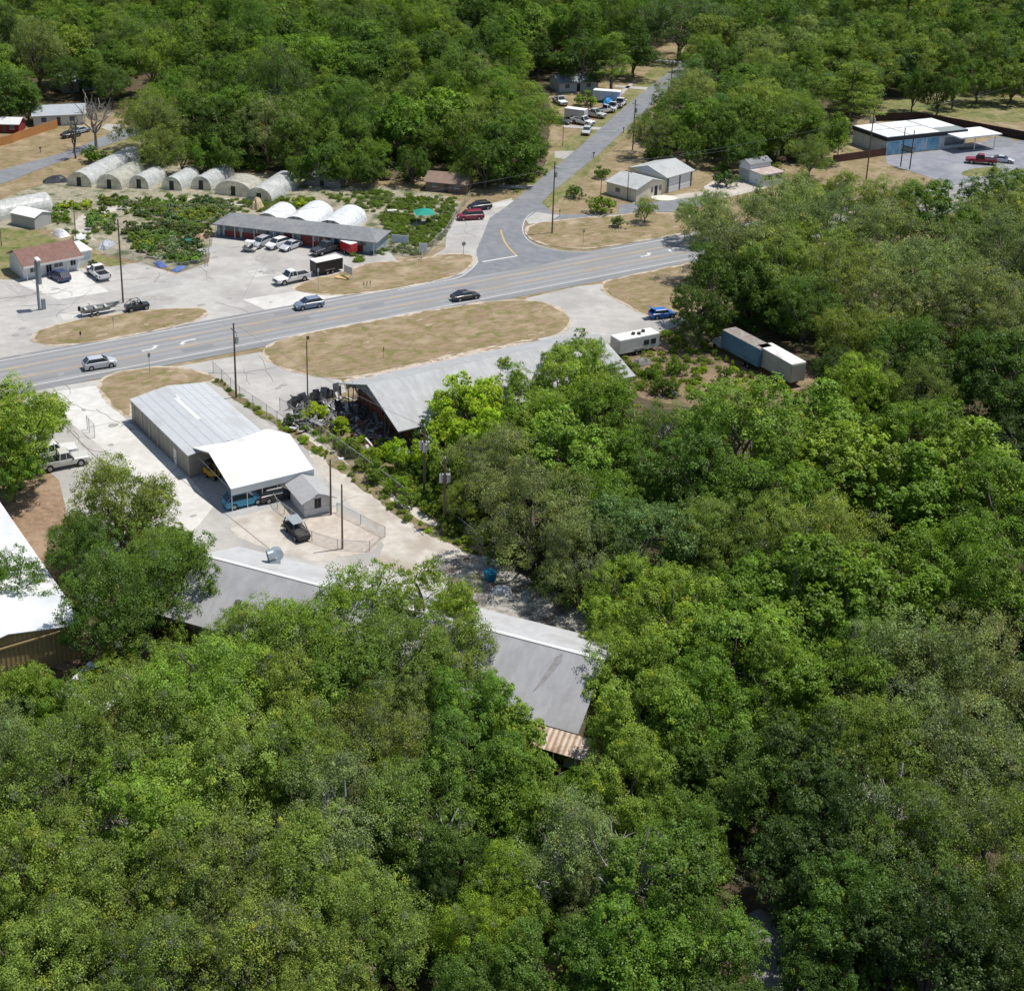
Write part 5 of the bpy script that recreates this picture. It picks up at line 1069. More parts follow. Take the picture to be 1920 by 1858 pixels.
for i, (a, b, ue, _, lab) in enumerate(GH):
    A_, B_ = G(*a), G(*b); c = (A_+B_)/2; w = max(4.6, (B_-A_).length); ax = unit(70)
    L_ = 6
    while PX(c.x+ax.x*L_+w*.45, c.y+ax.y*L_, 1.5)[0] < ue and L_ < 22: L_ += .3
    greenhouse(c.x, c.y, w, L_, 70, 2.7 if w < 5.3 else 3.0, lab, (m_film, m_film2, m_film, m_film, m_film, m_film2, m_film)[i])
for u, v, w, lab in ((533,383,5.6,'white greenhouse behind the nursery shop roof, leftmost of three'),(598,380,6.2,'white greenhouse behind the nursery shop roof, middle of three'),(660,387,6.2,'white greenhouse behind the nursery shop roof, rightmost of three')):
    c = G(u, v, 2.6); ax = unit(70); L_ = max(6, (c - M0).dot(nM) - DM - .8); L_ = min(L_, 14); greenhouse(c.x-ax.x*L_, c.y-ax.y*L_, w, L_, 70, 3.0, lab, m_film3)
c = G(-30, 412); greenhouse(c.x, c.y, 6, 13, 40, 3.0, 'milky greenhouse behind the pale metal shed at the left edge', m_film)
# ------------------------------------------------------------------ nursery plants
SMALL = []
for k in range(6):
    SMALL.append(crown_mesh('foliage', Rr=.55, zc=.55, zr=.45, lobes=11, clumps=8, leaves=16, leaf=.15, cs=.45, yellow=.08, low=-.5, lr=(.3,.5)))
BEDS = [ # polygon px, spacing, tint, size, label
 ([(190,375),(235,370),(240,385),(180,390)], 1.3, (.12,.16,.03), .9, 'low green nursery plants in the bed before the second greenhouse','green plants before second greenhouse'),
 ([(105,386),(170,381),(172,394),(110,396)], 1.2, (.26,.34,.03), .8, 'lime-yellow nursery plants in rows right of the left greenhouse','lime plants by left greenhouse'),
 ([(95,400),(130,398),(130,420),(95,420)], 1.3, (.12,.20,.03), .9, 'green nursery plants right of the pale metal shed','green plants by pale shed'),
 ([(225,380),(400,372),(450,395),(400,425),(330,432),(230,400)], 1.75, (.085,.13,.03), .95, 'dense green shrubs for sale in the middle nursery field','shrubs of middle nursery field'),
 ([(300,398),(400,400),(400,415),(310,415)], 1.6, (.24,.27,.05), .8, 'yellow-green bushes left of the nursery shop','yellow bushes left of shop'),
 ([(168,400),(215,402),(220,440),(185,440),(160,425)], 1.7, (.06,.10,.035), 1.2, 'dark bushy plants inside the curve of the nursery path','dark plants inside path curve'),
 ([(240,450),(300,440),(380,455),(388,490),(340,500),(290,488),(250,470)], 1.5, (.07,.13,.03), 1.05, 'green shrubs in the corner bed at the edge of the parking lot','shrubs of corner bed'),
 ([(225,430),(300,422),(400,430),(395,448),(300,440),(240,448)], 1.6, (.10,.13,.05), 1.1, 'grey-green plants in the strip behind the corner bed','grey-green plants behind corner bed'),
 ([(545,372),(590,366),(600,382),(560,392)], 1.0, (.28,.34,.03), .7, 'bright lime plants on the bench behind the shop','lime plants on bench'),
 ([(600,362),(720,360),(800,372),(850,380),(840,398),(760,395),(690,400),(640,384)], 1.8, (.07,.115,.03), 1.2, 'dark green plants in rows behind the right greenhouses','dark plants behind right greenhouses'),
 ([(705,405),(760,400),(765,425),(740,440),(715,430)], 1.5, (.10,.15,.03), .9, 'potted plants around the right end of the nursery shop','potted plants right of shop'),
 ([(745,432),(800,430),(800,452),(760,470),(735,460)], 1.4, (.20,.13,.04), .9, 'reddish and yellow plants in rows beside the green tent','reddish plants by green tent'),
 ([(780,430),(838,420),(828,450),(790,470)], 1.5, (.06,.13,.03), 1.0, 'green plants between green tent and side street','green plants by side street'),
 ([(655,478),(690,474),(690,492),(660,497)], 1.3, (.10,.20,.02), 1.1, 'bright green ferny plants in front of the red trailer','ferny plants before red trailer'),
 ([(690,468),(780,468),(790,478),(700,482)], 1.3, (.06,.13,.05), .8, 'hanging and potted plants in front of the nursery signboard','plants before signboard')]
npl = 0; BEDP = {}
for poly, spc, tint, size, lab, grp in BEDS:
    W_ = [G(*p) for p in poly]; xs = [p.x for p in W_]; ys = [p.y for p in W_]; wp = [(p.x, p.y) for p in W_]
    ra, rb = unit(-19), unit(71); da = [(p.x*ra.x + p.y*ra.y, p.x*rb.x + p.y*rb.y) for p in W_]
    cells = [(ra.x*a_ + rb.x*b_, ra.y*a_ + rb.y*b_) for b_ in np.arange(min(q[1] for q in da), max(q[1] for q in da), spc*1.6) for a_ in np.arange(min(q[0] for q in da), max(q[0] for q in da), spc*.68)]
    for x_, y_ in cells:
        x2, y2 = x_ + random.uniform(-.14,.14)*spc, y_ + random.uniform(-.14,.14)*spc
        if not inside((x2, y2), wp) or npl >= 295: continue
        p_ = bpy.data.objects.new('nursery_plant', random.choice(SMALL)); COL.objects.link(p_); s_ = size*random.uniform(.6, 1.1)
        p_.location = (x2, y2, .03); p_.scale = (s_*1.25, s_*1.25, s_*random.uniform(.9,1.5)); p_.rotation_euler.z = random.uniform(0, 6.28)
        nz_ = math.sin(x2*.35+1)*math.cos(y2*.22) + random.uniform(-.35,.35)
        if 'shrub' in grp or 'dark' in grp: tint = (.20,.26,.06) if nz_ > .75 else (.13,.20,.06) if nz_ > .1 else (.17,.21,.13) if nz_ > -.5 else (.08,.13,.06)
        k = random.uniform(1.25, 2.1); g_ = random.uniform(.85, 1.2); p_.color = (tint[0]*k*g_, tint[1]*k, tint[2]*k, 1)
        tag(p_, lab, 'plant', grp); npl += 1; BEDP.setdefault(grp, []).append(p_)
for grp, ps in BEDP.items():
    ps.sort(key=lambda o: -PX(o.location.x, o.location.y)[1]); n = max(1, int(math.sqrt(len(ps)*1.7))); rows = [ps[i:i+n] for i in range(0, len(ps), n)]
    for ri, row in enumerate(rows):
        row.sort(key=lambda o: o.location.x)
        for ci, o in enumerate(row):
            o['label'] = f"{'tall ' if o.scale[2] > 1.5 else ''}plant among {grp}, {ORD[min(ri,13)] if ri else 'nearest'} row, {ORD[min(ci,13)]} from left"

# uncountable low stock filling the rest of the beds
items = []
for poly, spc, tint, size, lab, grp in BEDS + [([(250,380),(560,372),(600,395),(420,400),(250,405)],1.5,(.1,.14,.04),1,'',''),([(120,430),(170,440),(165,465),(130,450)],1.5,(.1,.14,.04),.7,'',''),([(700,372),(860,372),(838,440),(800,470),(740,470),(720,420)],1.5,(.09,.13,.04),.8,'','')]:
    W_ = [G(*p) for p in poly]; wp = [(p.x, p.y) for p in W_]; A0 = abs(sum(wp[i][0]*wp[(i+1)%len(wp)][1]-wp[(i+1)%len(wp)][0]*wp[i][1] for i in range(len(wp)))/2)
    for _ in range(int(A0*2.0)):
        x_ = random.uniform(min(p[0] for p in wp), max(p[0] for p in wp)); y_ = random.uniform(min(p[1] for p in wp), max(p[1] for p in wp))
        if inside((x_, y_), wp) and ((x_*.325 + y_*.945)/2.3) % 1 < .6 and ((x_*.945 - y_*.325)/9.5) % 1 < .9: items.append((x_, y_, random.uniform(.35,.75), 'shrub', random.choice(('lush','olive','grey','bright','grey','yellowgreen')), random.uniform(.3,.75)))
wood_stuff('ground_stock', items, 'low mixed nursery stock covering the beds between larger plants', 'plants')
weeds = []
for poly, dens, sz in ((WEED, 1.6, .6), ([(560,800),(640,850),(700,885),(780,940),(830,990),(905,1030),(930,1000),(850,940),(800,880),(740,840),(640,820)], .9, .9), ([(1130,650),(1260,620),(1400,690),(1500,745),(1300,760),(1180,730)], .35, .8)):
    wp = [tuple(G(*p)[:2]) for p in poly]
    for _ in range(int(900*dens)):
        x_ = random.uniform(min(p[0] for p in wp), max(p[0] for p in wp)); y_ = random.uniform(min(p[1] for p in wp), max(p[1] for p in wp))
        if inside((x_, y_), wp): weeds.append((x_, y_, random.uniform(.3,1)*sz, 'shrub', random.choice(('olive','bright','yellowgreen','olive','lime')), random.uniform(.25,.9)*sz*1.4))
wood_stuff('weeds', weeds, 'dry weeds and scrub along the chain-link fence line', 'weeds')
# ------------------------------------------------------------------ vehicles
def paint(c): return mat('paint_%d_%d_%d' % tuple(int(x*999) for x in c), c, rough=.28, spec=.6, metal=.0)
m_tyre = mat('tyre_rubber', (.015,.015,.016), rough=.9); m_rim = mat('rim_metal', (.35,.36,.37), rough=.35, metal=.7)
m_head = mat('headlight_lens', (.75,.77,.78), rough=.1); m_tail = mat('taillight_red', (.35,.01,.01), rough=.2)
def hull(stations, close=True):
    """lofted hull: stations (x, halfwidth, z0, z1, crown) -> rounded box section"""
    mb = MB(); V = []; n = 10
    for x, hw, z0, z1, cw in stations:
        zm = z0 + (z1-z0)*.5
        V += [(x,-hw*.90,z0),(x,-hw,z0+.12),(x,-hw,zm),(x,-hw*.97,z1-.07),(x,-hw*cw,z1),(x,hw*cw,z1),(x,hw*.97,z1-.07),(x,hw,zm),(x,hw,z0+.12),(x,hw*.90,z0)]
    fs = [(j*n+i, (j+1)*n+i, (j+1)*n+(i+1)%n, j*n+(i+1)%n) for j in range(len(stations)-1) for i in range(n)]
    fs += [tuple(range(n)), tuple(range((len(stations)-1)*n, len(stations)*n))[::-1]]
    return mb.add(V, fs)
def wheels(e, L_, W_, xf, xr, r=.34):
    for x in (xf, xr):
        for s in (-1, 1):
            y_ = s*(W_/2-.10)
            w = MB(); w.tube((x, y_-.11, r), (x, y_+.11, r), r, n=16); wo = w.build('wheel', m_tyre, e)
            w = MB(); w.tube((x, y_+s*.10, r), (x, y_+s*.125, r), r*.62, n=12); w.build('rim', m_rim, wo)
CARS = {  # L, W, H, hood height, belt, body stations and cabin x range (front base, front roof, rear roof, rear base)
 'sedan':  dict(L=4.85, W=1.85, H=1.46, belt=.94, nose=.62, tail=.9,  cab=(1.10,.22,-.90,-1.95), xf=1.45, xr=-1.42),
 'suv':    dict(L=4.75, W=1.90, H=1.68, belt=1.10, nose=.80, tail=1.06, cab=(1.25,.38,-1.60,-2.28), xf=1.43, xr=-1.40),
 'hatch':  dict(L=4.1, W=1.76, H=1.50, belt=.95, nose=.66, tail=.95, cab=(1.0,.40,-1.45,-1.98), xf=1.25, xr=-1.25),
 'van':    dict(L=5.1, W=1.98, H=1.76, belt=1.08, nose=.80, tail=1.06, cab=(1.55,.75,-2.1,-2.45), xf=1.6, xr=-1.45),
}
def car(kind, u, v, du, dv, col, lab, group='cars on and beside the highway', name=None, cat='car', zoff=0, lift=None, open_hatch=False):
    q = G(u, v, .7); q2 = G(u+du, v+dv, .7); rz = math.atan2(q2.y-q.y, q2.x-q.x); K = CARS[kind]
    z_ = .09 + zoff
    e = empty(name or {'sedan':'sedan','suv':'suv','hatch':'hatchback','van':'minivan'}[kind], (q.x, q.y, z_), rz, lab, cat, group)
    L_, W_, H_, belt = K['L'], K['W'], K['H'], K['belt']; h = L_/2; hw = W_/2; pm = paint(col); a, b, c, d = K['cab']
    st = [(-h,hw*.86,.38,K['tail']-.12,.7),(-h+.12,hw*.95,.26,K['tail'],.84),(d,hw,.22,K['tail']+.02,.86),(-.4,hw,.20,belt,.88),(a,hw,.22,belt-.02,.88),(a+.55,hw*.99,.22,belt-.10,.86),(h-.22,hw*.93,.24,K['nose']+.05,.82),(h,hw*.80,.34,K['nose']-.08,.7)]
    body = hull(st).build('body', pm, e, smooth=False, bevel=0)
    # wheel arches: dark half rings set proud of the flank
    for x in (K['xf'], K['xr']):
        for s in (-1, 1):
            w = MB(); w.tube((x, s*(hw-.03), .36), (x, s*(hw+.006), .36), .41, n=16); w.build('wheel_arch', m_black, body)
    # cabin: glass volume, pillars, roof skin
    zb = belt-.05; zt = H_; wb, wt = hw*.90, hw*.74
    g = MB(); g.add([(a,-wb,zb),(d,-wb,zb),(d,wb,zb),(a,wb,zb),(b,-wt,zt-.05),(c,-wt,zt-.05),(c,wt,zt-.05),(b,wt,zt-.05)], [(0,1,5,4),(2,3,7,6),(4,5,6,7),(0,3,2,1)]); g.build('side_window', m_glass, e)
    g = MB(); g.add([(a,-wb,zb),(a,wb,zb),(b,wt,zt-.05),(b,-wt,zt-.05)], [(0,1,2,3)]); g.build('windscreen', m_glass, e)
    if not open_hatch:
        g = MB(); g.add([(d,-wb,zb),(d,wb,zb),(c,wt,zt-.05),(c,-wt,zt-.05)], [(0,1,2,3)]); g.build('rear_window', m_glass, e)
    g = MB(); x0, x1 = b+.02, c-.02
    g.add([(x0,-wt-.02,zt-.06),(x1,-wt-.02,zt-.06),(x1,wt+.02,zt-.06),(x0,wt+.02,zt-.06),(x0-.12,-wt*.86,zt),(x1+.12,-wt*.86,zt),(x1+.12,wt*.86,zt),(x0-.12,wt*.86,zt)], [(4,5,6,7),(0,1,5,4),(1,2,6,5),(2,3,7,6),(3,0,4,7)]); g.build('roof', pm, e)
    g = MB()
    for s in (-1, 1):
        g.tube((a,s*wb,zb),(b,s*wt,zt-.04),.035,n=4); g.tube((d,s*wb,zb),(c,s*wt,zt-.04),.05,n=4)
        pass
    g.build('pillars', pm, e)
    wheels(e, L_, W_, K['xf'], K['xr'], .35 if kind != 'suv' else .37)
    for s in (-1, 1):
        g = MB(); g.box((h-.10, s*hw*.66, K['nose']-.12), (.20,.36,.13)); g.build('headlight', m_head, e)
        g = MB(); g.box((-h+.05, s*hw*.72, K['tail']-.18), (.12,.30,.16)); g.build('taillight', m_tail, e)
        g = MB(); g.box((a-.25, s*(hw+.08), belt+.02), (.12,.18,.12)); g.build('mirror', pm, e)
    g = MB(); g.box((h-.02,0,.42), (.06,W_*.6,.2)); g.build('grille', m_black, e)
    if open_hatch:
        g = MB(); g.slab([(c,-wt,zt),(c,wt,zt),(c-.95,wt,zt+.55),(c-.95,-wt,zt+.55)], .06); g.build('tailgate', pm, e)
    return e
def pickup(u, v, du, dv, col, lab, group='pickups parked around the lots', crew=True, bedload=None, z=.09, doors=None, tint=None, lift=0):
    q = G(u, v, .8); q2 = G(u+du, v+dv, .8); rz = math.atan2(q2.y-q.y, q2.x-q.x)
    e = empty('pickup_truck', (q.x, q.y, z), rz, lab, 'pickup', group); e.scale = (1.05,1.06,1.12); pm = paint(col); L_, W_ = 5.9, 2.0; h = L_/2; hw = W_/2
    cb = -.55 if crew else .0
    st = [(cb-.02,hw,.42,1.12,.9),(.9,hw,.40,1.14,.9),(1.15,hw,.40,1.10,.88),(h-.25,hw*.97,.42,1.02,.84),(h,hw*.88,.46,.92,.75)]
    b_ = hull(st).build('body', pm, e)
    g = MB(); g.box((( -h+cb)/2, 0, .55), (h+cb-.02, W_*.92, .12))
    for s in (-1, 1): g.box(((-h+cb)/2-.01, s*(hw-.06), .80), (h+cb, .12, .64))
    g.box((-h+.05,0,.80), (.10,W_*.94,.62)); g.box((cb-.05,0,.82),(.06,W_*.94,.6)); g.build('bed', pm, e)
    g = MB(); g.box(((-h+cb)/2,0,.98), (h+cb-.25, W_*.86, .05)); g.build('bed_liner', m_black if bedload is None else bedload, e)
    for x in (1.85, -1.75):
        for s in (-1, 1):
            w = MB(); w.tube((x, s*(hw-.03), .42), (x, s*(hw+.006), .42), .46, n=16); w.build('wheel_arch', m_black, b_)
    a, b, c, d = 1.15, .55, cb+.12, cb-.0; zb, zt = 1.08, 1.86; wb, wt = hw*.92, hw*.78
    g = MB(); g.add([(a,-wb,zb),(d,-wb,zb),(d,wb,zb),(a,wb,zb),(b,-wt,zt-.06),(c,-wt,zt-.06),(c,wt,zt-.06),(b,wt,zt-.06)], [(0,1,5,4),(2,3,7,6),(4,5,6,7)]); g.build('side_window', m_glass, e)
    g = MB(); g.add([(a,-wb,zb),(a,wb,zb),(b,wt,zt-.06),(b,-wt,zt-.06)], [(0,1,2,3)]); g.build('windscreen', m_glass, e)
    g = MB(); g.add([(d,-wb,zb),(d,wb,zb),(c,wt,zt-.06),(c,-wt,zt-.06)], [(0,1,2,3)]); g.build('rear_window', m_glass, e)
    g = MB(); g.box(((b+c)/2,0,zt-.03), (b-c+.1, wt*2.04, .09)); g.build('roof', pm, e, bevel=.03)
    g = MB()
    for s in (-1, 1):
        g.tube((a,s*wb,zb),(b,s*wt,zt-.05),.05,n=4); g.tube((d,s*wb,zb),(c,s*wt,zt-.05),.07,n=4)
        for xm in ((.25,) if crew else ()): g.tube((xm,s*(wb+.01),zb),(xm,s*(wt+.01),zt-.05),.05,n=4)
    g.build('pillars', pm, e); wheels(e, L_, W_, 1.85, -1.75, .41)
    for s in (-1, 1):
        g = MB(); g.box((h-.07, s*hw*.72, .82), (.14,.32,.2)); g.build('headlight', m_head, e)
        g = MB(); g.box((-h+.02, s*hw*.90, .85), (.08,.16,.34)); g.build('taillight', m_tail, e)
        g = MB(); g.box((.95, s*(hw+.12), 1.15), (.12,.24,.2)); g.build('mirror', m_black, e)
    g = MB(); g.box((h+.02,0,.52), (.12,W_*.9,.16)); g.box((-h-.05,0,.5), (.12,W_*.85,.14)); g.build('bumper', m_rim, e); g = MB(); g.box((h-.0,0,.78), (.06,W_*.5,.24)); g.build('grille', m_black, e)
    return e
car('suv',187,681,100,-16,(.48,.50,.54),'silver suv driving right on the near lane of the highway at lower left')
car('suv',579,570,-100,17,(.17,.22,.30),'slate blue suv driving left on the far lane of the highway')
car('sedan',873,554,100,-15,(.035,.035,.04),'black sedan driving on the near lane of the highway')
car('van',882,405,-100,6,(.26,.02,.045),'dark red minivan parked on the pale verge of the side street')
car('suv',899,387,-100,12,(.02,.022,.03),'black suv parked just behind the dark red minivan')
car('hatch',1242,588,100,-10,(.03,.16,.52),'bright blue hatchback with raised tailgate at the edge of the dark trees', open_hatch=True)
car('suv',520,457,-40,13,(.78,.78,.78),'white suv parked before the nursery shop, second car from the left')
car('suv',489,455,-38,18,(.40,.42,.44),'grey-silver suv parked before the nursery shop, leftmost car')
car('sedan',545,460,-42,16,(.50,.52,.55),'silver sedan parked before the nursery shop, third car from left')
car('suv',111,517,-30,-14,(.025,.045,.13),'navy blue suv parked nose-in before the red-roofed shop')
car('suv',240,297,60,0,(.18,.18,.19),'grey suv parked behind the first two greenhouses', 'cars parked along the side roads')
car('sedan',133,252,60,-10,(.03,.03,.035),'black car parked below the orange fence by the far house', 'cars parked along the side roads')
car('sedan',152,244,60,-14,(.30,.40,.46),'pale blue car parked behind the black car by the far house', 'cars parked along the side roads')
car('suv',1100,246,-6,12,(.50,.53,.56),'silver suv parked alone on the grass beside the side street', 'cars parked along the side roads')
car('sedan',1052,227,40,6,(.06,.07,.08),'dark grey sedan parked left of the white pickups', 'cars parked along the side roads')
car('sedan',1880,299,50,5,(.50,.54,.60),'silver car beside the red pickup on the blue garage lot', 'cars parked along the side roads')
car('suv',456,936,100,-22,(.04,.32,.50),'turquoise car parked under the front edge of the white carport', 'cars parked along the side roads')
car('suv',520,925,100,-22,(.04,.04,.05),'dark car deep in the shade under the white carport', 'cars parked along the side roads')
pickup(547,521,-100,21,(.72,.72,.71),'white crew-cab pickup towing the black enclosed trailer')
pickup(184,511,-30,-22,(.76,.76,.76),'white pickup parked to the right of the navy suv by the shop')
pickup(612,466,-34,10,(.05,.055,.065),'dark pickup parked beside the small red trailer')
pickup(1840,301,-50,-4,(.28,.015,.04),'dark red pickup on the blue garage lot')
pickup(1093,228,30,6,(.75,.75,.75),'white pickup nearest the street in the yard of parked trucks', 'trucks parked in the side street yard', crew=False)
pickup(1114,214,30,5,(.50,.53,.50),'silver-green crew pickup behind the nearest white pickup', 'trucks parked in the side street yard')
pickup(1134,207,20,-3,(.72,.73,.74),'white pickup squeezed beside the silver-green pickup', 'trucks parked in the side street yard', crew=False)
pickup(1148,202,22,-18,(.74,.75,.76),'white work truck in front of the blue tarp', 'trucks parked in the side street yard', crew=False)
pickup(1163,194,18,-14,(.76,.76,.76),'white pickup farthest up the row of parked trucks', 'trucks parked in the side street yard')
pickup(1050,190,18,10,(.70,.71,.72),'white truck half under trees at the left of the truck yard', 'trucks parked in the side street yard', crew=False)
pickup(118,864,60,-12,(.55,.54,.50),'pale pickup with dark covered bed poking out from the round bright tree')
pickup(96,848,60,-12,(.66,.66,.64),'second pale pickup mostly hidden by the round bright tree')
# dark open-top jeep with boat trailer
q = G(257, 574, .7); rzb = HW
e = empty('open_jeep', (q.x, q.y, .06), HW, 'black open-top off-roader towing the boat trailer beside the oval island', 'jeep')
jm = paint((.03,.035,.035)); b_ = hull([(-1.9,.72,.45,1.0,.9),(-.4,.78,.42,.98,.9),(.7,.78,.42,1.02,.9),(1.85,.66,.46,.95,.88)]).build('body', jm, e)
wheels(e, 4, 1.75, 1.25, -1.2, .42); g = MB()
for x in (-.9, .35): g.tube((x,-.66,1.0),(x,-.6,1.75),.05,n=5); g.tube((x,.66,1.0),(x,.6,1.75),.05,n=5); g.tube((x,-.6,1.75),(x,.6,1.75),.05,n=5)
for s in (-.6,.6): g.tube((-.9,s,1.75),(.35,s,1.75),.05,n=5); g.tube((-.9,s,1.75),(-1.8,s,1.05),.05,n=5)
g.build('roll_bar', m_black, e); g = MB(); g.add([(.75,-.68,1.0),(.75,.68,1.0),(.45,.62,1.7),(.45,-.62,1.7)], [(0,1,2,3)]); g.build('windscreen', m_glass, e)
for x in (-.1,): 
    for s in (-.35,.35): g = MB(); g.box((x,s,1.05),(.5,.45,.2)); g.box((x-.25,s,1.3),(.12,.45,.5)); g.build('seat', mat('seat_tan', (.22,.2,.18)), e)
for s in (-.48,.48): g = MB(); g.box((1.84,s,.78),(.08,.18,.18)); g.build('headlight', m_head, e); g = MB(); g.box((-1.92,s*1.3,.85),(.06,.12,.2)); g.build('taillight', m_tail, e)
q = G(187, 584, .4); t = empty('boat_trailer', (q.x, q.y, .06), HW - R(2), 'long low galvanised boat trailer hitched to the black off-roader', 'trailer')
g = MB()
for s in (-.9,.9): g.tube((-3,s,.55),(1.6,s,.55),.07,n=6); g.tube((1.6,s,.55),(3.6,0,.5),.07,n=6)
for x in (-2.9,-1.6,-.2,1.2): g.tube((x,-.9,.55),(x,.9,.55),.05,n=6)
g.tube((3.5,0,.5),(4.3,0,.5),.06,n=6); g.build('frame', m_steel, t); wheels(t, 5, 2.3, -.6, -1.5, .33)
for s in (-.5,.5): g = MB(); g.box((-.6,s,.72),(4.4,.18,.14)); g.build('bunk', mat('bunk_grey', (.2,.2,.2)), t)
b = empty('skiff', (q.x, q.y, .85), HW - R(2), 'flat narrow grey skiff lying on the boat trailer', 'boat')
g = MB(); V = []; 
for x, w_, z0 in ((-3.1,.75,0),(-1,.85,0),(1,.8,.02),(2.4,.5,.12),(3.2,.05,.35)): V += [(x,-w_*.8,z0),(x,-w_,z0+.42),(x,w_,z0+.42),(x,w_*.8,z0)]
g.add(V, [(j*4+i,(j+1)*4+i,(j+1)*4+(i+1)%4,j*4+(i+1)%4) for j in range(4) for i in (0,2,3)] + [(0,1,2,3),(19,18,17,16)]); g.build('hull', mat('skiff_grey', (.30,.31,.30)), b)
for x in (-2.2,-.6,1.0): g = MB(); g.box((x,0,.36),(.35,1.5,.05)); g.build('bench', mat('bench_pale', (.5,.5,.48)), b)
g = MB(); g.box((-3.2,0,.5),(.35,.35,.7)); g.build('outboard', m_black, b)
# trailers and box bodies
def boxtrailer(name, u, v, du, dv, L_, W_, H_, side, roofm, lab, cat='trailer', z0=.45, wheelx=(-.5,.5), cabin=None, open_top=False, hitch=True, group=None):
    q = G(u, v, 1.2); q2 = G(u+du, v+dv, 1.2); e = empty(name, (q.x, q.y, .06), math.atan2(q2.y-q.y, q2.x-q.x), lab, cat, group)
    g = MB(); g.box((0,0,z0+H_/2), (L_,W_,H_)); g.build('box_body', side, e, bevel=.05)
    g = MB(); g.box((0,0,z0+H_+.04), (L_-.04,W_-.04,.08)); g.build('roof', roofm, e, bevel=.03)
    g = MB(); g.box((-L_/2-.03,0,z0+H_/2), (.05,W_*.9,H_*.92)); g.build('rear_door', side, e)
    g = MB()
    for s in (-1, 1):
        for x in wheelx: g.box((x, s*(W_/2+.08), z0+.42), (.85,.2,.08))
    g.build('fender', m_rim, e)
    for x in wheelx:
        for s in (-1, 1):
            w = MB(); w.tube((x, s*(W_/2+.02)-.1, .36), (x, s*(W_/2+.02)+.1, .36), .36, n=14); wo = w.build('wheel', m_tyre, e); w = MB(); w.tube((x, s*(W_/2+.14), .36), (x, s*(W_/2+.15), .36), .2, n=10); w.build('rim', m_rim, wo)
    if hitch: g = MB(); g.tube((L_/2,-W_*.3,z0),(L_/2+1.2,0,z0),.06,n=5); g.tube((L_/2,W_*.3,z0),(L_/2+1.2,0,z0),.06,n=5); g.build('hitch', m_rim, e)
    return e
boxtrailer('cargo_trailer',612,499,-100,21,5.2,2.2,2.0, mat('black_gloss', (.025,.025,.028), rough=.3), mat('white_patch', (.8,.8,.79)), 'black enclosed cargo trailer with white roof hitched to the white pickup')
boxtrailer('cargo_trailer',654,463,-30,-12,2.9,1.7,1.6, paint((.50,.02,.03)), mat('white_patch', (.8,.8,.79)), 'small bright red enclosed trailer with white roof before the nursery shop', wheelx=(0,))
boxtrailer('cargo_trailer',1080,214,40,5,5.2,2.3,2.0, mat('trailer_grey', (.55,.58,.58)), mat('white_patch', (.8,.8,.79)), 'grey-white enclosed trailer behind the parked pickups of the side street')
boxtrailer('mobile_office',1138,183,40,3,7,2.5,2.5, mat('office_blue', (.40,.48,.62), c2=(.6,.66,.75), scale=.8), mat('white_patch', (.8,.8,.79)), 'white and blue mobile office at the top of the truck yard', 'trailer', hitch=False)
# ragged blue box truck and tan container
bt = boxtrailer('box_truck',1398,664,-80,-43,8.2,2.5,2.7, mat('faded_blue', (.10,.21,.32), c2=(.15,.27,.38), scale=.8, dirt=(.12,.16,.2), dscale=.5), mat('leaf_litter_roof', (.20,.17,.15), c2=(.34,.31,.28), scale=2), 'faded blue box truck with pale cab and debris-covered roof in the brown field', 'truck', z0=.9, wheelx=(-2.2,-1.2), hitch=False)
g = hull([(4.1,1.1,.6,2.3,.9),(5.0,1.1,.55,2.2,.88),(5.5,1.05,.55,1.5,.85),(6.4,.95,.6,1.35,.75)]); g.build('cab', mat('cab_pale', (.42,.48,.50)), bt)
g = MB(); g.add([(5.02,-.95,2.12),(5.02,.95,2.12),(5.52,.95,1.52),(5.52,-.95,1.52)], [(0,1,2,3)]); g.build('windscreen', m_glass, bt)
for s in (-1,1): w = MB(); w.tube((5.5,s*.95-.12,.45),(5.5,s*.95+.12,.45),.45,n=14); w.build('wheel', m_tyre, bt)
ct = boxtrailer('freight_trailer',1462,694,-80,-46,7.6,2.5,2.7, mat('weathered_tan', (.42,.40,.36), c2=(.50,.48,.43), scale=1, dirt=(.3,.28,.25), dscale=.5), mat('white_rusty', (.74,.73,.70), c2=(.80,.79,.77), scale=.8, dirt=(.35,.33,.30), dscale=.35), 'weathered off-white freight trailer directly behind the faded blue box truck', z0=.9, wheelx=(-2.2,-1.2), hitch=False)
# white camper behind the ruin
cp = boxtrailer('camper',1190,646,60,-12,7.0,2.4,2.1, mat('camper_white', (.60,.60,.58), c2=(.68,.68,.66), scale=1, dirt=(.4,.38,.34), dscale=.5), mat('camper_roof', (.80,.79,.74), dirt=(.62,.58,.5), dscale=.5), 'old white camper with dark hatches on its roof, behind far end of ruin', 'camper', z0=.6)
for x in (1.2,2.4): g = MB(); g.box((x,-1.22,1.7),(.9,.05,.8)); g.build('window', m_glass, cp)
for x, y_ in ((-.3,.1),(.5,-.2),(1.6,.3)): g = MB(); g.box((x,y_,2.85),(.8,.5,.25),random.uniform(0,1)); g.build('roof_hatch', m_black, cp)
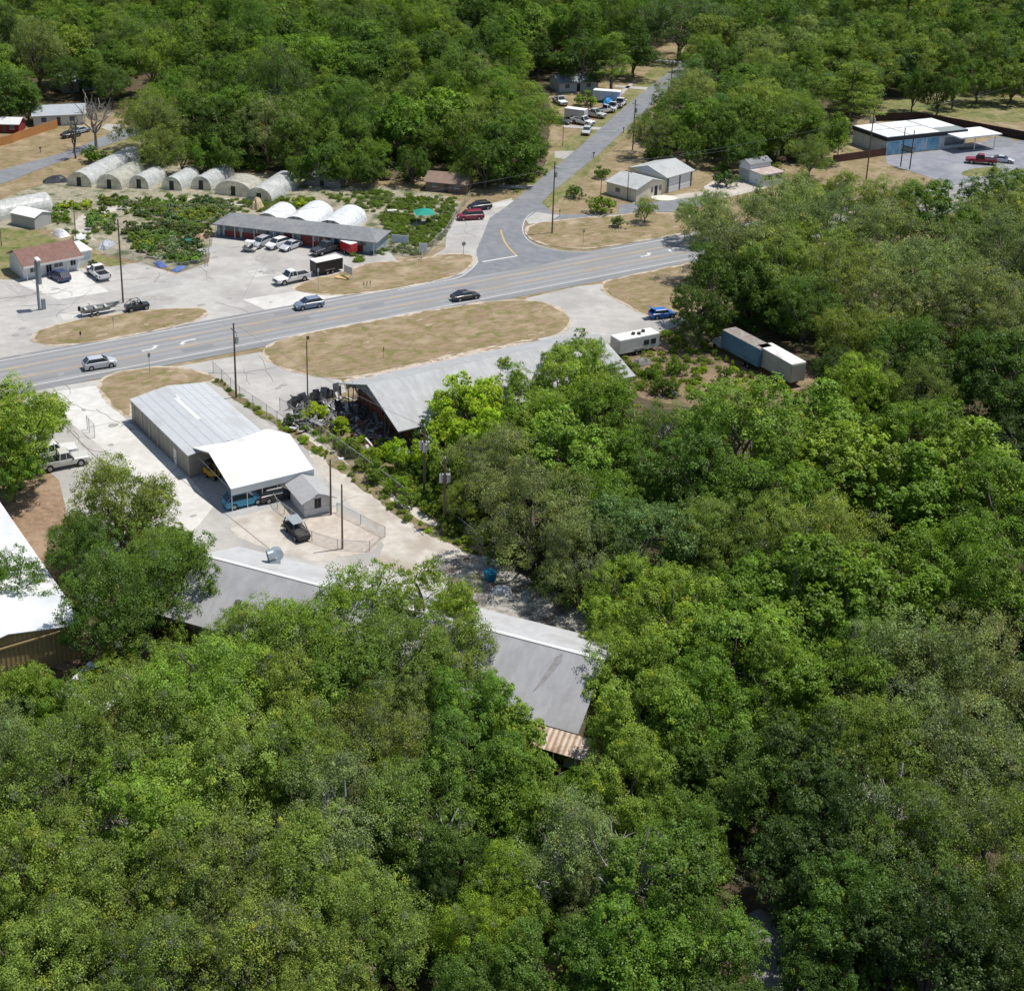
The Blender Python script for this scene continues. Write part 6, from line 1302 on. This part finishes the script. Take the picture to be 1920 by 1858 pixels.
# golf carts, forklift, burnt vehicle, bins, scrap
q = G(468, 467, .5); e = empty('golf_cart', (q.x, q.y, .06), R(160), 'white-roofed golf cart parked left of the cars before the nursery shop', 'golf cart')
g = MB(); g.box((0,0,.5),(2.3,1.15,.35)); g.box((1.0,0,.8),(.5,1.1,.35)); g.build('body', paint((.55,.53,.48)), e, bevel=.06); g = MB(); g.box((-.1,0,1.9),(1.7,1.2,.08)); g.build('roof', m_trimw, e, bevel=.03)
g = MB(); g.box((-.2,0,.8),(.5,1.05,.18)); g.box((-.45,0,1.1),(.12,1.05,.45)); g.build('seat', mat('seat_dark', (.08,.08,.08)), e)
for x in (-.8,.7):
    for s in (-.5,.5): g = MB(); g.tube((x,s,.65),(x*.9,s,1.9),.03,n=5); g.build('post', m_black, e)
wheels(e, 2.3, 1.2, .8, -.8, .24)
q = G(400, 888, .6); e = empty('forklift', (q.x, q.y, .06), R(-40), 'yellow forklift under the left side of the white carport', 'forklift')
g = MB(); g.box((-.2,0,.65),(1.9,1.15,.7)); g.box((-.95,0,.9),(.6,1.1,.6)); g.build('body', paint((.62,.36,.02)), e, bevel=.08)
g = MB(); [g.tube((x,s,1.0),(x*.8,s,2.15),.05,n=5) for x in (-.8,.6) for s in (-.5,.5)]; g.box((-.1,0,2.18),(1.5,1.1,.08)); g.build('overhead_guard', m_black, e)
g = MB(); [g.box((.95,s,1.2),(.12,.12,2.2)) for s in (-.35,.35)]; g.box((.98,0,2.1),(.1,.8,.1)); g.build('mast', m_black, e)
for s in (-.28,.28): g = MB(); g.box((1.55,s,.15),(1.1,.12,.05)); g.build('fork', m_steel, e)
g = MB(); g.box((-.25,0,1.1),(.5,.5,.15)); g.box((-.5,0,1.35),(.12,.5,.45)); g.build('seat', m_black, e); wheels(e, 2, 1.2, .6, -.7, .3)
q = G(557, 993, .7); e = empty('wrecked_suv', (q.x, q.y, .07), R(-62), 'stripped black suv shell with grey roof parked by the shed fence', 'car')
hull([(-1.9,.82,.40,1.0,.9),(0,.86,.36,1.02,.9),(1.2,.86,.36,1.0,.88),(2.0,.75,.42,.85,.8)]).build('body', mat('burnt_black', (.025,.025,.027), c2=(.09,.085,.08), scale=3), e)
g = MB()
for s in (-1,1): g.tube((1.0,s*.8,1.0),(.5,s*.66,1.65),.05,n=4); g.tube((-1.8,s*.8,1.0),(-1.5,s*.66,1.65),.06,n=4); g.tube((-.4,s*.8,1.0),(-.4,s*.66,1.65),.05,n=4)
g.build('pillars', m_black, e); g = MB(); g.box((-.5,0,1.68),(2.1,1.4,.06)); g.build('roof', mat('roof_ash', (.30,.33,.35)), e, bevel=.02); wheels(e, 4, 1.75, 1.3, -1.2, .34)
g = MB(); g.box((-2.5,.2,.35),(.9,1.2,.35)); g.box((-2.4,-.3,.6),(.6,.5,.15),.5); o = g.build('loose_bumper', mat('scrap_grey', (.35,.36,.37)), e)
def bin_(u, v, c, lab, name='waste_bin', s=1.0, rz=.4):
    q = G(u, v, .5); e = empty(name, (q.x, q.y, .06), rz, lab, 'bin'); m_ = mat('bin_%d' % int(c[2]*999), c, rough=.5)
    g = MB(); g.add([(-.5*s,-.6*s,0),(.5*s,-.6*s,0),(.5*s,.6*s,0),(-.5*s,.6*s,0),(-.6*s,-.75*s,1.1*s),(.6*s,-.75*s,1.1*s),(.6*s,.75*s,1.1*s),(-.6*s,.75*s,1.1*s)], [(0,3,2,1),(0,1,5,4),(1,2,6,5),(2,3,7,6),(3,0,4,7),(4,5,6,7)]); g.build('body', m_, e)
    g = MB(); g.box((0,0,1.16*s),(1.3*s,1.6*s,.1)); g.build('lid', m_, e, bevel=.02); return e
bin_(919,1080,(.01,.18,.30),'turquoise waste bin in tree shade right of the pale drive', s=.8)
bin_(353,455,(.02,.16,.12),'dark green bin at the edge of the nursery strip', s=.8)
def tarp(u, v, w, d, h, c, lab, name='tarp_heap'):
    q = G(u, v, .3); mb = MB(); n = 7; V = []
    for i in range(n):
        for j in range(n):
            x, y_ = (i/(n-1)-.5), (j/(n-1)-.5); k = max(0, 1-(abs(x)*2)**3)*max(0, 1-(abs(y_)*2)**3)
            V.append((x*w*random.uniform(.9,1.1), y_*d*random.uniform(.9,1.1), k*h*random.uniform(.7,1.15)+.02))
    mb.add(V, [(i*n+j,(i+1)*n+j,(i+1)*n+j+1,i*n+j+1) for i in range(n-1) for j in range(n-1)])
    o = mb.build(name, mat('tarp_%d_%d' % (int(c[0]*999), int(c[2]*999)), c, rough=.5)); o.location = (q.x, q.y, .07); o.rotation_euler.z = random.uniform(0,3); tag(o, lab, 'tarp'); return o
tarp(941,1106,2.0,1.4,.7,(.42,.45,.50),'crumpled pale grey tarp heap right of the turquoise bin')
tarp(988,1117,1.6,1.1,.6,(.20,.26,.26),'dull green-grey covered box right of the pale tarp')
tarp(1142,192,4.5,3,1.6,(.03,.25,.55),'bright blue tarp over a load beside the parked trucks')
tarp(300,494,3.4,1.6,.4,(.10,.16,.42),'blue tarp bundle on the ground at tip of the corner bed')
tarp(335,502,3.0,1.5,.35,(.12,.20,.50),'second blue tarp bundle at the tip of the corner bed')
tarp(115,438,4,2.4,1.0,(.72,.72,.72),'white wrapped bags behind the red-roofed shop, left heap')
tarp(150,447,3.5,2,1.0,(.66,.68,.70),'white wrapped bags behind the red-roofed shop, right heap')
tarp(200,460,3.5,2,1.1,(.42,.48,.50),'grey wrapped stack on the strip between shop and nursery')
tarp(385,441,4,2.2,1.0,(.44,.30,.20),'pile of terracotta pots left of the nursery shop')
tarp(482,388,2.6,2.2,2.0,(.58,.45,.28),'straw-coloured mound between greenhouses and shop')
tarp(1205,678,2.5,1.8,.9,(.22,.21,.2),'dark scrap pile half in bushes behind the ruin')
tarp(1258,738,2.2,1.6,.8,(.10,.10,.11),'black scrap heap at the edge of the brown field')
tarp(105,338,5,3,1.2,(.04,.04,.05),'pile of black plastic pots left of first greenhouse')
tarp(1350,478,4,2.4,1.2,(.60,.60,.60),'white object glimpsed through the grey oak beside the highway')
# green pop-up tent
q = G(795, 420); e = empty('pop_up_tent', (q.x, q.y, .03), R(10), 'teal green pop-up tent among plants at right end of the nursery', 'tent')
g = MB(); g.add([(-1.8,-1.8,2.2),(1.8,-1.8,2.2),(1.8,1.8,2.2),(-1.8,1.8,2.2),(0,0,3.1)], [(0,1,4),(1,2,4),(2,3,4),(3,0,4)]); g.build('canopy', mat('tent_teal', (.02,.30,.22)), e)
for x in (-1.7,1.7):
    for y_ in (-1.7,1.7): g = MB(); g.tube((x,y_,0),(x,y_,2.2),.04,n=5); g.build('leg', m_steel, e)
q = G(735, 402); e = empty('picnic_table', (q.x, q.y, .03), R(10), 'white table among potted plants left of the teal tent', 'table')
g = MB(); g.box((0,0,.78),(1.8,.8,.06)); g.build('top', m_trimw, e)
for x in (-.7,.7): g = MB(); g.box((x,0,.38),(.1,.6,.74)); g.build('leg', m_trimw, e)
# ------------------------------------------------------------------ poles, signs, fences, wires
POLES = {}
def pole(key, u, vb, vt, lab, arm=True, lamp=False, tr=0, r=.15, group='utility poles', armdir=118):
    p = G(u, vb); h = hgt(u, vb, vt); e = empty('utility_pole', (p.x, p.y, 0), 0, lab, 'pole', group)
    g = MB(); g.tube((0,0,-.2),(0,0,h), r, r*.68, 10); g.build('pole', m_pole, e)
    d = unit(armdir)
    if arm: g = MB(); g.tube(Vector((0,0,h-1.1)) - d*1.1, Vector((0,0,h-1.1)) + d*1.1, .06, n=5); g.build('cross_arm', m_pole, e)
    if arm:
        for s in (-1,0,1): g = MB(); b_ = Vector((0,0,h-1.05 if s else h)) + d*s*.95; g.tube(b_, b_+Vector((0,0,.22)), .05, n=6); g.build('insulator', m_head, e)
    if lamp:
        g = MB(); g.tube((0,0,h-.3), Vector((0,0,h-.1)) + unit(20)*1.2, .04, n=5); g.build('lamp_arm', m_steel, e); g = MB(); c_ = Vector((0,0,h-.1)) + unit(20)*1.3; g.box(c_, (.6,.28,.16), R(20)); g.build('lamp_head', m_head, e, bevel=.04)
    for k in range(tr):
        a = 2.1*k + .6; g = MB(); g.tube((.42*math.cos(a),.42*math.sin(a),h-3.0),(.42*math.cos(a),.42*math.sin(a),h-2.0),.26,n=12); t_ = g.build('transformer', m_steel, e); g = MB(); g.tube((.42*math.cos(a),.42*math.sin(a),h-2.0),(.42*math.cos(a),.42*math.sin(a),h-1.8),.06,n=6); g.build('bushing', m_black, t_)
    POLES[key] = Vector((p.x, p.y, h)); return e
pole('a',443,746,606,'dark utility pole at rear corner of the grey workshop',tr=1)
pole('b',577,748,640,'slim bare pole between the workshop and the ruin, beside the drive',arm=False,r=.10)
pole('c',1035,438,303,'tall utility pole on the corner lawn at the side street junction',tr=1)
pole('d',231,568,411,'tall pole standing behind the black off-roader')
pole('e',1624,338,205,'tall pole leaning on the tan lawn before the blue garage',tr=2)
pole('f',620.5,966,862,'black pole touching the right corner of the small white shed',arm=False,lamp=True,r=.13)
pole('g',642,1030,908,'bare pole at the middle of the sandy fenced yard',arm=False,r=.12)
pole('h',795,930,800,'pole with three grey transformers in the overgrown lot',tr=3,r=.16)
pole('i',833,990,860,'pole in the bushes right of the transformer pole with tilted pale arm',tr=2)
pole('k',1455,305,266,'short pole with lamps at right of the white outbuilding',tr=2,group='utility poles')
pole('l',1126,372,335,'thin pole behind the yellow-green bush at the driveway',arm=False,lamp=True,r=.09)
pole('m',1176,376,312,'slim pole in front of cream garage left wall',r=.09)
pole('n',1186,282,187,'dark utility pole at the wood edge of the side street',tr=1)
pole('o',1258,163,112,'utility pole beyond the parked trucks up the side street')
pole('p',1055,275,230,'thin pole on the left verge of the side street',arm=False,r=.08)
pole('q',143,455,380,'thin pole behind the red-roofed shop',arm=False,r=.09)
pole('r',1570,298,225,'slanting pole at left end of the blue garage fence',arm=True,lamp=True,r=.12)
pole('s',3,462,430,'short dark post at the left edge behind the shop',arm=False,r=.09)
# twin-post sign frame at the blue garage
qa, qb = G(1688.5,313), G(1705.5,318); e = empty('twin_post_sign', tuple(qa), 0, 'two tall dark posts joined by dark sign panel before the blue garage', 'sign')
hs = hgt(1688.5,313,240); dd = qb-qa
for o_ in (Vector((0,0,0)), dd): g = MB(); g.tube(o_, o_+Vector((0,0,hs)), .13, .1, n=8); g.build('post', mat('sign_post_dark', (.05,.06,.08)), e)
for z_ in (hs*.42, hs*.55): g = MB(); g.tube(Vector((0,0,z_))-dd*.2, dd*1.2+Vector((0,0,z_)), .09, n=6); g.build('rail', m_black, e)
g = MB(); c_ = dd*.5+Vector((0,0,hs*.485)); g.box(c_, (dd.length*.9,.1,.9), math.atan2(dd.y, dd.x)); g.build('panel', mat('sign_grey', (.18,.22,.22)), e)
# shop sign mast
q = G(74, 582); e = empty('sign_mast', tuple(q), R(28), 'grey steel mast with tall narrow sign box in front of the red-roofed shop', 'sign')
g = MB(); g.tube((0,0,0),(0,0,8.3),.22,.2,12); g.build('mast', mat('mast_grey', (.28,.30,.32)), e)
g = MB(); g.box((.35,0,6.4),(.5,1.5,3.8)); g.build('sign_box', mat('sign_box', (.33,.36,.37)), e, bevel=.05); g = MB(); g.box((.35,0,8.4),(.7,1.7,.3)); g.build('cap', m_trimw, e, bevel=.08)
g = MB(); g.box((.7,0,.9),(.6,.5,1.8)); g.build('meter_box', mat('mast_grey', (.28,.30,.32)), e)
# street signs, mailboxes
def sign(u, vb, vt, lab, panelc=(.5,.5,.5), shape='box', name='road_sign', w=.7, cat='sign'):
    q = G(u, vb); h = hgt(u, vb, vt); e = empty(name, (q.x, q.y, .06), HW, lab, cat)
    g = MB(); g.tube((0,0,0),(0,0,h),.04,n=6); g.build('post', m_steel, e); g = MB()
    if shape == 'oct': g.tube((0,-.03,h),(0,.0-.06,h),.42,n=8)
    else: g.box((0,-.05,h-.2),(w,.04,.6 if w < 1 else .4))
    g.build('panel', mat('sign_%d_%d' % (int(panelc[0]*999), int(panelc[1]*999)), panelc), e); return e
sign(869,478,458,'octagonal sign seen from behind at the mouth of the side street',(.30,.28,.26),'oct','stop_sign')
sign(281,702,664,'tall narrow dark sign on the front lawn beside the highway',(.20,.21,.22),w=.35)
sign(213,618,596,'small tilted pole sign on the oval island',(.5,.48,.44),w=.3)
sign(151,634,623,'dark short marker post at left part of the oval island',(.08,.07,.05),w=.25,name='marker_post',cat='post')
sign(719,673,653,'thin dark post standing on the long grass median',(.10,.06,.05),w=.12,name='marker_post',cat='post')
sign(577,638,632,'small dark litter-like sign at top left of the long median',(.14,.12,.1),w=.5)
sign(1093,460,432,'small sign on the corner lawn near the highway line',(.35,.33,.28),w=.5)
sign(1049,408,394,'brown marker post at the forked driveway of the corner lawn',(.22,.15,.10),w=.25,name='marker_post',cat='post')
sign(597,545,505,'thin pole sign on the grass in front of the black trailer',(.5,.5,.5),w=.3)
for k, u in enumerate((682,688,694)): sign(u,541,530-k,('left','middle','right')[k] + ' one of three short stakes on the roadside grass by the nursery',(.25,.15,.12),w=.14,name='stake',cat='stake')
def mailbox(u, v, lab):
    q = G(u, v); e = empty('mailbox', (q.x, q.y, .05), R(45), lab, 'mailbox'); g = MB(); g.box((0,0,.5),(.12,.12,1.0)); g.build('post', m_pole, e); g = MB(); g.box((0,0,1.15),(.55,.25,.3)); g.build('box', m_black, e, bevel=.06)
mailbox(1169,250,'dark mailbox on right verge of side street near the pole'); mailbox(1113,297,'dark mailbox on right verge lower down the side street'); mailbox(76,287,'small brown mailbox on the lawn of back road')
# nursery signboards (white boards with dark lettering)
def board(u, v, w, h, rz, lab, lines, z0=.8, col=(.66,.69,.74)):
    q = G(u, v); e = empty('signboard', (q.x, q.y, .06), R(rz), lab, 'sign')
    g = MB(); g.box((0,0,z0+h/2),(w,.08,h)); b_ = g.build('board', mat('board_%d' % int(col[2]*999), col), e)
    for s in (-1,1): g = MB(); g.tube((s*w/2,0,0),(s*w/2,0,z0+h+.15),.06,n=6); g.build('post', m_trimw, e)
    for i, tx in enumerate(lines):
        cu = bpy.data.curves.new('t', 'FONT'); cu.body = tx; cu.size = h/len(lines)*.85; cu.align_x = 'CENTER'; cu.extrude = .01
        to = bpy.data.objects.new('t', cu); COL.objects.link(to); bpy.context.view_layer.update()
        me = bpy.data.meshes.new_from_object(to.evaluated_get(bpy.context.evaluated_depsgraph_get())); bpy.data.objects.remove(to)
        xs = [v.co.x for v in me.vertices]; k = min(1, w*.9/max(.01, max(xs)-min(xs)))
        me.transform(Matrix.Translation((0,-.06,z0+h*(1-(i+.8)/len(lines)))) @ Matrix.Rotation(R(90),4,'X') @ Matrix.Scale(k,4)); me.materials.clear(); me.materials.append(mat('letter_dark', (.12,.14,.2)))
        lo_ = bpy.data.objects.new('lettering', me); COL.objects.link(lo_); lo_.parent = b_
    return e
board(750,464,3.0,1.4,-14,'pale blue-white signboard standing among plants at right end of the nursery',[])
board(793,483,1.3,1.7,-10,'upright white signboard on two posts at the right corner of the nursery',[])
board(653,522,2.2,1.3,-52,'slanting pale signboard beside the black cargo trailer',[],col=(.60,.60,.60))
q = G(641, 522); g = MB(); g.box((0,0,.12),(2.2,1.5,.08)); o = g.build('plywood_sheet', mat('plywood', (.55,.38,.16))); o.location = (q.x,q.y,.1); o.rotation_euler.z = R(-20); tag(o, 'yellow plywood sheet lying on grass before the slanting signboard', 'board')
# chain-link and board fences
m_mesh = bpy.data.materials.new('chain_mesh'); m_mesh.use_nodes = True; N = m_mesh.node_tree.nodes; L = m_mesh.node_tree.links
N['Principled BSDF'].inputs['Base Color'].default_value = (.35,.34,.32,1); N['Principled BSDF'].inputs['Alpha'].default_value = .22
def fence(name, pts, h, lab, post=3.0, mesh=True, board=None, cat='fence', group=None):
    P = [G(u, v) for u, v in pts]; o0 = P[0]; e = empty(name, tuple(o0), 0, lab, cat, group); mb = MB(); rl = MB()
    for i in range(len(P)-1):
        a, b = P[i]-o0, P[i+1]-o0; d = b-a; n = max(1, int(d.length/post))
        if board: nn = Vector((-d.y,d.x,0)).normalized()*.04; mb.slab([a-nn+Vector((0,0,h)), b-nn+Vector((0,0,h)), b+nn+Vector((0,0,h)), a+nn+Vector((0,0,h))], h)
        else:
            mb.add([a, b, b+Vector((0,0,h)), a+Vector((0,0,h))], [(0,1,2,3)]); rl.tube(a+Vector((0,0,h)), b+Vector((0,0,h)), .03, n=4)
        for k in range(n + (1 if i == len(P)-2 else 0)):
            q_ = a + d*k/n; g = MB(); g.tube(q_, q_+Vector((0,0,h+.08)), .045 if not board else .06, n=5); g.build('post', m_steel if not board else board, e)
    mb.build('mesh_panel' if not board else 'board_panel', m_mesh if not board else board, e)
    if not board: rl.build('top_rail', m_steel, e)
    return e
fence('chain_link_fence', [(400,700),(450,748),(500,782),(520,796)], 1.8, 'sagging chain fence behind the grey workshop along the drive')
fence('chain_link_fence', [(525,770),(600,822),(700,895),(760,942)], 1.8, 'chain-link fence between the dirt track and overgrown lot', cat='fence')
fence('chain_link_fence', [(835,978),(870,1005),(905,1035)], 1.8, 'chain-link fence end beside the big grey oak')
fence('chain_link_fence', [(632,962),(722,1008),(693,1035),(633,1032),(585,1016),(560,1005)], 1.3, 'low wire fence around the sandy yard below the white shed')
fence('chain_link_fence', [(505,930),(520,955),(560,985)], 1.3, 'short wire fence between the carport and the white shed', post=1.5)
fence('pipe_gate', [(164,806),(168,812),(178,822)], 2.0, 'tall open wire gate standing on the concrete at the workshop drive', post=1.0, cat='gate')
fence('board_fence', [(1561,306),(1660,292)], 1.7, 'dark red-brown board fence left of the blue garage', board=mat('brown_boards', (.085,.04,.03), c2=(.12,.06,.045), scale=2))
fence('board_fence', [(1640,228),(1720,226),(1800,240),(1915,262),(2000,280)], 2.0, 'long dark board fence behind the blue garage', board=mat('dark_boards', (.03,.02,.018), c2=(.05,.03,.025), scale=2))
fence('board_fence', [(-60,290),(25,268),(40,262),(108,240)], 2.0, 'orange new-wood board fence before the far white house', board=mat('orange_boards', (.42,.19,.06), c2=(.50,.25,.10), scale=3))
fence('chain_link_fence', [(195,478),(250,492),(290,500),(340,510),(390,500),(393,458)], 1.6, 'wire fence around the corner bed of the nursery')
fence('chain_link_fence', [(720,470),(790,488),(838,440),(862,398),(880,375)], 1.6, 'wire fence with plants along the right side of the nursery')
fence('chain_link_fence', [(1500,1760),(1430,1700),(1370,1665)], 1.2, 'thin rope barrier between trees at bottom right')
# power lines
def wire(a, b, lab, dz=0, sag=1.2, r=.02):
    A_, B_ = POLES[a] - Vector((0,0,dz+1.05 if dz else .0)), POLES[b] - Vector((0,0,dz+1.05 if dz else .0)); mb = MB(); n = 12; pr = A_
    for i in range(1, n+1):
        t = i/n; q_ = A_.lerp(B_, t) - Vector((0,0,sag*4*t*(1-t))); mb.tube(pr, q_, r, n=4, cap=False); pr = q_
    o = mb.build('power_line', mat('wire_grey', (.22,.22,.23))); tag(o, lab, 'wire', 'power lines'); return o
POLES['z1'] = POLES['d'] + (POLES['d'] - POLES['c'])*.45; POLES['z2'] = POLES['e'] + (POLES['e'] - POLES['c'])*.5
wire('c','k','wire from junction pole to the outbuilding pole'); wire('c','e','wire from junction pole to pole before the blue garage',dz=.5)
wire('c','n','wire up the side street from the junction pole'); wire('n','o','wire up the side street beyond the wood-edge pole'); wire('c','d','long wire over the nursery from junction pole to pole behind the off-roader',dz=.3); wire('d','z1','wire leaving left from pole behind the off-roader')
wire('e','z2','wire leaving right from the pole before the blue garage'); wire('a','h','wire from workshop pole to transformer pole',sag=.8); wire('h','i','short wire between the transformer poles',sag=.3); 
# lot furniture: parking stripes, wheel stops
for k, (u, v, u2, v2) in enumerate(((75,518,95,540),(150,508,185,535),(225,505,245,518))): line('parking_line', [(u,v),(u2,v2)], .12, .075, m_white)
line('hatch_line', [(0,532),(28,553)], .12, .075, m_white); line('hatch_line', [(18,530),(38,548)], .12, .075, m_white)
for k in range(6): line('hatch_line', [(3+k*4.2,534+k*3.2),(21+k*3.4,532+k*3)], .12, .079, m_white)
print('OBJECTS', len(bpy.data.objects), 'time')
